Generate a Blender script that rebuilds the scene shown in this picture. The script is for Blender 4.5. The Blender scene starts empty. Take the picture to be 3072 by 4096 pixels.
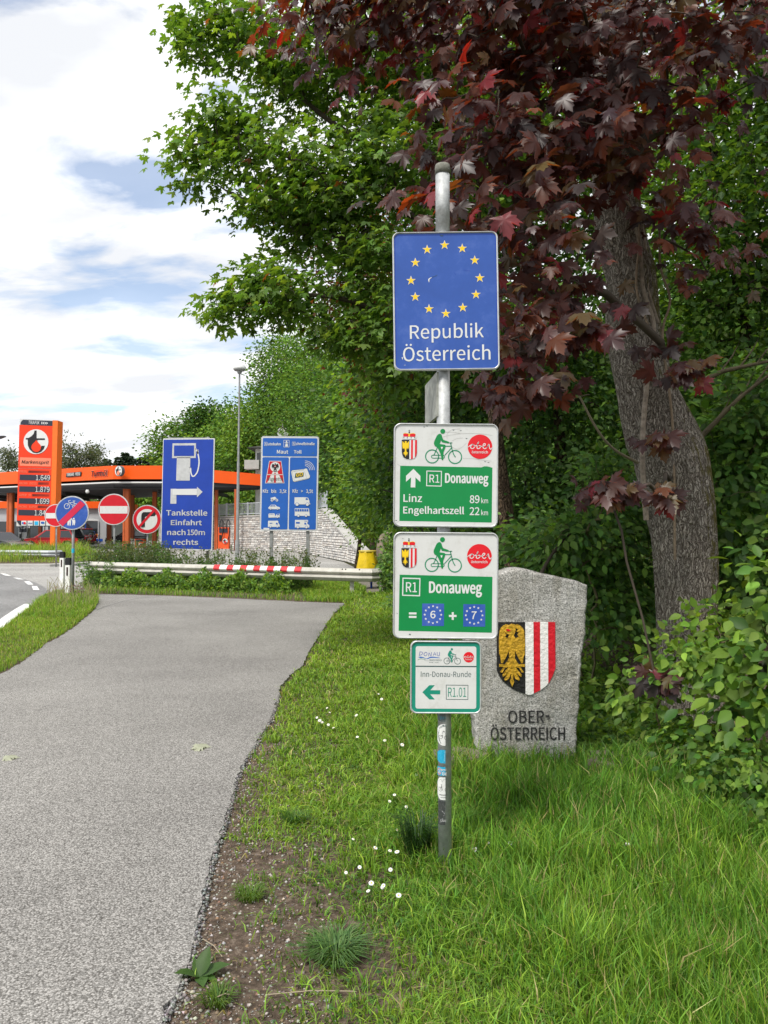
import bpy, bmesh, math, random
import numpy as np
from mathutils import Vector, Matrix, noise as mnoise

# ------------------------------------------------------------------ camera, world, sun, exposure
SC = bpy.context.scene
COL = SC.collection
FPX = 3077.0                       # focal length in photo pixels (3072 x 4096)
CAMZ = 1.55
PITCH = math.atan(72.0 / FPX)
cam_d = bpy.data.cameras.new('camera'); cam = bpy.data.objects.new('camera', cam_d); COL.objects.link(cam)
cam_d.sensor_fit = 'VERTICAL'; cam_d.sensor_height = 36.0; cam_d.lens = FPX / 4096 * 36.0
cam_d.clip_start = 0.05; cam_d.clip_end = 5000
cam.location = (0, 0, CAMZ); cam.rotation_euler = (math.pi / 2 + PITCH, 0, 0)
SC.camera = cam

SUN_EL = math.radians(56); SUN_AZ = math.radians(212)      # azimuth clockwise from +Y: behind the camera, to the left
sun_d = bpy.data.lights.new('sun', 'SUN'); sun = bpy.data.objects.new('sun', sun_d); COL.objects.link(sun)
sun_d.energy = 2.1; sun_d.angle = math.radians(12); sun_d.color = (1.0, 0.95, 0.87)
sdir = Vector((math.sin(SUN_AZ) * math.cos(SUN_EL), math.cos(SUN_AZ) * math.cos(SUN_EL), math.sin(SUN_EL)))
sun.rotation_euler = sdir.to_track_quat('Z', 'Y').to_euler()

SC.view_settings.view_transform = 'Standard'; SC.view_settings.look = 'None'
SC.view_settings.exposure = 0.88; SC.view_settings.gamma = 1.0
SC.view_settings.use_curve_mapping = False
SC.cycles.max_bounces = 12; SC.cycles.diffuse_bounces = 8; SC.cycles.transmission_bounces = 8
SC.cycles.use_denoising = True

def make_world():
    w = bpy.data.worlds.new('World'); SC.world = w; w.use_nodes = True
    nt = w.node_tree; N = nt.nodes; L = nt.links
    for n in list(N): N.remove(n)
    out = N.new('ShaderNodeOutputWorld'); bg = N.new('ShaderNodeBackground'); bg.inputs[1].default_value = 0.1
    L.new(bg.outputs[0], out.inputs[0])
    sky = N.new('ShaderNodeTexSky'); sky.sky_type = 'NISHITA'; sky.sun_disc = False
    sky.sun_elevation = SUN_EL; sky.sun_rotation = SUN_AZ
    tc = N.new('ShaderNodeTexCoord'); sep = N.new('ShaderNodeSeparateXYZ'); L.new(tc.outputs['Generated'], sep.inputs[0])
    def math_(op, a, b=None):
        m = N.new('ShaderNodeMath'); m.operation = op
        for k, v in enumerate((a, b)):
            if v is None: continue
            if isinstance(v, (int, float)): m.inputs[k].default_value = v
            else: L.new(v, m.inputs[k])
        return m.outputs[0]
    zz = math_('ADD', math_('MAXIMUM', sep.outputs[2], 0.0), 0.22)
    cx = math_('DIVIDE', sep.outputs[0], zz); cy = math_('DIVIDE', sep.outputs[1], zz)
    comb = N.new('ShaderNodeCombineXYZ'); L.new(cx, comb.inputs[0]); L.new(cy, comb.inputs[1])
    n1 = N.new('ShaderNodeTexNoise'); n1.inputs['Scale'].default_value = 2.6; n1.inputs['Detail'].default_value = 8
    n1.inputs['Roughness'].default_value = 0.54; n1.inputs['Distortion'].default_value = 0.35
    mp = N.new('ShaderNodeMapping'); mp.inputs['Location'].default_value = (3.1, 1.7, 0.4); mp.inputs['Scale'].default_value = (0.8, 1.25, 1)
    L.new(comb.outputs[0], mp.inputs[0]); L.new(mp.outputs[0], n1.inputs['Vector'])
    dens = n1.outputs['Fac']
    # openings in the cloud sheet where the photograph shows blue
    for (px, py, wdt, amt) in ((560, 900, 0.010, 0.06), (420, 1220, 0.004, 0.05), (900, 1200, 0.006, 0.035)):
        d = Vector(((px - 1536) / FPX, 1, (2120 - py) / FPX)).normalized()
        dp = N.new('ShaderNodeVectorMath'); dp.operation = 'DOT_PRODUCT'; dp.inputs[1].default_value = d
        nv = N.new('ShaderNodeVectorMath'); nv.operation = 'NORMALIZE'; L.new(tc.outputs['Generated'], nv.inputs[0]); L.new(nv.outputs[0], dp.inputs[0])
        k = math_('DIVIDE', math_('SUBTRACT', 1.0, dp.outputs['Value']), wdt)
        g = math_('POWER', 2.718, math_('MULTIPLY', k, -1.0))
        dens = math_('SUBTRACT', dens, math_('MULTIPLY', g, amt))
    ramp = N.new('ShaderNodeValToRGB'); L.new(dens, ramp.inputs[0])
    ramp.color_ramp.elements[0].position = 0.36; ramp.color_ramp.elements[1].position = 0.46
    ramp.color_ramp.elements[0].color = (0.22, 0.22, 0.22, 1)
    n2 = N.new('ShaderNodeTexNoise'); n2.inputs['Scale'].default_value = 3.2; n2.inputs['Detail'].default_value = 7
    mp2 = N.new('ShaderNodeMapping'); mp2.inputs['Location'].default_value = (8.0, -2.0, 3.0); mp2.inputs['Scale'].default_value = (0.9, 1.4, 1)
    L.new(comb.outputs[0], mp2.inputs[0]); L.new(mp2.outputs[0], n2.inputs['Vector'])
    cr = N.new('ShaderNodeValToRGB'); L.new(n2.outputs['Fac'], cr.inputs[0])
    cr.color_ramp.elements[0].position = 0.36; cr.color_ramp.elements[0].color = (5.0, 5.12, 5.35, 1)
    cr.color_ramp.elements[1].position = 0.60; cr.color_ramp.elements[1].color = (7.0, 7.05, 7.1, 1)
    # clear blue between the clouds, paler with thin veil
    mul = N.new('ShaderNodeMix'); mul.data_type = 'RGBA'; mul.blend_type = 'MULTIPLY'; mul.inputs[0].default_value = 1
    L.new(sky.outputs[0], mul.inputs[6]); mul.inputs[7].default_value = (1.2, 1.15, 1.12, 1)
    mix = N.new('ShaderNodeMix'); mix.data_type = 'RGBA'
    L.new(ramp.outputs[0], mix.inputs[0]); L.new(mul.outputs[2], mix.inputs[6]); L.new(cr.outputs[0], mix.inputs[7])
    L.new(mix.outputs[2], bg.inputs[0])
make_world()

# ------------------------------------------------------------------ helpers
def at(px, py, Y):
    """world point at depth Y seen at photo pixel (px, py)"""
    a = (px - 1536) / FPX; b = (2048 - py) / FPX
    c, s = math.cos(PITCH), math.sin(PITCH)
    dy = c - b * s; dz = s + b * c
    return Vector((a * Y / dy, Y, CAMZ + dz * Y / dy))
def gp(px, py, z=0.0):
    """point of the level ground seen at a photo pixel"""
    a = (px - 1536) / FPX; b = (2048 - py) / FPX
    c, s = math.cos(PITCH), math.sin(PITCH)
    dy = c - b * s; dz = s + b * c
    t = (z - CAMZ) / dz
    return Vector((a * t, dy * t, z))

def tag(o, label=None, cat=None, group=None, kind=None):
    if label: o['label'] = label
    if cat: o['category'] = cat
    if group: o['group'] = group
    if kind: o['kind'] = kind
    return o
def empty(name, loc=(0, 0, 0), label=None, cat=None, group=None, rot=(0, 0, 0), kind=None):
    o = bpy.data.objects.new(name, None); COL.objects.link(o)
    o.location = loc; o.rotation_euler = rot; o.empty_display_size = 0.1
    return tag(o, label, cat, group, kind)
def copy_tree(o, parent=None):
    c = o.copy(); COL.objects.link(c)
    if parent is not None: c.parent = parent
    for ch in list(o.children): copy_tree(ch, c)
    return c

MATS = {}
def nodes_of(name):
    m = bpy.data.materials.new(name); m.use_nodes = True
    nt = m.node_tree; b = nt.nodes['Principled BSDF']
    return m, nt, nt.nodes, nt.links, b
def mat(name, col, rough=0.55, metal=0.0, var=0.06, vs=4.0, bump=0.0, bs=60.0, dirt=None, da=0.0, ds=6.0, spec=0.4, emit=0.0):
    """painted / plain surface with large and fine tonal variation, optional stains"""
    if name in MATS: return MATS[name]
    m, nt, N, L, b = nodes_of(name)
    b.inputs['Roughness'].default_value = rough; b.inputs['Metallic'].default_value = metal
    b.inputs['Specular IOR Level'].default_value = spec
    tc = N.new('ShaderNodeTexCoord')
    n = N.new('ShaderNodeTexNoise'); n.inputs['Scale'].default_value = vs; n.inputs['Detail'].default_value = 8; n.inputs['Roughness'].default_value = 0.65
    L.new(tc.outputs['Object'], n.inputs['Vector'])
    r = N.new('ShaderNodeValToRGB'); L.new(n.outputs['Fac'], r.inputs[0])
    lo = [c * (1 - var * 1.6) for c in col[:3]] + [1]; hi = [min(1, c * (1 + var)) for c in col[:3]] + [1]
    r.color_ramp.elements[0].position = 0.3; r.color_ramp.elements[0].color = lo
    r.color_ramp.elements[1].position = 0.65; r.color_ramp.elements[1].color = hi
    last = r.outputs[0]
    if dirt:
        n3 = N.new('ShaderNodeTexNoise'); n3.inputs['Scale'].default_value = ds; n3.inputs['Detail'].default_value = 10; n3.inputs['Roughness'].default_value = 0.75
        L.new(tc.outputs['Object'], n3.inputs['Vector'])
        r3 = N.new('ShaderNodeValToRGB'); L.new(n3.outputs['Fac'], r3.inputs[0])
        r3.color_ramp.elements[0].position = 0.52; r3.color_ramp.elements[0].color = (0, 0, 0, 1)
        r3.color_ramp.elements[1].position = 0.72; r3.color_ramp.elements[1].color = (da, da, da, 1)
        mx = N.new('ShaderNodeMix'); mx.data_type = 'RGBA'; L.new(r3.outputs[0], mx.inputs[0]); L.new(last, mx.inputs[6]); mx.inputs[7].default_value = (*dirt, 1)
        last = mx.outputs[2]
    L.new(last, b.inputs['Base Color'])
    if bump:
        n2 = N.new('ShaderNodeTexNoise'); n2.inputs['Scale'].default_value = bs; n2.inputs['Detail'].default_value = 6
        L.new(tc.outputs['Object'], n2.inputs['Vector'])
        bp = N.new('ShaderNodeBump'); bp.inputs['Strength'].default_value = bump; bp.inputs['Distance'].default_value = 0.01
        L.new(n2.outputs['Fac'], bp.inputs['Height']); L.new(bp.outputs[0], b.inputs['Normal'])
    if emit:
        L.new(last, b.inputs['Emission Color']); b.inputs['Emission Strength'].default_value = emit
    MATS[name] = m
    return m
def leafmat(name, trans=0.4, tcol=(1.5, 1.25, 0.5), rough=0.45, spec=0.35, back=None):
    """leaf: reflecting upper face plus light shining through; colour comes from the mesh attribute Col"""
    if name in MATS: return MATS[name]
    m, nt, N, L, b = nodes_of(name)
    out = N['Material Output']
    a = N.new('ShaderNodeAttribute'); a.attribute_name = 'Col'
    L.new(a.outputs['Color'], b.inputs['Base Color'])
    b.inputs['Roughness'].default_value = rough; b.inputs['Specular IOR Level'].default_value = spec
    t = N.new('ShaderNodeBsdfTranslucent')
    mu = N.new('ShaderNodeMix'); mu.data_type = 'RGBA'; mu.blend_type = 'MULTIPLY'; mu.inputs[0].default_value = 1
    L.new(a.outputs['Color'], mu.inputs[6]); mu.inputs[7].default_value = (*tcol, 1); mu.clamp_result = False
    L.new(mu.outputs[2], t.inputs[0])
    mx = N.new('ShaderNodeMixShader'); mx.inputs[0].default_value = trans
    L.new(b.outputs[0], mx.inputs[1]); L.new(t.outputs[0], mx.inputs[2]); L.new(mx.outputs[0], out.inputs[0])
    MATS[name] = m
    return m

class MB:
    """collects faces and links them as ONE mesh object"""
    def __init__(s): s.v = []; s.f = []; s.m = []; s.mats = []
    def mi(s, m):
        if m not in s.mats: s.mats.append(m)
        return s.mats.index(m)
    def add(s, vs, fs, m):
        o = len(s.v); s.v += [tuple(v) for v in vs]; k = s.mi(m)
        for f in fs: s.f.append(tuple(i + o for i in f)); s.m.append(k)
        return s
    def box(s, c, d, m, rz=0.0, top=1.0):
        x, y, z = d[0] / 2, d[1] / 2, d[2] / 2; cs, sn = math.cos(rz), math.sin(rz)
        vs = []
        for (a, b, e) in ((-1, -1, -1), (1, -1, -1), (1, 1, -1), (-1, 1, -1), (-1, -1, 1), (1, -1, 1), (1, 1, 1), (-1, 1, 1)):
            k = top if e > 0 else 1
            X, Y = a * x * k, b * y * k
            vs.append((c[0] + X * cs - Y * sn, c[1] + X * sn + Y * cs, c[2] + e * z))
        return s.add(vs, [(0, 3, 2, 1), (4, 5, 6, 7), (0, 1, 5, 4), (1, 2, 6, 5), (2, 3, 7, 6), (3, 0, 4, 7)], m)
    def tube(s, pts, rs, m, n=8, cap=True):
        pts = [Vector(p) for p in pts]
        if isinstance(rs, (int, float)): rs = [rs] * len(pts)
        vs = []; fs = []; prev = None
        for i, p in enumerate(pts):
            d = (pts[min(i + 1, len(pts) - 1)] - pts[max(i - 1, 0)]).normalized()
            if prev is None:
                u = d.cross(Vector((0, 1, 0)) if abs(d.y) < 0.9 else Vector((1, 0, 0))).normalized()
            else:
                u = (prev - d * prev.dot(d)).normalized()
            w = d.cross(u); prev = u
            for k in range(n):
                a = 2 * math.pi * k / n
                vs.append(p + (u * math.cos(a) + w * math.sin(a)) * rs[i])
        for i in range(len(pts) - 1):
            for k in range(n):
                a = i * n + k; b = i * n + (k + 1) % n
                fs.append((a, b, b + n, a + n))
        if cap:
            fs.append(tuple(range(n - 1, -1, -1))); fs.append(tuple((len(pts) - 1) * n + k for k in range(n)))
        return s.add(vs, fs, m)
    def lathe(s, c, prof, m, n=20):
        """prof: (radius, z) from bottom to top"""
        vs = []; fs = []
        for r, z in prof:
            for k in range(n):
                a = 2 * math.pi * k / n; vs.append((c[0] + r * math.cos(a), c[1] + r * math.sin(a), c[2] + z))
        for i in range(len(prof) - 1):
            for k in range(n):
                a = i * n + k; b = i * n + (k + 1) % n; fs.append((a, b, b + n, a + n))
        fs.append(tuple(range(n - 1, -1, -1))); fs.append(tuple((len(prof) - 1) * n + k for k in range(n)))
        return s.add(vs, fs, m)
    def prism(s, pts, y0, y1, m, taper=None):
        """outline in XZ swept from y0 (front) to y1"""
        n = len(pts)
        area = sum(pts[i][0] * pts[(i + 1) % n][1] - pts[(i + 1) % n][0] * pts[i][1] for i in range(n))
        if area < 0: pts = pts[::-1]
        vs = [(x, y0, z) for x, z in pts] + [(x, y1, z) for x, z in pts]
        fs = [tuple(range(n)), tuple(range(2 * n - 1, n - 1, -1))] + [(i + n, (i + 1) % n + n, (i + 1) % n, i) for i in range(n)]
        return s.add(vs, fs, m)
    def slab(s, pts, z0, z1, m):
        """outline in XY raised from z0 to z1"""
        n = len(pts)
        area = sum(pts[i][0] * pts[(i + 1) % n][1] - pts[(i + 1) % n][0] * pts[i][1] for i in range(n))
        if area < 0: pts = pts[::-1]
        vs = [(x, y, z0) for x, y in pts] + [(x, y, z1) for x, y in pts]
        fs = [tuple(range(n - 1, -1, -1)), tuple(range(n, 2 * n))] + [(i, (i + 1) % n, (i + 1) % n + n, i + n) for i in range(n)]
        return s.add(vs, fs, m)
    def build(s, name, parent=None, smooth=False, loc=None, **kw):
        me = bpy.data.meshes.new(name); me.from_pydata(s.v, [], s.f)
        for m in s.mats: me.materials.append(m)
        me.polygons.foreach_set('material_index', s.m)
        if smooth: me.polygons.foreach_set('use_smooth', [True] * len(s.f))
        me.update()
        o = bpy.data.objects.new(name, me); COL.objects.link(o)
        if parent is not None: o.parent = parent
        if loc is not None: o.location = loc
        return tag(o, **kw)

def np_mesh(name, V, Fc, m, cols=None, parent=None, smooth=False, link=True):
    """V (n,3), Fc (k,3|4) -> mesh object, cols (n,3) as attribute Col"""
    me = bpy.data.meshes.new(name)
    V = np.ascontiguousarray(V, dtype=np.float32); Fc = np.ascontiguousarray(Fc, dtype=np.int32)
    k = Fc.shape[1]
    me.vertices.add(len(V)); me.vertices.foreach_set('co', V.ravel())
    me.loops.add(Fc.size); me.loops.foreach_set('vertex_index', Fc.ravel())
    me.polygons.add(len(Fc)); me.polygons.foreach_set('loop_start', np.arange(0, Fc.size, k, dtype=np.int32))
    if smooth: me.polygons.foreach_set('use_smooth', np.ones(len(Fc), dtype=bool))
    me.update(calc_edges=True)
    if cols is not None:
        a = me.attributes.new('Col', 'FLOAT_COLOR', 'POINT')
        c4 = np.ones((len(V), 4), dtype=np.float32); c4[:, :3] = cols
        a.data.foreach_set('color', c4.ravel())
    me.materials.append(m)
    if not link: return me
    o = bpy.data.objects.new(name, me); COL.objects.link(o)
    if parent is not None: o.parent = parent
    return o

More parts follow.
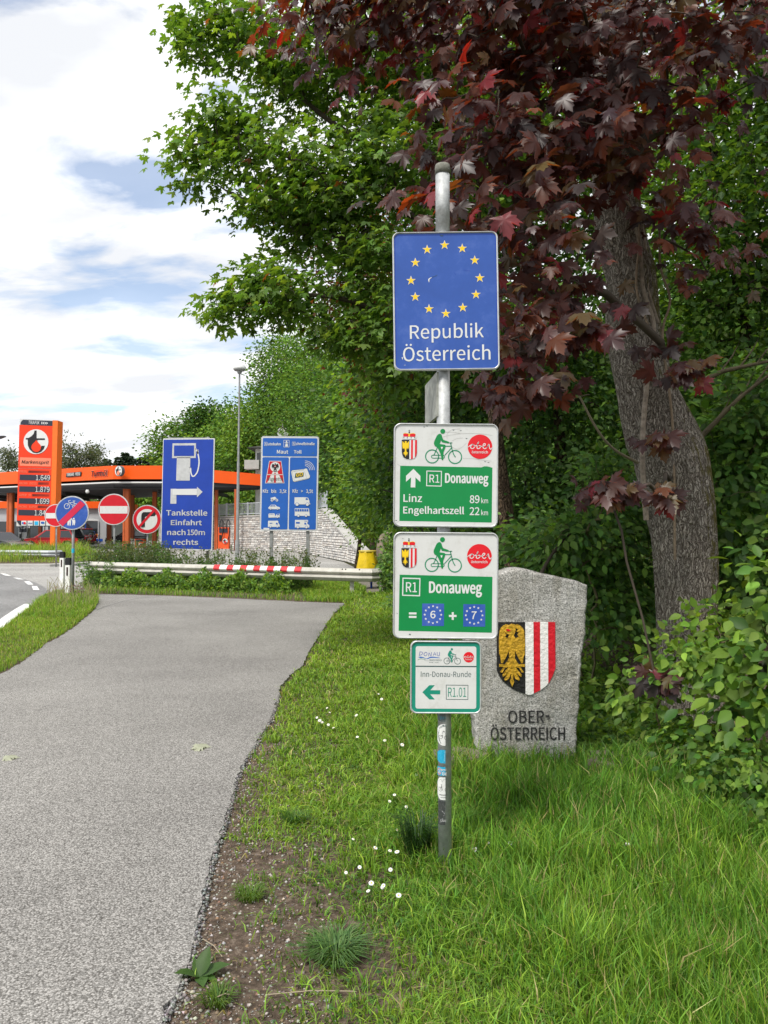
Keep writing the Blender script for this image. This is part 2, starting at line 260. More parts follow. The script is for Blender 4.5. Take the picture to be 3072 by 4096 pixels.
# ---- 2-D drawing on signs
_tc = {}
GA = '0123456789ABCDEFGHIJKLMNOPQRSTUVWXYZabcdefghijklmnopqrstuvwxyz!#$%&()*+,-./:;<=>?@[]^_`{|}~'
GLY = {}
for _l in r""",1T1E0{1K0~1N141O1A1O1E1M1H1J1I1H1H1F1G1E1D1F1B1H191J191K191J151G121D0~
-1X1C1Q1U1Q1U1V1C1V
.1T1J181L191N1A1N1D1N1F1L1H1J1I1G1H1F1F1E1D1F1A1G19
01m1S181Z1A1e1F1h1N1i1Z1h1k1e1t1Z1y1S1z1M1y1H1t1E1k1D1Z1E1N1H1F1M1A 1S1D1O1F1L1I1J1P1J1Z1J1i1L1p1O1t1S1u1W1t1a1p1c1i1c1Z1c1P1a1I1W1F
11m1F191h191h1E1X1E1X1y1S1y1H1v1H1r1R1r1R1E1F1E
21m1C191i191i1F1U1F1M1E1U1M1a1V1e1c1g1k1f1q1c1v1X1y1R1z1L1y1G1w1C1s1G1o1J1r1M1t1Q1u1V1t1Z1p1a1k1Z1e1W1Y1R1S1L1L1C1D
31m1R181Y191d1C1h1H1i1N1g1T1d1X1X1a1X1a1c1d1f1h1g1m1f1s1c1w1X1y1R1z1M1y1H1w1D1t1G1p1K1s1N1t1R1u1W1t1Z1q1a1m1Y1h1U1d1L1c1L1X1T1W1Y1U1b1R1b1N1a1I1W1F1R1D1M1E1I1G1E1J1B1F1F1C1K19
41m1X191d191d1N1k1N1k1S1d1S1d1y1W1y1A1R1A1N1X1N 1X1S1H1S1T1k1X1r1X1r1X1i
51m1R181Y191d1D1h1I1i1Q1h1X1e1c1Z1f1T1g1L1e1M1t1g1t1g1y1H1y1F1a1I1Y1L1a1O1b1R1b1X1a1a1W1c1Q1a1J1W1F1R1D1L1E1H1G1E1J1B1F1F1C1K19
61m1U181a191e1D1i1I1j1P1i1W1f1b1a1e1V1f1Q1e1M1c1J1Z1K1j1N1p1R1t1W1u1Z1u1c1s1e1q1i1u1f1x1b1z1W1z1P1y1J1t1E1k1D1Y1E1M1I1E1N1A 1J1U1N1X1Q1Z1U1a1Z1Z1c1V1d1P1c1J1Z1F1U1D1Q1E1M1H1K1N
71m1N191U191U1K1W1U1Y1d1c1m1j1u1j1y1C1y1C1t1b1t1W1l1S1c1P1U1O1K
81m1T181Z191e1C1h1G1j1L1h1R1e1W1a1Z1a1Z1d1c1g1h1h1m1g1r1d1v1Z1y1T1z1N1y1J1w1G1r1F1m1G1h1I1d1M1a1M1a1H1X1E1S1C1M1D1G1H1C1M19 1W1b1Q1d1M1h1K1m1M1q1O1t1T1u1X1t1a1q1b1l1b1i1Z1e 1T1D1N1E1J1H1I1M1J1R1L1V1P1Y1U1W1Y1T1b1Q1d1M1b1H1Y1E
91m1P181W1A1c1F1h1O1i1b1h1m1d1t1Y1y1R1z1L1y1G1v1D1p1C1j1D1c1G1X1K1T1Q1S1U1T1Z1V1c1Z1b1P1Y1I1U1F1P1D1M1E1J1F1H1H1D1D1G1B1K19 1c1e1Y1a1V1Y1R1X1M1Z1J1d1I1j1J1p1M1t1R1u1V1t1Z1q1b1l
>1m1C1J1j1W1j1c1C1p1C1j1S1d1d1Z1d1Z1S1V1C1P
A1q19191G191L1P1e1P1i191p191Y1y1R1y 1M1U1P1c1U1t1U1t1Z1c1c1U
B1t1G191W191e1A1k1D1o1H1q1O1p1U1l1Y1f1a1f1b1k1d1m1h1n1m1m1s1i1v1c1y1V1y1G1y 1N1d1N1t1U1t1b1s1f1q1h1l1f1g1b1e1U1d 1N1E1N1Y1V1Y1d1X1i1T1j1O1i1J1d1F1V1E
C1s1Z181g191l1B1p1F1m1K1i1G1e1E1a1E1T1F1O1J1L1Q1K1Z1L1h1O1o1T1s1a1u1e1t1h1r1k1p1o1t1k1w1g1y1a1z1R1x1K1s1F1k1D1Z1F1N1J1F1R1A
D1v1G191T191d1B1l1G1p1O1r1Z1p1k1l1s1d1x1T1y1G1y 1N1E1N1t1S1t1a1s1g1o1j1h1k1Z1j1Q1g1K1a1G1S1E
E1o1G191k191k1F1N1F1N1X1g1X1g1d1N1d1N1t1k1t1k1y1G1y
F1m1G191N191N1W1g1W1g1c1N1c1N1t1k1t1k1y1G1y
G1v1a181h191m1B1q1E1q1a1Z1a1Z1U1k1U1k1H1i1F1e1E1b1E1U1F1O1J1L1Q1K1Z1L1h1O1o1U1s1b1u1f1t1j1r1m1p1p1t1m1w1h1y1b1z1R1x1K1s1F1k1D1Z1F1N1K1F1R1A
H1y1G191N191N1X1k1X1k191r191r1y1k1y1k1d1N1d1N1y1G1y
I1U1G191N191N1y1G1y
K1s1G191N191N1P1V1a1l191s191Z1f1q1y1i1y1N1Z1N1Z1N1y1G1y
L1l1G191j191j1F1N1F1N1y1G1y
M1&1G191M191M1b1L1r1L1r1P1f1Z1E1e1E1n1f1r1r1s1r1r1b1r191x191x1y1p1y1f1X1c1M1b1M1Y1X1O1y1G1y
N1y1G191M191M1a1L1q1M1q1R1f1k191r191r1y1k1y1k1Y1l1H1l1H1f1S1N1y1G1y
O1z1Z181i1A1p1F1t1O1v1Z1t1k1p1s1i1x1Z1z1Q1x1J1s1F1k1D1Z1F1O1J1F1Q1A 1Z1E1T1F1O1J1L1Q1K1Z1L1h1O1o1T1s1Z1u1f1s1k1o1n1h1o1Z1n1Q1k1J1f1F
P1r1G191N191N1T1V1T1d1U1j1X1n1c1o1j1n1q1j1v1d1y1V1y1G1y 1N1Z1N1t1U1t1b1s1g1p1h1j1g1d1c1a1U1Z
R1s1N1a1N1t1V1t1c1s1g1p1i1k1g1e1c1b1V1a 1i191q191c1V1h1X1l1a1n1f1o1k1n1r1j1v1d1y1W1y1G1y1G191N191N1V1W1V
S1p1U181c191h1C1l1H1m1N1k1T1h1X1b1a1U1e1Q1f1N1i1L1m1N1q1Q1t1V1u1Z1t1d1r1h1p1k1t1g1w1b1y1V1z1O1y1J1v1G1r1F1m1G1f1K1b1P1Y1X1V1b1T1e1Q1f1M1e1I1a1F1U1E1P1F1K1H1G1K1C1G1G1D1K1A1P19
T1p1R191X191X1t1n1t1n1y1B1y1B1t1R1t
U1y1Y181g191l1D1p1K1r1U1r1y1k1y1k1U1k1M1h1H1d1F1Y1E1U1F1Q1H1N1M1M1U1M1y1G1y1G1U1H1K1L1D1R19
V1n1P191X191n1y1h1y1Y1X1T1G1T1G1O1X1G1y191y
Y1k1O191V191V1T1k1y1e1y1X1k1S1Z1R1Z1M1k1G1y191y1O1T
a1m1O181T191X1B1b1E1b1E1c191h191h1W1g1d1e1i1a1l1U1m1O1l1J1j1F1h1H1d1L1f1O1g1T1h1X1f1a1c1a1X1Q1V1J1S1F1O1D1J1F1D1I19 1Q1D1N1E1K1G1J1J1K1N1N1P1S1R1a1T1a1I1X1F1U1E
b1q1W181c191i1D1l1K1n1T1m1b1j1h1e1l1Y1m1T1l1P1j1M1h1M1n1M1%1F1%1F191L191L1D1L1D1P1A1T19 1V1D1S1E1P1F1M1H1M1b1P1e1T1g1W1h1c1f1f1a1g1T1f1M1d1H1Z1F
c1j1U181Z191d1A1h1D1e1H1b1F1Y1E1V1D1Q1E1M1H1K1M1J1S1K1Y1N1d1Q1g1V1h1Y1g1a1f1d1d1g1i1d1k1Z1l1V1m1O1l1I1h1E1a1D1S1E1K1I1D1N19
d1q1S181X191b1B1e1D1e1D1f191k191k1%1e1%1e1o1e1i1b1k1X1l1T1m1N1l1I1h1E1a1D1S1E1K1H1D1M19 1U1D1O1F1L1K1J1S1K1Y1N1d1Q1g1U1h1X1g1a1f1e1d1e1J1a1G1X1E
e1m1V181a191e1A1h1C1f1G1c1F1Z1E1W1D1R1E1N1H1K1L1J1R1j1R1j1U1i1c1f1h1a1l1U1m1N1l1I1h1E1a1D1S1E1K1I1D1O19 1J1V1L1b1P1g1U1h1Z1g1c1c1d1V
f1W1B1g1G1g1G191N191N1g1V1g1V1l1N1l1N1r1N1v1P1y1S1z1X1x1Y1$1S1&1L1$1I1y1G1r1G1l1B1l
g1n1S0[1a0^1g0`1k101m151k1A1g1D1Y1E1R1E1N1E1L1G1K1I1K1K1L1L1N1M1S1L1Y1M1c1P1f1T1g1Y1g1b1f1e1d1g1l1g1l1l1Y1l1S1m1N1l1I1i1F1e1E1Y1F1U1H1R1J1O1J1O1H1M1F1K1F1H1F1E1G1C1I1B1I1A1F181D151D121E0|1H0_1M0] 1S1P1O1Q1L1U1K1Y1L1d1O1g1S1h1W1g1Z1d1a1Y1Z1U1W1Q 1T0{1N0|1J0~1I131J151K171M191R181Y181c181e161f141e101a0|
h1q1F191M191M1b1P1e1T1g1W1g1a1f1d1c1d1W1d191k191k1X1j1d1h1i1d1l1Y1m1T1l1P1j1M1g1M1n1M1%1F1%
i1S1F191M191M1l1F1l 1J1t1L1t1M1v1N1x1M1z1L1#1J1#1G1#1F1z1E1x1F1v1G1t
k1m1F191M191M1J1T1R1e191l191X1W1j1l1c1l1M1R1M1R1M1%1F1%
l1T1M181Q191P1E1O1D1N1E1M1F1M1G1M1%1F1%1F1H1G1C1I19
m1/1F191M191M1b1P1e1S1g1V1g1Z1f1c1c1c1W1c191j191j1b1m1e1p1g1s1g1w1f1z1c1!1W1!191)191)1X1(1d1%1i1z1l1u1m1q1l1m1j1i1f1g1j1c1l1X1m1T1l1P1j1L1f1L1f1L1l1F1l
n1q1F191M191M1b1P1e1T1g1W1g1a1f1d1c1d1W1d191k191k1X1j1d1h1i1d1l1Y1m1T1l1P1j1L1f1L1f1L1l1F1l
o1q1U181b191g1D1k1K1m1S1k1a1g1h1b1l1U1m1O1l1I1h1E1a1D1S1E1K1I1D1O19 1U1D1Q1E1M1H1K1M1J1S1K1Y1M1d1Q1g1U1h1Z1g1c1d1e1Y1f1S1e1M1c1H1Z1E
p1q1F0^1M0^1M161M1D1P1A1T191W181c191i1D1l1K1n1T1m1b1j1h1e1l1Y1m1T1l1P1j1L1h1L1h1L1l1F1l 1V1D1S1E1P1F1M1H1M1b1P1e1T1g1W1h1c1f1f1a1g1T1f1M1d1H1Z1F
r1a1F191M191M1X1P1d1S1f1V1g1Z1g1a1l1W1m1S1l1P1i1L1e1L1e1L1l1F1l
s1g1P181X1A1c1E1d1J1b1P1X1T1S1V1O1X1L1Z1J1c1K1e1N1g1R1h1U1h1W1f1Z1e1c1i1Z1k1V1l1Q1m1J1l1F1h1D1b1F1W1J1S1O1Q1T1P1W1M1X1J1W1G1U1E1Q1D1L1E1I1F1E1I1B1D1F1B1K19
t1Z1R181Y191X1E1T1D1P1E1N1H1N1L1N1g1X1g1X1l1N1l1N1w1I1w1H1l1B1l1B1g1H1g1H1L1I1E1L1A
u1q1R181V191Z1B1d1F1d1F1e191j191j1l1d1l1d1K1Z1G1W1E1S1E1O1F1M1I1L1O1L1l1F1l1F1N1G1H1I1C1L19
v1k1O191V191j1l1c1l1V1P1S1E1R1E1O1P1H1l1A1l
w1%1L191T191Y1T1b1e1b1e1e1U1j191r191#1l1v1l1q1P1n1E1n1E1k1P1e1l1Y1l1S1P1Q1E1P1E1N1P1H1l1B1l
z1g1B191e191e1E1K1E1e1i1e1l1E1l1E1g1V1g1B1C
Á1q1T1$1f1.1b1<1Q1( 19191G191L1P1e1P1i191p191Y1y1R1y 1M1U1P1c1U1t1U1t1Z1c1c1U
Ö1z1Z181i1A1p1F1t1O1v1Z1t1k1p1s1i1x1Z1z1Q1x1J1s1F1k1D1Z1F1O1J1F1Q1A 1Z1E1T1F1O1J1L1Q1K1Z1L1h1O1o1T1s1Z1u1f1s1k1o1n1h1o1Z1n1Q1k1J1f1F 1R1%1T1&1U1(1V1*1U1,1T1-1R1.1P1-1O1,1N1*1O1(1P1& 1h1%1j1&1k1(1l1*1k1,1j1-1h1.1f1-1e1,1d1*1e1(1f1&
ß1s1d181k1A1o1E1q1K1n1R1i1V1d1Y1a1c1c1h1g1m1h1s1g1y1c1$1V1&1O1$1J1z1G1u1F1n1F191M191M1m1N1t1Q1x1V1y1Y1x1a1v1b1r1Z1m1W1h1U1c1X1V1c1S1h1P1k1J1j1G1h1E1d1D1a1D1Y1F1V1G1S1C1W1A1Z19
ö1q1U181b191g1D1k1K1m1S1k1a1g1h1b1l1U1m1O1l1I1h1E1a1D1S1E1K1I1D1O19 1U1D1Q1E1M1H1K1M1J1S1K1Y1M1d1Q1g1U1h1Z1g1c1d1e1Y1f1S1e1M1c1H1Z1E 1N1t1P1u1Q1v1R1x1Q1z1P1!1N1#1L1!1J1z1J1x1J1v1L1u 1c1t1e1u1f1v1g1x1f1z1e1!1c1#1a1!1Y1z1Y1x1Y1v1a1u
ü1q1R181V191Z1B1d1F1d1F1e191j191j1l1d1l1d1K1Z1G1W1E1S1E1O1F1M1I1L1O1L1l1F1l1F1N1G1H1I1C1L19 1N1t1P1u1Q1v1R1x1Q1z1P1!1N1#1L1!1J1z1J1x1J1v1L1u 1c1t1e1u1f1v1g1x1f1z1e1!1c1#1a1!1Y1z1Y1x1Y1v1a1u
Ő1>1G111-111-1,1G1, 1i1c1M1(1&1( 1k1a1*1$1*17 1M141i1X1&14 1K1$1g1a1K17""".split('\n'):
    _n = lambda i, t: GA.index(t[i]) * 91 + GA.index(t[i + 1]) - 100
    GLY[_l[0]] = (_n(1, _l), [[(_n(i, q), _n(i + 2, q)) for i in range(0, len(q), 4)] for q in _l[3:].split(' ')])
GLY['Ő'] = (GLY['O'][0], GLY['O'][1] + [[(50, 158), (62, 158), (76, 186), (62, 186)], [(84, 158), (96, 158), (112, 186), (98, 186)]])
def text2d(s, bold=0.0, shear=0.0):
    """outlines of a sans-serif alphabet laid out in a line and filled; bold fattens the strokes"""
    key = (s, bold, shear)
    if key in _tc: return _tc[key]
    cu = bpy.data.curves.new('t', 'CURVE'); cu.dimensions = '2D'; cu.fill_mode = 'BOTH'; cu.offset = bold * 0.55
    pen = 0
    for ch in s:
        if ch == ' ': pen += 52; continue
        adv, cs = GLY[ch]
        for c in cs:
            sp = cu.splines.new('POLY'); sp.points.add(len(c) - 1); sp.use_cyclic_u = True
            for i, (x, y) in enumerate(c): sp.points[i].co = ((x + pen + shear * y) / 200, y / 200, 0, 1)
        pen += adv + (bold * 90 if bold > 0 else 0)
    ob = bpy.data.objects.new('t', cu)
    me = bpy.data.meshes.new_from_object(ob)
    V = np.array([v.co[:2] for v in me.vertices]); Fs = [tuple(p.vertices) for p in me.polygons]
    bpy.data.objects.remove(ob); bpy.data.curves.remove(cu); bpy.data.meshes.remove(me)
    lo = V.min(0); hi = V.max(0)
    V = (V - lo) / (hi - lo)
    _tc[key] = (V, Fs)
    return _tc[key]
def circle(cx, cy, r, n=28, ry=None):
    ry = ry or r
    return [(cx + r * math.cos(2 * math.pi * k / n), cy + ry * math.sin(2 * math.pi * k / n)) for k in range(n)]
def rrect(x0, y0, x1, y1, r, n=5):
    P = []
    for (cx, cy, a0) in ((x1 - r, y0 + r, -90), (x1 - r, y1 - r, 0), (x0 + r, y1 - r, 90), (x0 + r, y0 + r, 180)):
        for k in range(n + 1):
            a = math.radians(a0 + 90 * k / n); P.append((cx + r * math.cos(a), cy + r * math.sin(a)))
    return P
def star(cx, cy, r):
    return [(cx + (r if k % 2 == 0 else r * 0.4) * math.sin(math.pi * k / 5), cy - (r if k % 2 == 0 else r * 0.4) * math.cos(math.pi * k / 5)) for k in range(10)]
def spline(P, n=6):
    """Catmull-Rom through the points"""
    P = [np.array(p, float) for p in P]; Q = [2 * P[0] - P[1]] + P + [2 * P[-1] - P[-2]]; out = []
    for i in range(1, len(Q) - 2):
        for k in range(n):
            t = k / n
            out.append(tuple(0.5 * ((2 * Q[i]) + (-Q[i - 1] + Q[i + 1]) * t + (2 * Q[i - 1] - 5 * Q[i] + 4 * Q[i + 1] - Q[i + 2]) * t * t + (-Q[i - 1] + 3 * Q[i] - 3 * Q[i + 1] + Q[i + 2]) * t ** 3)))
    out.append(tuple(P[-1])); return out

class Board:
    """a sign plane: drawing coordinates are those of an enlarged view (x right, y down)"""
    def __init__(s, root, org, k, dz=0.0007, wrap=None):
        s.root = root; s.org = org; s.k = k; s.dz = dz; s.wrap = wrap; s.mb = None
    def start(s): s.mb = MB(); return s
    def P(s, p, layer):
        x = (p[0] - s.org[0]) * s.k; z = -(p[1] - s.org[1]) * s.k
        if s.wrap:
            R = s.wrap + s.dz * layer; a = x / s.wrap
            return (R * math.sin(a), -R * math.cos(a), z)
        return (x, -s.dz * layer, z)
    def poly(s, pts, m, layer=1):
        n = len(pts)
        area = sum(pts[i][0] * pts[(i + 1) % n][1] - pts[(i + 1) % n][0] * pts[i][1] for i in range(n))
        if area > 0: pts = pts[::-1]        # y is down
        s.mb.add([s.P(p, layer) for p in pts], [tuple(range(n))], m); return s
    def ring(s, a, b, m, layer=1):
        n = len(a); s.mb.add([s.P(p, layer) for p in a] + [s.P(p, layer) for p in b], [(i, (i + 1) % n, (i + 1) % n + n, i + n) for i in range(n)], m); return s
    def stroke(s, pts, w, m, layer=1, caps=True):
        P = [np.array(p, float) for p in pts]; n = len(P); vs = []
        ws = w if isinstance(w, (list, tuple)) else [w] * n
        for i in range(n):
            d = P[min(i + 1, n - 1)] - P[max(i - 1, 0)]; d = d / (np.linalg.norm(d) + 1e-9); q = np.array([-d[1], d[0]]) * ws[i] / 2
            vs += [P[i] + q, P[i] - q]
        s.mb.add([s.P(p, layer) for p in vs], [(2 * i, 2 * i + 1, 2 * i + 3, 2 * i + 2) for i in range(n - 1)], m)
        if caps:
            for p, w_ in ((P[0], ws[0]), (P[-1], ws[-1])): s.poly(circle(p[0], p[1], w_ / 2, 10), m, layer)
        return s
    def text(s, t, x0, y0, x1, y1, m, layer=1, bold=0.0, shear=0.0, slope=0.0):
        V, Fs = text2d(t, 0.0, shear); h = y1 - y0; b = max(0.0, min(bold, .055)) * h * .62
        dirs = [(0, 0)] + ([(b * math.cos(a), b * math.sin(a)) for a in [math.pi * k / 3 for k in range(6)]] if bold > .004 else [])
        for i, (dx, dy) in enumerate(dirs):
            vs = [s.P((x0 + b + v[0] * (x1 - x0 - 2 * b) + dx, y1 - b - v[1] * (h - 2 * b) + slope * v[0] + dy), layer + .07 * i) for v in V]
            s.mb.add(vs, Fs, m)
        return s
    def rect(s, x0, y0, x1, y1, m, layer=1): return s.poly([(x0, y0), (x1, y0), (x1, y1), (x0, y1)], m, layer)
    def done(s, name, **kw):
        o = s.mb.build(name, s.root, **kw); s.mb = None; return o

# ---- materials
WHITE = mat('sign_white', (0.66, 0.67, 0.66), 0.4, var=0.03, vs=9, dirt=(0.42, 0.41, 0.36), da=0.5, ds=11)
WHITE2 = mat('print_white', (0.70, 0.71, 0.71), 0.4, var=0.02)
GREYW = mat('weathered_reflective_white', (0.55, 0.56, 0.57), 0.5, var=0.10, vs=5, dirt=(0.40, 0.40, 0.40), da=0.4, ds=3)
ALU = mat('aluminium_edge', (0.62, 0.63, 0.63), 0.38, 0.55, var=0.12, vs=20)
GALV = mat('galvanised_steel', (0.44, 0.455, 0.46), 0.55, 0.2, var=0.25, vs=18, bump=0.15, bs=90, dirt=(0.22, 0.21, 0.19), da=0.6, ds=12)
GALV2 = mat('grey_post_steel', (0.30, 0.31, 0.31), 0.55, 0.35, var=0.15, vs=6)
BLUE = mat('sign_blue', (0.030, 0.095, 0.40), 0.38, var=0.08, vs=5, dirt=(0.12, 0.19, 0.48), da=0.5, ds=5)
BLUE2 = mat('motorway_blue', (0.016, 0.12, 0.50), 0.4, var=0.06, vs=2)
BLUE3 = mat('deep_sign_blue', (0.012, 0.055, 0.40), 0.42, var=0.07, vs=2)
GREEN = mat('route_green', (0.003, 0.24, 0.06), 0.4, var=0.04, vs=8)
GREEN2 = mat('symbol_green', (0.02, 0.26, 0.13), 0.45, var=0.05, vs=8)
TEAL = mat('teal_print', (0.01, 0.25, 0.17), 0.42, var=0.06, vs=12)
DGREY = mat('dark_print', (0.035, 0.085, 0.085), 0.5)
RED = mat('sign_red', (0.58, 0.006, 0.018), 0.42, var=0.05, vs=5)
RED2 = mat('logo_red', (0.72, 0.01, 0.02), 0.4, var=0.03, vs=8)
CRIM = mat('crimson_band', (0.60, 0.02, 0.07), 0.45, var=0.05)
YELLOW = mat('star_yellow', (0.90, 0.60, 0.01), 0.4, var=0.03)
BLACK = mat('print_black', (0.014, 0.014, 0.016), 0.45, var=0.1)
GOLD = mat('gold_paint', (0.62, 0.36, 0.03), 0.38, 0.35, var=0.30, vs=40, bump=0.9, bs=60)
ORANGE = mat('station_orange', (0.85, 0.10, 0.003), 0.4, var=0.03, vs=1)
ORRED = mat('pylon_red', (0.84, 0.045, 0.006), 0.4, var=0.03, vs=1)
OCOL = mat('column_orange_brown', (0.50, 0.11, 0.03), 0.5, var=0.10, vs=1)
SALMON = mat('salmon_panel', (0.88, 0.24, 0.14), 0.4, var=0.03, vs=1)
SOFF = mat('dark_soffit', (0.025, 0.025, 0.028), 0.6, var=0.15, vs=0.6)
NAVY = mat('display_dark', (0.03, 0.035, 0.055), 0.3, var=0.05)
CONC = mat('pale_concrete', (0.42, 0.41, 0.39), 0.8, var=0.1, vs=2, bump=0.2)
RENDERW = mat('white_render', (0.75, 0.75, 0.74), 0.8, var=0.05, vs=1)
GREYP = mat('grey_cladding', (0.40, 0.41, 0.43), 0.5, var=0.06, vs=1)
GLASS = mat('dark_glass', (0.02, 0.025, 0.03), 0.06, var=0.0, spec=0.8)
TYRE = mat('tyre_rubber', (0.02, 0.02, 0.02), 0.8)
RIM = mat('alloy_rim', (0.45, 0.45, 0.46), 0.3, 0.7)
CHROME = mat('lamp_glass', (0.75, 0.77, 0.8), 0.12, 0.4)
ROOF = mat('dark_roof_tile', (0.05, 0.045, 0.045), 0.7, var=0.2, vs=4)

def asphalt(name, dark, light, scale, big=0.5, bump=0.6, patch=(0.06, 0.055, 0.05)):
    m, nt, N, L, b = nodes_of(name)
    b.inputs['Roughness'].default_value = 0.88; b.inputs['Specular IOR Level'].default_value = 0.25
    tc = N.new('ShaderNodeTexCoord')
    v = N.new('ShaderNodeTexVoronoi'); v.inputs['Scale'].default_value = scale; L.new(tc.outputs['Object'], v.inputs['Vector'])
    sp = N.new('ShaderNodeSeparateColor'); L.new(v.outputs['Color'], sp.inputs[0])
    r = N.new('ShaderNodeValToRGB'); L.new(sp.outputs[0], r.inputs[0])
    r.color_ramp.elements[0].color = (*dark, 1); r.color_ramp.elements[1].color = (*light, 1)
    e = r.color_ramp.elements.new(0.9); e.color = (*[min(1, c * 1.25) for c in light], 1)
    e = r.color_ramp.elements.new(0.5); e.color = (*[(a + c) * 0.5 for a, c in zip(dark, light)], 1)
    r2 = N.new('ShaderNodeValToRGB'); L.new(v.outputs['Distance'], r2.inputs[0])
    r2.color_ramp.elements[0].position = 0.45; r2.color_ramp.elements[0].color = (1, 1, 1, 1)
    r2.color_ramp.elements[1].position = 0.75; r2.color_ramp.elements[1].color = (0.42, 0.41, 0.40, 1)
    mx = N.new('ShaderNodeMix'); mx.data_type = 'RGBA'; mx.blend_type = 'MULTIPLY'; mx.inputs[0].default_value = 1
    L.new(r.outputs[0], mx.inputs[6]); L.new(r2.outputs[0], mx.inputs[7])
    n = N.new('ShaderNodeTexNoise'); n.inputs['Scale'].default_value = big; n.inputs['Detail'].default_value = 9; n.inputs['Roughness'].default_value = 0.6
    L.new(tc.outputs['Object'], n.inputs['Vector'])
    r3 = N.new('ShaderNodeValToRGB'); L.new(n.outputs['Fac'], r3.inputs[0])
    r3.color_ramp.elements[0].position = 0.3; r3.color_ramp.elements[0].color = (0.78, 0.77, 0.76, 1)
    r3.color_ramp.elements[1].position = 0.68; r3.color_ramp.elements[1].color = (1.12, 1.11, 1.09, 1)
    m2 = N.new('ShaderNodeMix'); m2.data_type = 'RGBA'; m2.blend_type = 'MULTIPLY'; m2.inputs[0].default_value = 1
    L.new(mx.outputs[2], m2.inputs[6]); L.new(r3.outputs[0], m2.inputs[7])
    # sparse dark specks of debris
    v2 = N.new('ShaderNodeTexVoronoi'); v2.inputs['Scale'].default_value = 9.0; L.new(tc.outputs['Object'], v2.inputs['Vector'])
    r4 = N.new('ShaderNodeValToRGB'); L.new(v2.outputs['Distance'], r4.inputs[0])
    r4.color_ramp.elements[0].position = 0.05; r4.color_ramp.elements[0].color = (1, 1, 1, 1)
    r4.color_ramp.elements[1].position = 0.09; r4.color_ramp.elements[1].color = (0, 0, 0, 1)
    sp2 = N.new('ShaderNodeSeparateColor'); L.new(v2.outputs['Color'], sp2.inputs[0])
    gt = N.new('ShaderNodeMath'); gt.operation = 'GREATER_THAN'; L.new(sp2.outputs[1], gt.inputs[0]); gt.inputs[1].default_value = 0.72
    mm = N.new('ShaderNodeMath'); mm.operation = 'MULTIPLY'; L.new(r4.outputs[0], mm.inputs[0]); L.new(gt.outputs[0], mm.inputs[1])
    m3 = N.new('ShaderNodeMix'); m3.data_type = 'RGBA'; L.new(mm.outputs[0], m3.inputs[0]); L.new(m2.outputs[2], m3.inputs[6]); m3.inputs[7].default_value = (*patch, 1)
    L.new(m3.outputs[2], b.inputs['Base Color'])
    bp = N.new('ShaderNodeBump'); bp.inputs['Strength'].default_value = bump; bp.inputs['Distance'].default_value = 0.004; bp.invert = True
    L.new(v.outputs['Distance'], bp.inputs['Height']); L.new(bp.outputs[0], b.inputs['Normal'])
    MATS[name] = m
    return m
PATHM = asphalt('path_asphalt', (0.19, 0.186, 0.178), (0.38, 0.372, 0.36), 150, bump=0.35)
ROADM = asphalt('road_asphalt', (0.17, 0.172, 0.175), (0.33, 0.332, 0.335), 90, bump=0.3)
FOREM = asphalt('pale_forecourt_asphalt', (0.30, 0.298, 0.29), (0.46, 0.455, 0.44), 60, big=0.25, bump=0.3)

def soil(name, c0, c1, c2, sc=30, bump=0.8):
    m, nt, N, L, b = nodes_of(name)
    b.inputs['Roughness'].default_value = 0.95; b.inputs['Specular IOR Level'].default_value = 0.1
    tc = N.new('ShaderNodeTexCoord')
    n = N.new('ShaderNodeTexNoise'); n.inputs['Scale'].default_value = sc; n.inputs['Detail'].default_value = 9; n.inputs['Roughness'].default_value = 0.7
    L.new(tc.outputs['Object'], n.inputs['Vector'])
    r = N.new('ShaderNodeValToRGB'); L.new(n.outputs['Fac'], r.inputs[0])
    r.color_ramp.elements[0].position = 0.35; r.color_ramp.elements[0].color = (*c0, 1)
    r.color_ramp.elements[1].position = 0.7; r.color_ramp.elements[1].color = (*c2, 1)
    e = r.color_ramp.elements.new(0.52); e.color = (*c1, 1)
    L.new(r.outputs[0], b.inputs['Base Color'])
    bp = N.new('ShaderNodeBump'); bp.inputs['Strength'].default_value = bump; bp.inputs['Distance'].default_value = 0.02
    L.new(n.outputs['Fac'], bp.inputs['Height']); L.new(bp.outputs[0], b.inputs['Normal'])
    MATS[name] = m; return m
SOIL = soil('brown_soil', (0.05, 0.038, 0.028), (0.115, 0.086, 0.065), (0.23, 0.185, 0.145))
EARTH = soil('leafy_earth', (0.02, 0.02, 0.01), (0.045, 0.05, 0.018), (0.08, 0.085, 0.03), sc=12)
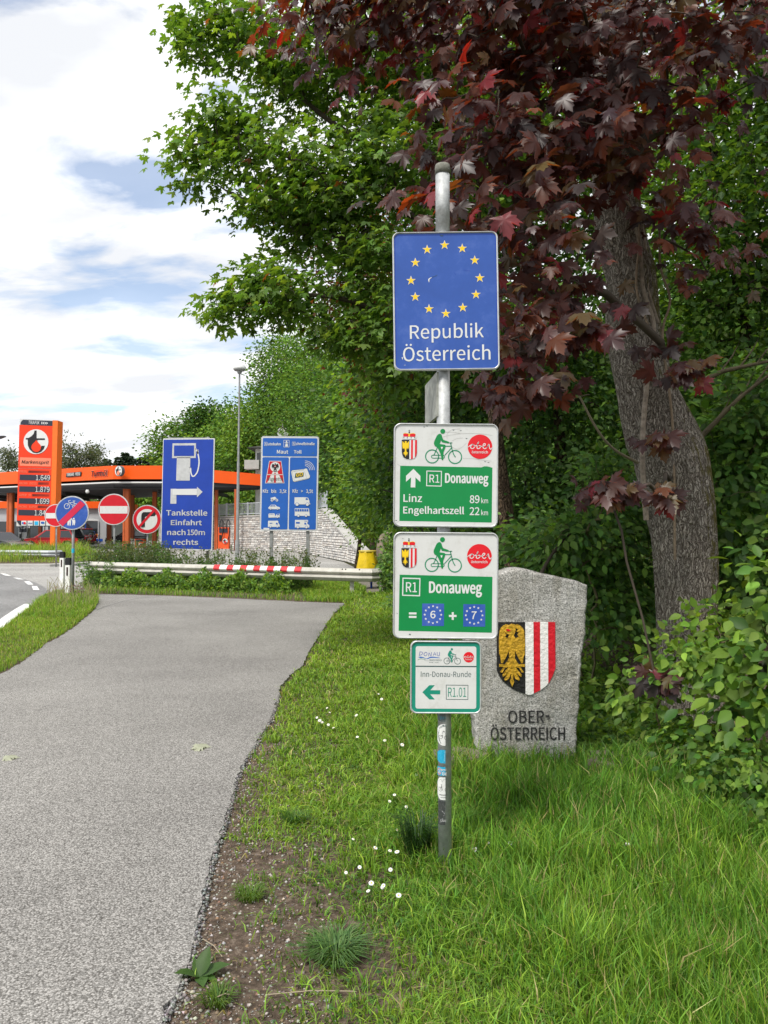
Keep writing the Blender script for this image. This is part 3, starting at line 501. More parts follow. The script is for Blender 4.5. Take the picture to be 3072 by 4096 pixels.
def stone_mat():
    m, nt, N, L, b = nodes_of('granite')
    b.inputs['Roughness'].default_value = 0.85; b.inputs['Specular IOR Level'].default_value = 0.3
    tc = N.new('ShaderNodeTexCoord')
    mp = N.new('ShaderNodeMapping'); mp.inputs['Scale'].default_value = (1, 1, 1.7); L.new(tc.outputs['Object'], mp.inputs[0])
    n = N.new('ShaderNodeTexNoise'); n.inputs['Scale'].default_value = 95; n.inputs['Detail'].default_value = 5; n.inputs['Roughness'].default_value = 0.8
    L.new(mp.outputs[0], n.inputs['Vector'])
    r = N.new('ShaderNodeValToRGB'); L.new(n.outputs['Fac'], r.inputs[0])
    r.color_ramp.elements[0].position = 0.38; r.color_ramp.elements[0].color = (0.07, 0.07, 0.07, 1)
    r.color_ramp.elements[1].position = 0.62; r.color_ramp.elements[1].color = (0.74, 0.73, 0.70, 1)
    e = r.color_ramp.elements.new(0.49); e.color = (0.37, 0.365, 0.35, 1)
    n2 = N.new('ShaderNodeTexNoise'); n2.inputs['Scale'].default_value = 5; n2.inputs['Detail'].default_value = 9; n2.inputs['Roughness'].default_value = 0.65
    mq = N.new('ShaderNodeMapping'); mq.inputs['Scale'].default_value = (1.6, 1.6, 0.5); L.new(tc.outputs['Object'], mq.inputs[0]); L.new(mq.outputs[0], n2.inputs['Vector'])
    r2 = N.new('ShaderNodeValToRGB'); L.new(n2.outputs['Fac'], r2.inputs[0])
    r2.color_ramp.elements[0].position = 0.35; r2.color_ramp.elements[0].color = (0.60, 0.58, 0.52, 1)
    r2.color_ramp.elements[1].position = 0.6; r2.color_ramp.elements[1].color = (1, 1, 1, 1)
    mx = N.new('ShaderNodeMix'); mx.data_type = 'RGBA'; mx.blend_type = 'MULTIPLY'; mx.inputs[0].default_value = 1
    L.new(r.outputs[0], mx.inputs[6]); L.new(r2.outputs[0], mx.inputs[7]); L.new(mx.outputs[2], b.inputs['Base Color'])
    bp = N.new('ShaderNodeBump'); bp.inputs['Strength'].default_value = 0.7; bp.inputs['Distance'].default_value = 0.006
    L.new(n.outputs['Fac'], bp.inputs['Height']); L.new(bp.outputs[0], b.inputs['Normal'])
    MATS['granite'] = m; return m
GRANITE = stone_mat()
def bark_mat(name, c0, c1, c2, sc=(26, 26, 6), moss=0.0):
    m, nt, N, L, b = nodes_of(name)
    b.inputs['Roughness'].default_value = 0.9; b.inputs['Specular IOR Level'].default_value = 0.2
    tc = N.new('ShaderNodeTexCoord')
    n0 = N.new('ShaderNodeTexNoise'); n0.inputs['Scale'].default_value = 9; n0.inputs['Detail'].default_value = 4; L.new(tc.outputs['Object'], n0.inputs['Vector'])
    ad = N.new('ShaderNodeMix'); ad.data_type = 'RGBA'; ad.blend_type = 'LINEAR_LIGHT'; ad.inputs[0].default_value = 0.06
    L.new(tc.outputs['Object'], ad.inputs[6]); L.new(n0.outputs['Color'], ad.inputs[7])
    mp = N.new('ShaderNodeMapping'); mp.inputs['Scale'].default_value = sc; L.new(ad.outputs[2], mp.inputs[0])
    v = N.new('ShaderNodeTexVoronoi'); v.feature = 'DISTANCE_TO_EDGE'; v.inputs['Scale'].default_value = 1.6; L.new(mp.outputs[0], v.inputs['Vector'])
    n = N.new('ShaderNodeTexNoise'); n.inputs['Scale'].default_value = 2.2; n.inputs['Detail'].default_value = 8; n.inputs['Roughness'].default_value = 0.7; L.new(mp.outputs[0], n.inputs['Vector'])
    r = N.new('ShaderNodeValToRGB'); L.new(v.outputs['Distance'], r.inputs[0])
    r.color_ramp.elements[0].position = 0.02; r.color_ramp.elements[0].color = (0.38, 0.36, 0.34, 1)
    r.color_ramp.elements[1].position = 0.16; r.color_ramp.elements[1].color = (1, 1, 1, 1)
    r2 = N.new('ShaderNodeValToRGB'); L.new(n.outputs['Fac'], r2.inputs[0])
    r2.color_ramp.elements[0].position = 0.32; r2.color_ramp.elements[0].color = (*c0, 1)
    r2.color_ramp.elements[1].position = 0.68; r2.color_ramp.elements[1].color = (*c2, 1)
    e = r2.color_ramp.elements.new(0.5); e.color = (*c1, 1)
    mx = N.new('ShaderNodeMix'); mx.data_type = 'RGBA'; mx.blend_type = 'MULTIPLY'; mx.inputs[0].default_value = 1
    L.new(r2.outputs[0], mx.inputs[6]); L.new(r.outputs[0], mx.inputs[7])
    last = mx.outputs[2]
    if moss:
        g = N.new('ShaderNodeNewGeometry'); s = N.new('ShaderNodeSeparateXYZ'); L.new(g.outputs['Normal'], s.inputs[0])
        nm = N.new('ShaderNodeTexNoise'); nm.inputs['Scale'].default_value = 7; nm.inputs['Detail'].default_value = 9; nm.inputs['Roughness'].default_value = 0.75; L.new(tc.outputs['Object'], nm.inputs['Vector'])
        a1 = N.new('ShaderNodeMath'); a1.operation = 'MULTIPLY_ADD'; L.new(s.outputs[0], a1.inputs[0]); a1.inputs[1].default_value = 0.36; L.new(nm.outputs['Fac'], a1.inputs[2])
        rr = N.new('ShaderNodeValToRGB'); L.new(a1.outputs[0], rr.inputs[0]); rr.color_ramp.elements[0].position = 0.68; rr.color_ramp.elements[1].position = 0.80
        rr.color_ramp.elements[1].color = (moss, moss, moss, 1); rr.color_ramp.elements[0].color = (0, 0, 0, 1)
        m3 = N.new('ShaderNodeMix'); m3.data_type = 'RGBA'; L.new(rr.outputs[0], m3.inputs[0]); L.new(last, m3.inputs[6]); m3.inputs[7].default_value = (0.16, 0.14, 0.02, 1); last = m3.outputs[2]
    L.new(last, b.inputs['Base Color'])
    bp = N.new('ShaderNodeBump'); bp.inputs['Strength'].default_value = 1.0; bp.inputs['Distance'].default_value = 0.04
    ms = N.new('ShaderNodeMath'); ms.operation = 'ADD'; L.new(r.outputs[0], ms.inputs[0]); L.new(n.outputs['Fac'], ms.inputs[1])
    L.new(ms.outputs[0], bp.inputs['Height']); L.new(bp.outputs[0], b.inputs['Normal'])
    MATS[name] = m; return m
BARK = bark_mat('maple_bark', (0.17, 0.14, 0.11), (0.46, 0.41, 0.35), (0.74, 0.69, 0.61), sc=(36, 36, 4.2), moss=0.85)
BARK2 = bark_mat('brown_bark', (0.05, 0.035, 0.02), (0.12, 0.085, 0.055), (0.20, 0.15, 0.10), sc=(14, 14, 5))
TWIG = mat('twig_bark', (0.07, 0.055, 0.04), 0.85, var=0.2)
LEAF = leafmat('green_leaf', 0.42, (1.7, 1.6, 0.5), 0.5, 0.3)
FARLEAF = leafmat('far_leaf', 0.3, (1.4, 1.4, 0.5), 0.7, 0.15)
REDLEAF = leafmat('crimson_leaf', 0.36, (3.6, 1.2, 0.35), 0.42, 0.55)
GRASS = leafmat('grass_blade', 0.38, (1.4, 1.35, 0.5), 0.5, 0.3)

# ------------------------------------------------------------------ terrain
BY = [-60, 0, 3, 5.2, 6.3, 7, 8, 9.5, 12, 15, 20, 26, 31, 33, 38, 45, 57, 62, 82, 110, 200, 600]
BX = [9, 7, 5.5, 4.5, 3.2, 2.6, 1.9, 1.2, 0.75, 0.6, 0.35, 0.1, -0.35, -0.70, -1.5, -3.2, -6.4, -12.9, -24.3, -27, -34, -60]
def smooth(a, b, x):
    t = np.clip((x - a) / (b - a), 0, 1); return t * t * (3 - 2 * t)
def H(x, y):
    """height of the slope that rises on the right behind the lawn and behind the retaining wall"""
    x = np.asarray(x, float); y = np.asarray(y, float)
    s = x - np.interp(y, BY, BX)
    s0 = s; s = s - 0.6 * smooth(29, 33, y) - 5.0 * smooth(42, 54, y) * smooth(110, 85, y)
    h = np.where(s > 0, 0.72 * s * smooth(-0.2, 1.4, s), 0.0)
    h = 34 * (1 - np.exp(-h / 34.0)) * np.where(x > 0, 1, 1)
    h += 2.45 * smooth(37, 46, y) * smooth(1.0, 2.0, s0)
    # low ridge far behind the petrol station
    h += 13 * smooth(170, 420, y) * (0.75 + 0.25 * np.sin(x * 0.02 + 1)) * smooth(-10, -60, x)
    return h
def n2(x, y, f, seed=0.0):
    """cheap smooth noise, vectorised, about -1..1"""
    x = np.asarray(x) * f; y = np.asarray(y) * f
    return (np.sin(x * 1.7 + 2.3 * np.sin(y * 1.1 + seed) + seed) + np.sin(y * 2.1 + 1.9 * np.sin(x * 1.3 - seed) + 1.3) + np.sin((x + y) * 3.1 + 2 * np.sin(x * 2.3 - y * 1.7 + seed))) / 3

xs = np.unique(np.concatenate([np.arange(-6, 16, 0.35), np.arange(-40, -6, 0.6), np.arange(16, 60, 1.5), np.linspace(-900, -40, 40), np.linspace(60, 900, 40)]))
ys = np.unique(np.concatenate([np.arange(0, 20, 0.4), np.arange(20, 80, 1.0), np.linspace(80, 700, 60), np.linspace(-60, 0, 20), np.linspace(700, 2500, 12)]))
GX, GY = np.meshgrid(xs, ys)
GZ = H(GX, GY) - 0.045 + 0.006 * n2(GX, GY, 2.0)
nx, ny = len(xs), len(ys)
V = np.stack([GX.ravel(), GY.ravel(), GZ.ravel()], 1)
I = np.arange(nx * ny).reshape(ny, nx)
Fq = np.stack([I[:-1, :-1].ravel(), I[:-1, 1:].ravel(), I[1:, 1:].ravel(), I[1:, :-1].ravel()], 1)
ground = np_mesh('ground', V, Fq, EARTH, smooth=True); tag(ground, kind='structure')

def sheet(name, pts, z, m, **kw):
    mb = MB(); mb.add([(p[0], p[1], z) for p in pts], [tuple(range(len(pts)))], m)
    o = mb.build(name, **kw); tag(o, kind='structure'); return o
def G(*pp): return [tuple(gp(x, y)[:2]) for x, y in pp]
def ccw(P):
    a = sum(P[i][0] * P[(i + 1) % len(P)][1] - P[(i + 1) % len(P)][0] * P[i][1] for i in range(len(P)))
    return P if a > 0 else P[::-1]

# pale asphalt of the side road and the forecourt
fore = ccw([(-0.2, 17.0)] + [(-0.5, 26), (-1.3, 33), (-2.0, 38), (-3.7, 45), (-6.9, 57), (-12.9, 62), (-24.2, 82), (-26, 110), (-70, 130), (-130, 110), (-130, 24)] + G((-900, 2330), (-300, 2330), (120, 2372), (372, 2378), (700, 2392)))
sheet('forecourt_pavement', fore, -0.030, FOREM)
# darker carriageway sweeping past on the left
road = ccw(G((0, 2292), (70, 2306), (140, 2326), (185, 2350), (190, 2372), (160, 2400), (110, 2428), (50, 2462), (0, 2500), (-500, 2760), (-1400, 3300), (-3200, 3300), (-3200, 2330), (-900, 2292)))
sheet('road', road, -0.022, ROADM)
WPAINT = mat('road_marking', (0.72, 0.72, 0.70), 0.7, var=0.08, vs=8, dirt=(0.35, 0.35, 0.34), da=0.5, ds=20)
# the tarred cycle path, a slab with a crumbling edge
edgeR = [(560, 4400), (650, 4068), (700, 3985), (718, 3930), (752, 3840), (779, 3750), (800, 3640), (826, 3513), (846, 3430), (866, 3364), (895, 3285), (921, 3209), (933, 3160), (941, 3114), (975, 3045), (1015, 2986), (1050, 2925), (1083, 2871), (1108, 2800), (1124, 2742), (1165, 2695), (1211, 2661), (1239, 2600), (1290, 2520), (1340, 2448), (1375, 2418)]
edgeT = [(1382, 2413), (1200, 2407), (1020, 2398), (846, 2390), (700, 2384), (540, 2379), (372, 2376)]
edgeL = [(395, 2410), (380, 2436), (352, 2462), (330, 2480), (286, 2515), (240, 2545), (187, 2573), (150, 2605), (100, 2640), (48, 2672), (0, 2693), (-200, 2790), (-700, 3050), (-1500, 3600), (-2600, 4600)]
def jag(P, rng, amp=0.012, step=0.05):
    """adds small irregular steps along a ground outline"""
    Q = []
    for a, b in zip(P[:-1], P[1:]):
        a = np.array(a); b = np.array(b); d = b - a; L = np.linalg.norm(d); n = max(1, int(L / step)); n = min(n, 60)
        q = np.array([-d[1], d[0]]) / (L + 1e-9)
        for k in range(n): Q.append(tuple(a + d * k / n + q * rng.normal() * amp))
    Q.append(tuple(P[-1])); return Q
rng0 = np.random.default_rng(3)
pr = jag(G(*edgeR), rng0, .006, .04); pt = jag(G(*edgeT), rng0, 0.02, 0.2); pl = jag(G(*edgeL), rng0, 0.015, 0.08)
PATH_R = np.array(sorted([(p[1], p[0]) for p in G(*edgeR)]))      # Y -> X of the right edge
PATH_L = np.array(sorted([(p[1], p[0]) for p in G(*edgeL)]))
near = [(-6.0, 1.4), (-0.75, 1.4)]
outline = [near[1]] + pr + pt + pl + [(-6.0, 2.0), near[0]]
mb = MB(); mb.slab([tuple(p[:2]) for p in outline], -0.044, 0.0, PATHM)
mb.build('path', kind='structure')

sm_ = MB(); SL = [gp(388, 2440), gp(430, 2424), gp(500, 2404), gp(560, 2392), gp(640, 2386)]
sm_.add([(q.x + dx, q.y, .002) for q in SL for dx in (-.012, .012)], [(2 * i, 2 * i + 1, 2 * i + 3, 2 * i + 2) for i in range(len(SL) - 1)], mat('seam_tar', (.10, .10, .10), .9)); sm_.build('path_seam', kind='structure')
# road markings
def strip(Pa, Pb, w, z, m, name):
    a = np.array(Pa[:2]); b = np.array(Pb[:2]); d = (b - a) / np.linalg.norm(b - a); q = np.array([-d[1], d[0]]) * w / 2
    sheet(name, ccw([tuple(a + q), tuple(a - q), tuple(b - q), tuple(b + q)]), z, m)
line = [gp(120, 2412), gp(85, 2432), gp(40, 2463), gp(0, 2494), gp(-150, 2590), gp(-400, 2760)]
mbl = MB(); vs = []
for i, p in enumerate(line):
    d = (line[min(i + 1, len(line) - 1)] - line[max(i - 1, 0)]).normalized(); q = Vector((-d.y, d.x, 0)) * 0.11
    vs += [(p.x + q.x, p.y + q.y, -0.016), (p.x - q.x, p.y - q.y, -0.016)]
mbl.add(vs, [(2 * i, 2 * i + 1, 2 * i + 3, 2 * i + 2) for i in range(len(line) - 1)], WPAINT)
mbl.build('edge_line', kind='structure')
for (quad) in (((96, 2323), (118, 2323), (134, 2336), (112, 2336)), ((127, 2342), (148, 2342), (158, 2357), (133, 2357)), ((52, 2308), (72, 2309), (96, 2316), (74, 2315)), ((0, 2291), (22, 2293), (46, 2302), (20, 2300))):
    sheet('dash_marking', ccw(G(*quad)), -0.016, WPAINT)

# dirt strip beside the path and the grassy plots
def plot(name, P, z, m, rise=0.03, **kw):
    """slightly domed plot of soil"""
    P = ccw([tuple(p[:2]) for p in P]); c = np.mean(np.array(P), 0); n = len(P); mb = MB()
    vs = [(x, y, z) for x, y in P] + [(c[0] + (x - c[0]) * 0.8, c[1] + (y - c[1]) * 0.8, z + rise) for x, y in P]
    fs = [(i, (i + 1) % n, (i + 1) % n + n, i + n) for i in range(n)] + [tuple(range(n, 2 * n))]
    mb.add(vs, fs, m); return mb.build(name, kind='structure', **kw)
LX = lambda y: np.interp(y, PATH_R[:, 0], PATH_R[:, 1])
yy = np.concatenate([np.arange(1.4, 8, 0.12), np.arange(8, 17, 0.5)])
uu = np.array([0, .04, .09, .15, .22, .3, .4, .5, .65, .8, 1.0])
def LZ(x, y):
    """height of the lawn"""
    return -0.022 + 0.009 * n2(x, y, 3.1, 1) + 0.018 * smooth(0.5, 1.6, x - LX(y)) + H(x, y)
VV = []
for y in yy:
    x0 = LX(y) - 0.03 if y > 1.9 else -0.8
    x1 = np.interp(y, BY, BX) + 1.0
    for u in uu: VV.append((x0 + (x1 - x0) * u ** 1.3, y))
VV = np.array(VV); ZZ = LZ(VV[:, 0], VV[:, 1])
I = np.arange(len(VV)).reshape(len(yy), len(uu))
Fq = np.stack([I[:-1, :-1].ravel(), I[:-1, 1:].ravel(), I[1:, 1:].ravel(), I[1:, :-1].ravel()], 1)
tag(np_mesh('lawn_soil', np.column_stack([VV, ZZ]), Fq, SOIL, smooth=True), kind='structure')
verge_px = [(395, 2405), (380, 2434), (352, 2460), (330, 2478), (286, 2513), (240, 2543), (187, 2571), (150, 2603), (100, 2638), (48, 2670), (0, 2691), (-200, 2788), (-600, 2990), (-640, 2900), (-200, 2660), (0, 2520), (60, 2478), (120, 2440), (170, 2405), (185, 2385), (210, 2372), (300, 2362), (372, 2376)]
strip_px = [(350, 2374), (540, 2378), (700, 2383), (846, 2389), (1020, 2397), (1200, 2406), (1382, 2412), (1440, 2395), (1470, 2360), (1425, 2336), (1300, 2322), (1180, 2316), (1000, 2305), (850, 2300), (650, 2295), (500, 2290), (400, 2292), (345, 2310), (330, 2345)]
isle_px = [(-700, 2262), (0, 2262), (200, 2262), (300, 2258), (430, 2247), (445, 2232), (330, 2218), (240, 2208), (0, 2205), (-700, 2205)]
plot('verge', G(*verge_px), -0.028, SOIL, 0.03)
plot('planting_strip', G(*strip_px), -0.024, SOIL, 0.05)
plot('traffic_island', G(*isle_px), 0.06, SOIL, 0.08)
kb = MB(); P = G((-700, 2264), (0, 2264), (200, 2264), (300, 2260), (432, 2249), (450, 2232), (332, 2216), (240, 2206), (0, 2203), (-700, 2203))
P = ccw(P); n = len(P); c = np.mean(P, 0)
kb.slab(P, -0.030, 0.07, CONC); kb.build('kerb', kind='structure')

# footpath between rail end and hedge
sheet('footway', ccw(G((1388, 2408), (1470, 2360), (1440, 2330), (1425, 2300), (1440, 2268), (1462, 2266), (1500, 2290), (1530, 2340), (1560, 2430), (1500, 2470))), -0.014, soil('gravelly_footway', (0.12, 0.105, 0.085), (0.20, 0.18, 0.155), (0.30, 0.28, 0.25), 14, 0.3))

# ------------------------------------------------------------------ retaining wall
STONE_W = [mat('wall_stone_%s' % n, c, 0.85, var=0.12, vs=5, bump=0.5, bs=18) for n, c in (('pale', (0.62, 0.60, 0.57)), ('grey', (0.46, 0.45, 0.44)), ('warm', (0.58, 0.54, 0.50)), ('light', (0.74, 0.73, 0.70)))]
MORTAR = mat('dark_joint', (0.13, 0.125, 0.12), 0.95, var=0.2, vs=6)
wl = [Vector((-0.72, 31.0, 0)), Vector((-0.95, 33.0, 0)), Vector((-1.8, 38, 0)), Vector((-3.6, 45, 0)), Vector((-6.8, 57, 0)), Vector((-12.8, 61.5, 0)), Vector((-24, 82.0, 0))]
wtop = [0.15, 0.38, 0.98, 2.7, 2.62, 2.55, 2.5]
wall = empty('retaining_wall', wl[2], 'long pale stone retaining wall behind the petrol station, railing on top', 'wall')
off = -wl[2]
rw = np.random.default_rng(11)
core = MB(); cap = MB(); stones = []
for i in range(len(wl) - 1):
    a, b = wl[i] + off, wl[i + 1] + off; d = (b - a); L_ = d.length; d.normalize(); q = Vector((-d.y, d.x, 0)) if d.x < 0 else Vector((d.y, -d.x, 0))
    q = Vector((d.y, -d.x, 0))
    if q.x < 0: q = -q                                   # away from the forecourt
    z0, z1 = wtop[i], wtop[i + 1]
    o1 = q * 0.03; o2 = q * 0.5
    vs = [a + o1 + Vector((0, 0, -.1)), b + o1 + Vector((0, 0, -.1)), b + o1 + Vector((0, 0, z1)), a + o1 + Vector((0, 0, z0)), a + o2 + Vector((0, 0, -.1)), b + o2 + Vector((0, 0, -.1)), b + o2 + Vector((0, 0, z1)), a + o2 + Vector((0, 0, z0))]
    core.add(vs, [(0, 3, 2, 1), (4, 5, 6, 7), (3, 7, 6, 2), (0, 4, 7, 3), (1, 2, 6, 5)], MORTAR)
    e1 = q * -0.05; e2 = q * 0.55
    vs = [a + e1 + Vector((0, 0, z0)), b + e1 + Vector((0, 0, z1)), b + e1 + Vector((0, 0, z1 + .12)), a + e1 + Vector((0, 0, z0 + .12)), a + e2 + Vector((0, 0, z0)), b + e2 + Vector((0, 0, z1)), b + e2 + Vector((0, 0, z1 + .12)), a + e2 + Vector((0, 0, z0 + .12))]
    cap.add(vs, [(0, 3, 2, 1), (4, 5, 6, 7), (3, 7, 6, 2), (0, 4, 7, 3), (1, 2, 6, 5), (0, 1, 5, 4)], CONC)
    z = -0.02
    while z < max(z0, z1) - 0.05:
        hh = rw.uniform(0.10, 0.17); t = -rw.uniform(0, 0.2)
        while t < L_:
            w_ = rw.uniform(0.16, 0.38) * (1.0 if i < 4 else 1.3)
            ta, tb = max(t, 0), min(t + w_ - 0.025, L_)
            zt = z0 + (z1 - z0) * (ta + tb) / 2 / L_
            if tb - ta > 0.08 and z + hh * 0.6 < zt:
                stones.append((a, d, q, ta, tb, z, min(z + hh - 0.02, zt), (a + d * ta - off).length, i))
            t += w_
        z += hh
core.build('wall_core', wall); cap.build('coping', wall)
def stone_vs(s, rg):
    a, d, q, ta, tb, z0, z1, _, _ = s
    p = -q * rg.uniform(0.0, 0.045); e = 0.018
    f = [a + d * (ta + e) + p + Vector((0, 0, z0 + e)), a + d * (tb - e) + p + Vector((0, 0, z0 + e * rg.uniform(.3, 2))), a + d * (tb - e * rg.uniform(.5, 2.5)) + p + Vector((0, 0, z1 - e)), a + d * (ta + e * rg.uniform(.5, 2.5)) + p + Vector((0, 0, z1 - e * rg.uniform(.3, 2)))]
    k = [a + d * ta + q * .04 + Vector((0, 0, z0)), a + d * tb + q * .04 + Vector((0, 0, z0)), a + d * tb + q * .04 + Vector((0, 0, z1)), a + d * ta + q * .04 + Vector((0, 0, z1))]
    return f + k
SF = [(0, 1, 2, 3), (4, 5, 1, 0), (5, 6, 2, 1), (6, 7, 3, 2), (7, 4, 0, 3)]
stones.sort(key=lambda s: s[7])
rest = MB()
for k, s in enumerate(stones):
    v = stone_vs(s, rw); m = STONE_W[rw.integers(0, 4)]
    if k < 300:
        one = MB(); c = sum(v, Vector()) / 8; one.add([p - c for p in v], SF, m); one.build('stone', wall, loc=c)
    else: rest.add(v, SF, m)
rest.build('stonework', wall, kind='stuff')
# railing
RAILM = mat('pale_grey_railing', (0.55, 0.58, 0.62), 0.45, 0.2, var=0.05)
rail = empty('railing', wl[2] + Vector((0, 0, 2.8)), 'pale grey metal railing with close upright bars along the top of the stone wall', 'railing')
top = MB(); bars = MB()
for i in range(3, len(wl) - 1):
    a, b = wl[i] - wl[2], wl[i + 1] - wl[2]; za, zb = wtop[i] + .12 - 2.8, wtop[i + 1] + .12 - 2.8
    d = (b - a).normalized(); q = Vector((d.y, -d.x, 0)); q = -q if q.x < 0 else q; a = a + q * .25; b = b + q * .25
    L_ = (b - a).length
    for zz_ in (0.95, 0.12):
        top.tube([a + Vector((0, 0, za + zz_)), b + Vector((0, 0, zb + zz_))], 0.03, RAILM, 6)
    n = int(L_ / 0.14)
    for k in range(n):
        p = a.lerp(b, (k + .5) / n); z = za + (zb - za) * (k + .5) / n
        bars.box((p.x, p.y, z + .53), (0.035, 0.02, 0.82), RAILM, math.atan2(d.y, d.x))
    n = max(1, int(L_ / 2.0))
    for k in range(n + 1):
        p = a.lerp(b, k / n); z = za + (zb - za) * k / n
        pm = MB(); pm.box((0, 0, 0.5), (0.07, 0.07, 1.05), RAILM, math.atan2(d.y, d.x)); pm.build('post', rail, loc=(p.x, p.y, z))
top.build('handrail', rail); bars.build('bars', rail, kind='stuff')

# ------------------------------------------------------------------ petrol station
def pw(px, py, Y): return at(px, py, Y)
def vert(px, py0, py1, Y):
    return at(px, py0, Y), at(px, py1, Y)
ztop = 6.45; zbot = 5.42
A = at(-260, 2000, 70); B = at(452, 2000, 58.5); C_ = at(650, 2000, 58.5); D = at(1048, 2000, 60)
can = empty('station_canopy', (B.x, B.y, 0), 'wide flat petrol station canopy with bright orange edge and dark underside', 'canopy')
O = Vector((B.x, B.y, 0))
front = [A, B, C_, D]; back = [D + Vector((-9, 12, 0)), A + Vector((4, 14, 0))]
poly = [(p - O) for p in front + back]
fm = MB(); DT = .55
for i in range(len(poly)):
    a = poly[i]; b = poly[(i + 1) % len(poly)]
    ta, tb2 = (DT if i in (3, 4) else 0), (DT if i in (2, 3) else 0)
    fm.add([(a.x, a.y, zbot - .42 * (ta > 0)), (b.x, b.y, zbot - .42 * (tb2 > 0)), (b.x, b.y, ztop - tb2), (a.x, a.y, ztop - ta)], [(0, 1, 2, 3)], ORANGE)
fm.build('fascia', can)
rm = MB(); rm.slab([(p.x * .995, p.y * .995 + .1) for p in poly], ztop - .86, ztop - .75, CONC); rm.build('roof', can)
sm = MB(); P2 = [(p.x * 1.0, p.y + 0.05) for p in poly]
cc = np.mean(np.array(P2), 0); P2 = [(cc[0] + (x - cc[0]) * .985, cc[1] + (y - cc[1]) * .97) for x, y in P2]
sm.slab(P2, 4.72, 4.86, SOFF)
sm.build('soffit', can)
gm = MB()
for i in range(3):
    a, b = poly[i], poly[i + 1]; d = (b - a).normalized(); q = Vector((-d.y, d.x, 0)) * .12
    v = [a + q, b + q, b + q * 2, a + q * 2]
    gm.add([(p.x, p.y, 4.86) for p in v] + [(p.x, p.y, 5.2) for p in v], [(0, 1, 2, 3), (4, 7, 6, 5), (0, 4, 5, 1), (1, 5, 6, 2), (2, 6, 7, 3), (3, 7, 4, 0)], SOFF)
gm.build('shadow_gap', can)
wm = MB()
a, b = poly[0] + Vector((0, -.06, 0)), poly[1] + Vector((0, -.06, 0)); wm.tube([(a.x, a.y, 5.16), (b.x, b.y, 5.16), (poly[2].x, poly[2].y - .06, 5.16)], 0.06, WHITE2, 6); wm.build('rain_pipe', can)
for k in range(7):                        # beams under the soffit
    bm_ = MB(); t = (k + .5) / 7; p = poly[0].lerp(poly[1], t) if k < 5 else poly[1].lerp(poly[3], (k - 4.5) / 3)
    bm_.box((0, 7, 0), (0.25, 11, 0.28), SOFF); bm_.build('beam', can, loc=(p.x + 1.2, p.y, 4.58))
for (px, w, Y) in ((41, 25, 66), (506, 27, 59.5), (618, 17, 64), (530, 14, 70), (437, 17, 73), (865, 14, 61), (941, 9, 59.5), (160, 12, 70)):
    b0 = at(px, 2150, Y); wd = w * Y / FPX
    cm = MB(); cm.box((0, 0, 2.37), (wd * 0.92, wd * 0.75, 4.75), OCOL); cm.box((wd * .28, -wd * .40, 2.37), (wd * .18, wd * .1, 4.75), OCOL)
    cm.box((-wd * .28, -wd * .40, 2.37), (wd * .18, wd * .1, 4.75), OCOL)
    cm.build('column', can, loc=(b0.x - O.x, Y - O.y, -0.03))
fl = MB(); p = at(350, 1932, 60) - O; fl.lathe((p.x, p.y, 4.42), [(.1, 0), (.16, .12), (.1, .28)], WHITE2, 10); fl.build('floodlight', can)
# lettering and emblem on the fascia between A and B: a board turned to the fascia plane
def wall_board(p0, p1, z, k, org, parent, dz=0.02):
    """board whose drawing x runs from p0 towards p1"""
    d = (p1 - p0); ang = math.atan2(d.y, d.x)
    return Board(None, org, k, dz), ang
def fascia_board(px, py, scale, org, name, Y=None):
    t = None
    # intersect viewing ray with the A-B plane
    d = at(px, py, 1.0) - cam.location
    e = (B - A); n_ = Vector((e.y, -e.x, 0)); s_ = (A - cam.location).dot(n_) / d.dot(n_)
    w_ = cam.location + d * s_
    r = empty(name, w_ - O, rot=(0, 0, math.atan2(e.y, e.x))); r.parent = can
    kk = scale * w_.y / FPX / math.cos(math.atan2(e.y, e.x)) * 1.0
    return r, kk
LZ0 = 640 / 1659.0
r, kk = fascia_board(0, 0, 1, (0, 0), 'fascia_print') if False else (None, None)
def fboard(name, org, Z=0.3858, px0=0, py0=1650, off_=0.05):
    px, py = px0 + org[0] * Z, py0 + org[1] * Z
    d = at(px, py, 1.0) - cam.location
    e = (B - A); n_ = Vector((e.y, -e.x, 0)).normalized(); n_ = -n_ if n_.y > 0 else n_
    s_ = (A - cam.location).dot(n_) / d.dot(n_); w_ = cam.location + d * s_ + n_ * off_
    return w_, math.atan2(e.y, e.x), Z * w_.y / FPX * 1.02
def logo_t(b, cx, cy, r, layer=1, red=RED2, rim=False):
    """round white emblem with a dark t and a red drop"""
    q = lambda x, y: (cx + x * r, cy + y * r)
    if rim: b.poly(circle(cx, cy, r * 1.09), mat('emblem_rim', (0.1, 0.1, 0.11), 0.5), layer)
    b.poly(circle(cx, cy, r), WHITE2, layer + 1)
    t = [q(-.12, -.90), q(.05, -.90), q(.05, -.27), q(.72, -.27), q(.72, -.14), q(.12, -.14), q(.12, .0), q(-.15, .25), q(-.25, .5), q(.05, .72), q(.35, .62), q(.45, .33), q(.73, .33), q(.62, .6), q(.42, .82), q(.1, .93), q(-.2, .88), q(-.5, .62), q(-.64, .3), q(-.66, -.18), q(-.82, -.18), q(-.82, -.29), q(-.6, -.30), q(-.35, -.45), q(-.18, -.65)]
    b.poly(t, BLACK, layer + 2)
    drop = [q(.05, -.13)] + [q(x, y) for x, y in spline([(.2, .08), (.38, .28), (.42, .5), (.3, .74), (.05, .84), (-.2, .74), (-.35, .5), (-.3, .25), (-.1, .04)], 4)]
    b.poly(drop, red, layer + 3)
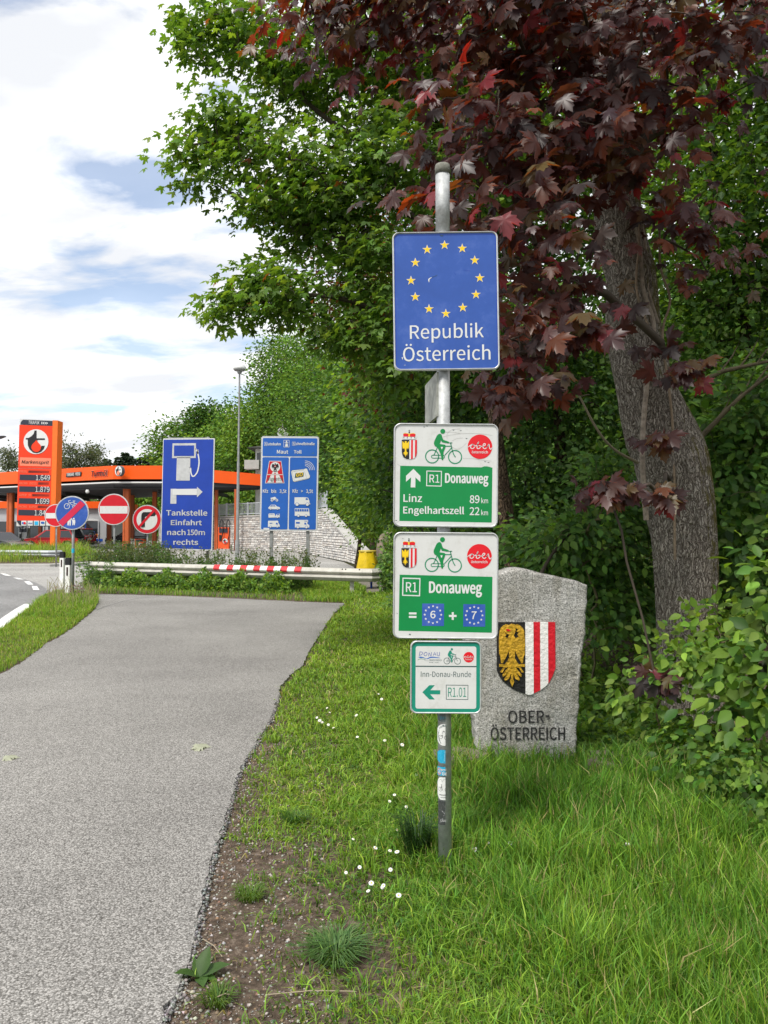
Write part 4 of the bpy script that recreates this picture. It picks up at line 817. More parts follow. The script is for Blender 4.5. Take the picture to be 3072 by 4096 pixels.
def fascia_item(name, cx, cy, fn):
    w_, ang, k = fboard(name, (cx, cy))
    b = Board(can, (cx, cy), k, 0.015); b.start(); fn(b)
    o = b.done(name); o.location = w_ - O; o.rotation_euler = (0, 0, ang); return o
def f1(b):
    b.poly([(660, 625), (890, 617), (880, 661), (650, 667)], BLACK, 1)
    b.text('TANKBARE PREISE', 668, 626, 874, 658, WHITE2, 2, bold=0.03, shear=0.15, slope=-3)
fascia_item('slogan_plate', 770, 642, f1)
def f2(b):
    b.text('Turmöl', 914, 594, 1164, 666, SALMON, 1, bold=0.07, shear=0.2, slope=-3)
    b.text('Turmöl', 918, 599, 1158, 662, BLACK, 2, bold=0.045, shear=0.2, slope=-3)
    b.rect(985, 600, 1090, 612, ORRED, 3)
fascia_item('brand_lettering', 1038, 630, f2)
lm = MB(); 
def f3(b): logo_t(b, 1248, 609, 50, red=SALMON, rim=True)
o = fascia_item('emblem', 1248, 609, f3); o.location += Vector((0, -.25, 0))
rim = MB(); rim.v = []; pts = [(.395 * math.cos(2 * math.pi * k / 24), .395 * math.sin(2 * math.pi * k / 24)) for k in range(24)]
rim.prism([(x, z) for x, z in pts], 0.012, .24, mat('emblem_rim', (0.1, 0.1, 0.11))); ro = rim.build('emblem_box', o)

# shop building beneath and behind the canopy
sh0 = at(-260, 2100, 86); sh1 = at(425, 2100, 86)
shop = empty('shop_building', (sh0.x, 86, 0), 'low grey petrol station shop with orange band behind the forecourt', 'building')
W_ = sh1.x - sh0.x
s_ = MB(); s_.box((W_ / 2, 5, 2.0), (W_, 10, 4.0), GREYP); s_.build('wall', shop)
s_ = MB(); s_.box((W_ / 2, 4.9, 4.35), (W_ + .5, 10.6, .75), ORANGE); s_.build('orange_band', shop)
s_ = MB(); s_.box((W_ * .2, 4.9, 4.98), (W_ * .4, 10.4, .5), RENDERW); s_.build('roof_edge', shop)
for k in range(9):
    x = W_ * (k + .6) / 9.4
    s_ = MB(); s_.box((0, 0, 1.35), (W_ / 12, .08, 2.3), GLASS); w1 = s_.build('window', shop, loc=(x, -.03, 0))
    s_ = MB(); s_.box((-W_ / 24, -.06, 1.35), (.12, .1, 2.4), GREYP); s_.box((W_ / 24, -.06, 1.35), (.12, .1, 2.4), GREYP); s_.build('frame', w1)

# price pylon
PY = 49.0
k1 = (460 / 2212.0) * PY / FPX          # metres per unit of the enlarged view of region 60..260
zr = 200 / 962.0; k1 = zr * PY / FPX
def pz(x, y): return at(60 + x * zr, 1660 + y * zr, PY)
o0 = pz(400, 1100)
pyl = empty('price_pylon', (o0.x, PY, 0), 'tall red and orange fuel price pylon with a round emblem and four prices', 'price sign')
c0 = (400, 1100)
b = Board(pyl, c0, k1, 0.012)
def put(name, **kw):
    o = b.done(name, **kw); o.location = (0, 0, o0.z); return o
mbp = MB()
tp = lambda x, y: ((x - 400) * k1, -(y - 1100) * k1 + o0.z)
mbp.prism([tp(80, 66), tp(718, 100), tp(690, 2148), tp(35, 2140)], 0.02, 0.55, mat('pylon_case', (0.62, 0.62, 0.62), 0.5)); mbp.build('case', pyl)
mbp = MB(); mbp.prism([tp(722, 98), tp(820, 102), tp(778, 2600), tp(690, 2600)], -.05, 0.75, mat('pylon_orange', (0.90, 0.17, 0.02), 0.45, var=0.05)); 
mbp.prism([tp(700, 2590), tp(770, 2590), tp(770, 2760), tp(700, 2760)], .0, 0.7, mat('pylon_orange', (0.9, 0.17, 0.02))); mbp.build('mast', pyl)
b.start()
b.poly([(75, 185), (718, 210), (706, 1030), (62, 1015)], ORRED, 1); put('emblem_panel')
b.start(); b.poly([(92, 180), (100, 140), (120, 105), (150, 85), (720, 110), (718, 208)], NAVY, 1)
b.text('TRAFIK', 252, 104, 468, 168, WHITE2, 2, bold=0.01, shear=0.15, slope=12)
for k in range(4): b.poly([(490 + 33 * k, 118 + k * 1.5), (528 + 33 * k, 151 + k), (494 + 33 * k, 182 + k), (505 + 33 * k, 150 + k)], WHITE2, 2)
put('tobacco_panel')
b.start(); logo_t(b, 402, 512, 240, 2, red=ORRED); put('emblem')
b.start(); b.poly([(95, 812), (692, 832), (686, 992), (92, 975)], SALMON, 2); b.text('Markensprit', 126, 862, 660, 952, BLACK, 3, bold=0.01, shear=0.25, slope=14); put('brand_panel')
b.start(); b.poly([(62, 1022), (710, 1040), (690, 2040), (45, 2030)], ORRED, 1)
put('price_panel')
for (nm, ty, pv, yb, x0, x1, dx) in (('DIESEL', 1062, '1.649', 1145, 88, 240, 0), ('RACING DIESEL', 1290, '1.879', 1370, 86, 430, -6), ('SUPER 95', 1515, '1.699', 1598, 78, 318, -10), ('RACING SUPER', 1740, '1.845', 1822, 76, 428, -18)):
    b.start(); b.poly([(95 + dx, yb), (686 + dx, yb + 14), (682 + dx, yb + 122), (92 + dx, yb + 108)], NAVY, 2)
    b.text(pv, 408 + dx, yb + 8, 678 + dx, yb + 112, WHITE2, 3, bold=0.0, slope=4); put('price_display')
    b.start(); b.text(nm, x0, ty, x1, ty + 44, SALMON, 2, bold=0.005, shear=0.2, slope=8)
    n = int((675 - x1 - 20) / 21)
    for k in range(n):
        x = x1 + 20 + k * 21; w_ = 14 - 7 * k / n; b.poly([(x + 6, ty + 4 + k * .4), (x + 6 + w_, ty + 4 + k * .4), (x + w_, ty + 50 + k * .4), (x, ty + 50 + k * .4)], BLACK, 2)
    put('fuel_name')
b.start(); b.poly([(45, 2030), (690, 2040), (688, 2148), (150, 2140), (90, 2110), (55, 2060)], NAVY, 1)
for k, x in enumerate((135, 255, 375, 495, 612)): b.rect(x, 2035, x + 100, 2130, WHITE2, 2)
b.poly(circle(170, 2082, 24), mat('card_blue', (0.02, 0.15, 0.5)), 3); b.poly(circle(202, 2082, 24), RED2, 4)
b.text('VISA', 272, 2070, 348, 2100, BLUE3, 3, bold=0.03, shear=0.2); b.rect(390, 2048, 460, 2118, mat('card_cyan', (0.02, 0.42, 0.75)), 3)
b.poly(circle(535, 2074, 22), BLUE3, 3); b.poly(circle(560, 2074, 22), mat('card_blue', (0.02, 0.15, 0.5)), 4)
put('card_strip')

# fuel dispensers
def dispenser(name, px, py0, py1, w, Y, m, label, logo=True, hoses=True):
    top = at(px, py0, Y); e = empty(name, (top.x, Y, -0.03), label, 'fuel pump'); wd = w * Y / FPX; h = top.z + .03
    q = MB(); q.box((0, 0, .08), (wd * 1.2, .8, .16), CONC); q.build('plinth', e)
    q = MB(); q.box((0, 0, h / 2 + .08), (wd, .6, h - .16), m); q.build('cabinet', e)
    q = MB(); q.box((0, -.32, h * .86), (wd * .8, .06, h * .18), NAVY); q.box((-wd * .28, -.32, h * .55), (wd * .22, .07, h * .25), BLACK); q.build('display', e)
    if hoses:
        for sx in (-1, 1):
            q = MB(); x = sx * wd * .32
            q.tube(spline([(x, -.35, .9 * h), (x, -.38, h * 1.12), (x + .1, -.38, h * 1.3), (x + .25, -.38, h * 1.2), (x + .22, -.45, h * .7), (x + .1, -.4, h * .45)], 5), 0.035, BLACK, 6); q.build('hose', e)
    if logo:
        bb = Board(e, (0, 0), 1.0, 0.01); bb.start(); logo_t(bb, wd * .18, -h * .42, wd * .24, 1); lo = bb.done('emblem'); lo.location = (0, -.34, 0)
    return e
dispenser('fuel_pump', 897, 2109, 2192, 42, 58.5, mat('pump_orange', (0.80, 0.10, 0.02), 0.5), 'orange truck diesel pump with looping black hoses in front of the stone wall')
dispenser('fuel_pump', 562, 2156, 2198, 34, 62, mat('pump_orange', (0.80, 0.10, 0.02), 0.5), 'low orange fuel pump with round emblem between two canopy columns', hoses=False)
dispenser('fuel_pump', 531, 2156, 2198, 24, 62.4, WHITE, 'low white pump cabinet left of the low orange one', logo=False, hoses=False)
dispenser('fuel_pump', 98, 2112, 2178, 36, 76, WHITE, 'white fuel pump behind the dark car at the left edge', logo=False)
bk = MB(); bk.lathe((0, 0, 0), [(.22, 0), (.3, .5), (.28, .52)], BLACK, 10); q = at(520, 2190, 58); bo = bk.build('bucket', loc=(q.x, 58, -.03)); tag(bo, 'black bucket at the foot of the front canopy column', 'bucket')

# ------------------------------------------------------------------ vehicles
def rot2(p, c, s): return (p[0] * c - p[1] * s, p[0] * s + p[1] * c, p[2])
def wheel(parent, x, y, r, w=0.2, side=1):
    t = MB(); vs = []; n = 18
    t.prism([(r * math.cos(2 * math.pi * k / n), r * math.sin(2 * math.pi * k / n)) for k in range(n)], -w / 2, w / 2, TYRE)
    o = t.build('wheel', parent, loc=(x, y, r))
    q = MB(); q.prism([(r * .66 * math.cos(2 * math.pi * k / n), r * .66 * math.sin(2 * math.pi * k / n)) for k in range(n)], -w / 2 - .012, w / 2 + .012, RIM)
    for k in range(5):
        a = 2 * math.pi * (k + .5) / 5; ca, sa = math.cos(a), math.sin(a)
        q.prism([(r * .2 * ca - r * .1 * sa, r * .2 * sa + r * .1 * ca), (r * .6 * ca - r * .14 * sa, r * .6 * sa + r * .14 * ca), (r * .6 * ca + r * .14 * sa, r * .6 * sa - r * .14 * ca), (r * .2 * ca + r * .1 * sa, r * .2 * sa - r * .1 * ca)], -w / 2 - .02, w / 2 + .02, BLACK)
    q.build('rim', o)
def car(loc, rz, L, W, Hh, paint, label, kind='hatch', cat='car'):
    """car pointing along +x"""
    e = empty('parked_car' , loc, label, cat, rot=(0, 0, rz))
    wr = .33 * Hh / 1.5; g = .2; belt = Hh * .60; w2 = W / 2; x0, x1 = -L / 2, L / 2; xf, xr = x1 - L * .19, x0 + L * .19
    def arch(cx): return [(cx + (wr + .05) * math.cos(a), wr + (wr + .05) * math.sin(a)) for a in [math.pi * (k / 6) for k in range(7)]]
    low = [(x0 + .05, g), (x0, .45), (x0 + .03, belt - .1), (x0 + .12, belt)] + ([(x1 - L * .30, belt + .03), (x1 - L * .12, belt - .08), (x1 - .08, belt - .22)]) + [(x1, .5), (x1 - .04, g)]
    bot = [p for p in arch(xf) if p[1] > g - .01] ; bot2 = [p for p in arch(xr)if p[1] > g - .01]
    outline = low + [(xf + wr + .05, g)] + bot + [(xf - wr - .05, g), (xr + wr + .05, g)] + bot2 + [(xr - wr - .05, g)]
    m = MB(); n = len(outline)
    def wy(x, z): return w2 * (1 - .10 * max(0, (abs(x) - L * .36) / (L * .14)) ** 2) * (1 - .06 * max(0, (z - .5)) / (belt - .4))
    vs = [(x, -wy(x, z), z) for x, z in outline] + [(x, wy(x, z), z) for x, z in outline]
    fs = [tuple(range(n)), tuple(range(2 * n - 1, n - 1, -1))] + [(i, i + n, (i + 1) % n + n, (i + 1) % n) for i in range(n)]
    m.add(vs, fs, paint); m.build('body', e)
    m = MB(); m.box((0, 0, g + .12), (L * .9, W * .8, .22), TYRE); m.build('underbody', e)
    ru = x0 + (.55 if kind == 'sedan' else .22); rt = x0 + (1.2 if kind == 'sedan' else .55); ft = x1 - L * .47; fb = x1 - L * .27
    gh = [(ru, belt - .02), (rt, Hh - .05), (ft, Hh - .03), (fb, belt - .02)]
    def loft(pts, a, b_, mm, nm, eps=0):
        q = MB(); k = len(pts)
        wv = lambda z: w2 * (.90 - .22 * max(0, (z - belt)) / (Hh - belt)) + eps
        q.add([(x, -wv(z), z) for x, z in pts] + [(x, wv(z), z) for x, z in pts], [tuple(range(k)), tuple(range(2 * k - 1, k - 1, -1))] + [(i, i + k, (i + 1) % k + k, (i + 1) % k) for i in range(k)], mm)
        return q.build(nm, e)
    loft(gh[::-1], 0, 0, GLASS, 'window')
    loft([(rt - .1, Hh - .07), (rt, Hh - .02), ((rt + ft) / 2, Hh), (ft, Hh - .02), (ft + .12, Hh - .09)][::-1], 0, 0, paint, 'roof', .02)
    for (a, b_) in (((fb - .02, belt - .02), (ft + .05, Hh - .04)), (((rt + ft) / 2 - .05, belt - .02), ((rt + ft) / 2 - .1, Hh - .04)), ((ru + .1, belt - .02), (rt + .05, Hh - .04))):
        loft([(a[0] - .05, a[1]), (b_[0] - .05, b_[1]), (b_[0] + .05, b_[1]), (a[0] + .06, a[1])][::-1], 0, 0, paint, 'pillar', .012)
    for sx, xx in ((1, xf), (1, xr)):
        wheel(e, xx, -w2 + .1, wr); wheel(e, xx, w2 - .1, wr)
    for sy in (-1, 1):
        q = MB(); q.box((x1 - .12, sy * w2 * .70, belt - .26), (.22, W * .2, .14), CHROME); q.build('headlight', e)
        q = MB(); q.box((x0 + .06, sy * w2 * .78, belt - .18), (.14, W * .14, .22), RED); q.build('tail_light', e)
        q = MB(); q.box((fb - .1, sy * (w2 + .06), belt + .06), (.1, .16, .12), paint); q.build('mirror', e)
    q = MB(); q.box((x1 - .02, 0, .45), (.08, W * .62, .22), BLACK); q.build('grille', e)
    q = MB(); q.box((x1 + .03, 0, .42), (.02, .5, .12), WHITE2); q.build('number_plate', e)
    q = MB(); q.box((x0 - .02, 0, .62), (.02, .5, .12), WHITE2); q.build('number_plate', e)
    return e
PBLK = mat('black_paint', (0.014, 0.014, 0.017), 0.18, 0.2, spec=0.7); PRED = mat('red_paint', (0.42, 0.006, 0.012), 0.2, 0.1, spec=0.7)
PDK = mat('dark_grey_paint', (0.05, 0.052, 0.06), 0.2, 0.4, spec=0.7); PBLU = mat('truck_blue', (0.02, 0.10, 0.46), 0.25, spec=0.6)
def place(px, py, Y): p = at(px, py, Y); return (p.x, Y, -0.03)
car(place(4, 2200, 53), math.radians(-28), 4.5, 1.8, 1.45, PDK, 'dark grey saloon car cut off by the left edge, nose towards the price pylon', 'sedan')
car(place(192, 2190, 62), math.radians(207), 4.3, 1.8, 1.6, PRED, 'bright red hatchback passing behind the price pylon')
car(place(247, 2188, 69), math.radians(196), 4.2, 1.82, 1.72, PBLK, 'black off-road car just behind the red hatchback, rear wheel showing')
car(place(318, 2176, 84), math.radians(140), 4.2, 1.8, 1.75, PRED, 'red car with a white roof seen from behind beside the blue truck')
car(place(506, 2176, 84), math.radians(200), 4.4, 1.85, 1.55, PBLK, 'black car standing behind the front canopy column')
# truck, nose towards the camera (built along +x, then turned)
tl = place(386, 2172, 86)
tr = empty('blue_truck', tl, 'blue and white lorry seen head-on under the canopy behind the parked cars', 'truck', rot=(0, 0, math.radians(-73)))
w2 = 1.25
q = MB(); q.prism([(0.0, .35), (0.05, 1.3), (-.05, 1.5), (-.35, 2.75), (-2.1, 2.95), (-2.1, .6), (-.5, .35)], -w2, w2, PBLU); q.build('cab', tr)
q = MB(); q.prism([(-.30, 2.76), (-.75, 3.45), (-2.1, 3.75), (-2.1, 2.96)], -w2 * .95, w2 * .95, WHITE2); q.build('roof_deflector', tr)
q = MB(); q.prism([(0.005 - .03, 1.62), (.02 - .03, 1.62), (-.33, 2.62), (-.36, 2.62)], -w2 * .9, w2 * .9, GLASS); q.build('windscreen', tr)
q = MB(); q.prism([(-.28, 2.64), (.06, 2.60), (.06, 2.76), (-.28, 2.8)], -w2 * .95, w2 * .95, WHITE2); q.build('sun_visor', tr)
for k in range(5):
    q = MB(); q.box((.05, 0, .62 + k * .17), (.08, 1.5 - .04 * k, .07), GREYP if k % 2 else BLACK); q.build('grille_bar', tr)
q = MB(); q.box((.08, 0, .45), (.25, 2.45, .3), PBLU); q.build('bumper', tr)
for sy in (-1, 1):
    q = MB(); q.box((.06, sy * .98, .75), (.1, .35, .2), CHROME); q.build('headlight', tr)
    q = MB(); q.box((-.1, sy * 1.42, 2.2), (.1, .2, .6), BLACK); q.build('mirror', tr)
    wheel(tr, -.9, sy * 1.05, .5, .3); wheel(tr, -4.2, sy * 1.05, .5, .3); wheel(tr, -8, sy * 1.05, .5, .3)
q = MB(); q.box((.13, 0, .62), (.02, .5, .12), WHITE2); q.build('number_plate', tr)
q = MB(); q.box((.13, .1, 1.0), (.02, .38, .3), mat('hazard_orange', (0.9, .25, .01))); q.build('hazard_plate', tr)
q = MB(); q.box((-6.5, 0, 2.3), (8.2, 2.5, 2.8), WHITE); q.build('trailer', tr)
# two bicycles on the rear of the red car
def bicycle(loc, rz, label, m):
    e = empty('bicycle', loc, label, 'bicycle', rot=(0, 0, rz))
    for x in (-.52, .52):
        q = MB(); n = 18; R = .34
        q.tube([(x + R * math.cos(2 * math.pi * k / n), 0, R + R * math.sin(2 * math.pi * k / n)) for k in range(n + 1)], .022, TYRE, 5, cap=False); q.build('wheel', e)
    q = MB()
    for a, b_ in (((-.52, .34), (-.1, .3)), ((-.1, .3), (-.2, .85)), ((-.2, .78), (.36, .80)), ((-.1, .3), (.36, .72)), ((.36, .92), (.52, .34)), ((-.52, .34), (-.2, .75))): q.tube([(a[0], 0, a[1]), (b_[0], 0, b_[1])], .022, m, 5)
    q.build('frame', e)
    q = MB(); q.box((-.22, 0, .9), (.25, .12, .05), BLACK); q.build('saddle', e)
    q = MB(); q.tube([(.34, -.28, .98), (.36, 0, .95), (.34, .28, .98)], .018, BLACK, 5); q.build('handlebar', e)
p = at(362, 2160, 80); bicycle((p.x, 80, .35), math.radians(70), 'white bicycle hung on a rack in front of the blue truck', WHITE2)
p = at(376, 2160, 80.4); bicycle((p.x, 80.4, .35), math.radians(75), 'dark bicycle hung on a rack beside the white one', BLACK)
q = MB(); q.box((0, 0, .3), (1.0, .5, .08), BLACK); q.box((0, .2, .15), (.1, .1, .3), BLACK); p = at(369, 2170, 80.2); tag(q.build('bicycle_rack', loc=(p.x, 80.2, 0)), 'low black carrier rack under the two bicycles', 'bicycle rack')

# ------------------------------------------------------------------ far road signs
def post(parent, x, z0, z1, y=0.06, r=0.03, m=None, name='post', box=False):
    q = MB()
    if box: q.box((x, y, (z0 + z1) / 2), (r * 2, r * 2, z1 - z0), m or GALV2)
    else: q.tube([(x, y, z0), (x, y, z1)], r, m or GALV2, 12)
    return q.build(name, parent, smooth=not box)
def round_sign(name, px, py, diam_px, Y, label, group=None, z=0.386, zoff=-0.03):
    c = at(px, py, Y); k = Y / FPX
    e = empty(name, (c.x, Y, zoff), label, 'road sign', group)
    R = diam_px / 2 * k
    face_z = c.z - zoff
    q = MB(); q.prism([(R * math.cos(2 * math.pi * t / 40), face_z + R * math.sin(2 * math.pi * t / 40)) for t in range(40)], 0.0, 0.022, WHITE); q.build('plate', e)
    q = MB(); n = 40
    q.tube([(R * .99 * math.cos(2 * math.pi * t / n), .01, face_z + R * .99 * math.sin(2 * math.pi * t / n)) for t in range(n + 1)], .014, ALU, 6, cap=False); q.build('rim', e)
    for dz_ in (-.18, .18):
        q = MB(); q.box((0, .05, face_z + dz_ * R / .4), (.22, .05, .05), GALV2); q.build('bracket', e)
    pz_ = post(e, 0, 0, face_z + R * .8, y=.085, r=.032, m=GALV2)
    b = Board(e, (0, 0), k, 0.003)
    return e, b, face_z, diam_px / 2
def fin(b, name, z): 
    o = b.done(name); o.location = (0, 0, z); return o
# sign at the end of the path: blue disc with bicycle, pedestrians and a crimson bar
e, b, fz, R = round_sign('end_of_path_sign', 288, 2052, 133, 17.8, 'round blue cycle and footpath sign struck through by a crimson bar, on a grey post')
b.start(); b.poly(circle(0, 0, R * .955, 40), BLUE, 1); fin(b, 'face', fz)
S_ = 1 / 3.457                                # enlarged view (0.2893 px) -> px
def u(x, y): return ((x - 995) * .2893, (y - 802) * .2893)
b.start()
for cx in (925, 1040):
    o1 = circle(*u(cx, 708), 40 * .2893, 24); o2 = circle(*u(cx, 708), 33 * .2893, 24); b.ring(o1, o2, WHITE2, 2)
for pts in (((925, 708), (955, 660), (1010, 700), (1040, 708)), ((955, 660), (1025, 655), (1010, 700)), ((1025, 655), (1020, 636)), ((1005, 636), (1040, 636)), ((955, 665), (945, 632), (975, 628)), ((1025, 655), (1042, 708))):
    b.stroke([u(*p) for p in pts], 7 * .2893, WHITE2, 2, caps=False)
fin(b, 'bicycle_symbol', fz)
b.start()
b.poly([u(*p) for p in ((935, 905), (985, 895), (980, 975), (965, 978), (960, 920), (952, 975), (935, 972))], WHITE2, 2)
b.poly(circle(*u(958, 800), 12 * .2893, 12), WHITE2, 2); b.poly([u(*p) for p in ((930, 820), (985, 815), (990, 900), (935, 905))], WHITE2, 2)
b.poly(circle(*u(1022, 880), 12 * .2893, 12), WHITE2, 2)
b.poly([u(*p) for p in ((985, 865), (1008, 898), (1040, 895), (1044, 930), (1035, 970), (1024, 972), (1020, 940), (1014, 970), (1002, 972), (1003, 925))], WHITE2, 2)
fin(b, 'pedestrian_symbol', fz)
b.start(); b.poly([u(*p) for p in ((803, 930), (1112, 632), (1178, 685), (870, 985))], CRIM, 3); fin(b, 'diagonal_bar', fz)
q = MB(); q.tube([(0, .085, 1.05), (0, .085, 1.15)], .034, mat('cyan_sticker', (0.02, .42, .62)), 12); q.build('sticker', e)
def no_entry(px, py, d, Y, label):
    e, b, fz, R = round_sign('no_entry_sign', px, py, d, Y, label, 'no entry signs')
    b.start(); b.poly(circle(0, 0, R * .95, 40), RED, 1); fin(b, 'face', fz)
    b.start(); b.rect(-R * .90, -R * .22, R * .90, R * .26, WHITE, 2); fin(b, 'bar', fz)
no_entry(455, 2038, 124, 23.6, 'large red no entry sign, right of the struck-through blue disc')
no_entry(223, 2062, 89, 33.0, 'smaller no entry sign half hidden behind the blue cycle path disc')
e, b, fz, R = round_sign('no_right_turn_sign', 588, 2078, 114, 24.6, 'red-ringed round sign forbidding a right turn, beside the tall blue filling station sign')
b.start(); b.poly(circle(0, 0, R * .96, 40), RED, 1); b.poly(circle(0, 0, R * .73, 36), WHITE, 2); fin(b, 'face', fz)
def u3(x, y): return ((x - 310) * .3496, (y - 740) * .3496)
b.start(); b.poly([u3(*p) for p in [(245, 840), (245, 700), (250, 672), (268, 656), (395, 653), (414, 678), (398, 702), (300, 704), (288, 715), (288, 838), (277, 820), (265, 846), (256, 822)]], BLACK, 3); fin(b, 'arrow', fz)
b.start(); b.poly([u3(*p) for p in ((206, 822), (386, 618), (408, 634), (232, 832))], RED, 4); fin(b, 'diagonal_bar', fz)

# blue sign "Tankstelle Einfahrt nach 150m rechts"
YT = 25.5; zt = 240 / 1062.0; kt = zt * YT / FPX
c = (490, 1100); w0 = at(640 + c[0] * zt, 1730 + c[1] * zt, YT)
ts = empty('filling_station_sign', (w0.x, YT, 0), 'tall blue filling station sign with white pump, arrow and the words Tankstelle Einfahrt', 'road sign')
T = lambda x, y: ((x - c[0]) * kt, -(y - c[1]) * kt + w0.z)
q = MB(); q.prism([T(50, 105), T(965, 100), T(928, 2095), T(16, 2065)], 0.01, .05, GREYP); q.build('panel', ts)
b = Board(ts, c, kt, 0.006)
def putt(n):
    o = b.done(n); o.location = (0, 0, w0.z)
b.start(); b.poly([(60, 102), (950, 98), (965, 115), (930, 2080), (915, 2094), (30, 2068), (16, 2050), (48, 118)], WHITE2, 0.2)
b.poly([(68, 124), (940, 116), (946, 130), (912, 2058), (900, 2070), (38, 2042), (30, 2030), (58, 134)], BLUE3, 1); putt('face')
b.start()
b.poly([(218, 190), (634, 186), (632, 450), (210, 452)], GREYW, 2); b.poly([(246, 228), (600, 226), (598, 412), (244, 414)], BLUE3, 3)
b.poly([(296, 440), (536, 440), (527, 850), (286, 850)], GREYW, 2)
b.stroke(spline([(634, 290), (665, 360), (685, 460), (688, 560), (662, 690), (610, 765), (570, 768), (545, 700), (542, 640), (530, 620)]), 22, WHITE2, 2); b.stroke([(668, 315), (662, 370)], 26, WHITE2, 2); putt('pump_symbol')
b.start(); b.poly([(190, 996), (292, 996), (292, 1260), (186, 1260)], GREYW, 2); b.poly([(225, 1000), (656, 996), (656, 1106), (225, 1104)], WHITE2, 3); b.poly([(656, 960), (756, 1052), (656, 1148)], GREYW, 2); putt('arrow')
for (t, x0, x1, y0, y1, bo) in (('Tankstelle', 112, 842, 1366, 1472, .055), ('Einfahrt', 196, 746, 1540, 1642, .055), ('nach', 132, 460, 1712, 1816, .055), ('150', 490, 672, 1716, 1818, .055), ('m', 688, 802, 1742, 1816, .06), ('rechts', 242, 682, 1886, 1990, .055)):
    b.start(); b.text(t, x0, y0, x1, y1, GREYW, 2, bold=bo, slope=3); putt('lettering')
for x in (150, 835): post(ts, (x - c[0]) * kt, 0, w0.z + (c[1] - 70) * kt, .10, .05, GALV2)
q = MB(); q.box((0, .08, T(0, 95)[1]), (1.35, .06, .05), GALV2); q.build('top_bar', ts)

# toll sign
YM = 24.0; zm = 310 / 1558.0; km = zm * YM / FPX; cm_ = (790, 1070); w0m = at(1000 + cm_[0] * zm, 1720 + cm_[1] * zm, YM)
ms = empty('toll_sign', (w0m.x, YM, 0), 'blue motorway toll sign with vignette, toll box and small vehicle pictures on two posts', 'road sign')
T = lambda x, y: ((x - cm_[0]) * km, -(y - cm_[1]) * km + w0m.z)
b = Board(ms, cm_, km, 0.005)
def putm(n):
    o = b.done(n); o.location = (0, 0, w0m.z)
lean = lambda P: [(x - (y - 1070) * 0.016, y + (x - 790) * .006) for x, y in P]
q = MB(); q.prism([T(*p) for p in lean(rrect(208, 122, 1372, 2030, 50))], 0.008, .05, WHITE); q.build('panel', ms)
b.start(); b.ring(lean(rrect(208, 122, 1372, 2030, 50)), lean(rrect(222, 138, 1358, 2014, 40)), ALU, 1)
b.poly(lean(rrect(222, 138, 1358, 2014, 40)), WHITE2, .5); putm('frame')
for r_ in ((240, 160, 1340, 528, 22), (240, 548, 772, 2000, 26), (795, 548, 1340, 2000, 26)):
    b.start(); b.poly(lean(rrect(*r_)), BLUE2, 1.6); putm('blue_field')
def lt(t, x0, y0, x1, y1, m=WHITE2, bo=.055, sh=0, ly=3, nm='lettering'):
    b.start(); b.text(t, x0, y0, x1, y1, m, ly, bold=bo, shear=sh, slope=4); putm(nm)
b.start(); b.ring(rrect(282, 240, 350, 314, 4), rrect(287, 245, 345, 309, 3), WHITE2, 3); b.text('A', 296, 253, 338, 303, WHITE2, 3, bold=.05); b.text('utobahn', 358, 246, 618, 308, WHITE2, 3, bold=.055, slope=3)
b.ring(rrect(846, 236, 914, 310, 4), rrect(851, 241, 909, 305, 3), WHITE2, 3); b.text('S', 862, 249, 900, 299, WHITE2, 3, bold=.05); b.text('chnellstraße', 922, 240, 1302, 302, WHITE2, 3, bold=.055, slope=3); putm('lettering')
b.start(); b.ring(rrect(674, 200, 790, 345, 6), rrect(681, 207, 783, 338, 4), WHITE2, 3); b.poly([(722, 212), (742, 212), (764, 332), (704, 332)], WHITE2, 3)
b.poly([(694, 250), (772, 250), (756, 266), (710, 266)], BLUE2, 4); b.poly([(694, 248), (772, 248), (765, 258), (700, 258)], WHITE2, 5); putm('motorway_symbol')
lt('Maut', 540, 398, 768, 474); lt('Toll', 880, 398, 1036, 472)
lt('Kfz bis 3,5t', 258, 1184, 736, 1280, bo=.03); lt('Kfz > 3,5t', 858, 1184, 1268, 1280, bo=.03)
b.start(); b.poly([(385, 620), (628, 622), (692, 1072), (304, 1072)], WHITE2, 2); b.poly([(392, 630), (620, 632), (680, 1060), (318, 1060)], RED, 3)
b.poly(circle(507, 742, 100), WHITE2, 4); b.poly([(470, 820), (545, 820), (572, 886), (438, 886)], WHITE2, 4); b.poly([(494, 856), (514, 856), (516, 886), (492, 886)], RED, 5)
b.rect(342, 892, 660, 904, WHITE2, 4); b.poly([(420, 908), (486, 908), (480, 1058), (348, 1058)], WHITE2, 4); b.poly([(520, 908), (588, 908), (660, 1058), (524, 1058)], WHITE2, 4); putm('vignette_symbol')
b.start()
body = [(507, 665), (520, 676), (514, 700), (535, 690), (560, 675), (572, 700), (578, 740), (566, 770), (552, 735), (552, 790), (538, 750), (528, 765), (540, 820), (508, 800)]
b.poly(body + [(1014 - x, y) for x, y in body[::-1]], BLACK, 5); b.rect(490, 712, 524, 745, RED, 6); b.rect(490, 724, 524, 733, WHITE2, 7); putm('eagle')
lt('Vignette', 348, 945, 664, 1040, DGREY, -.005, 0, 6)
b.start(); b.poly([(822, 840), (840, 808), (1080, 785), (1120, 768), (1150, 772), (1212, 930), (1205, 960), (1180, 985), (890, 1050), (862, 1030)], DGREY, 2); b.poly([(828, 842), (845, 813), (1082, 790), (1120, 774), (1146, 777), (1206, 930), (1200, 956), (1178, 978), (893, 1043), (868, 1027)], WHITE2, 3)
b.stroke([(858, 840), (1078, 800), (1140, 960)], 3, DGREY, 4, caps=False); b.stroke([(840, 815), (895, 1030), (1180, 966)], 3, DGREY, 4, caps=False)
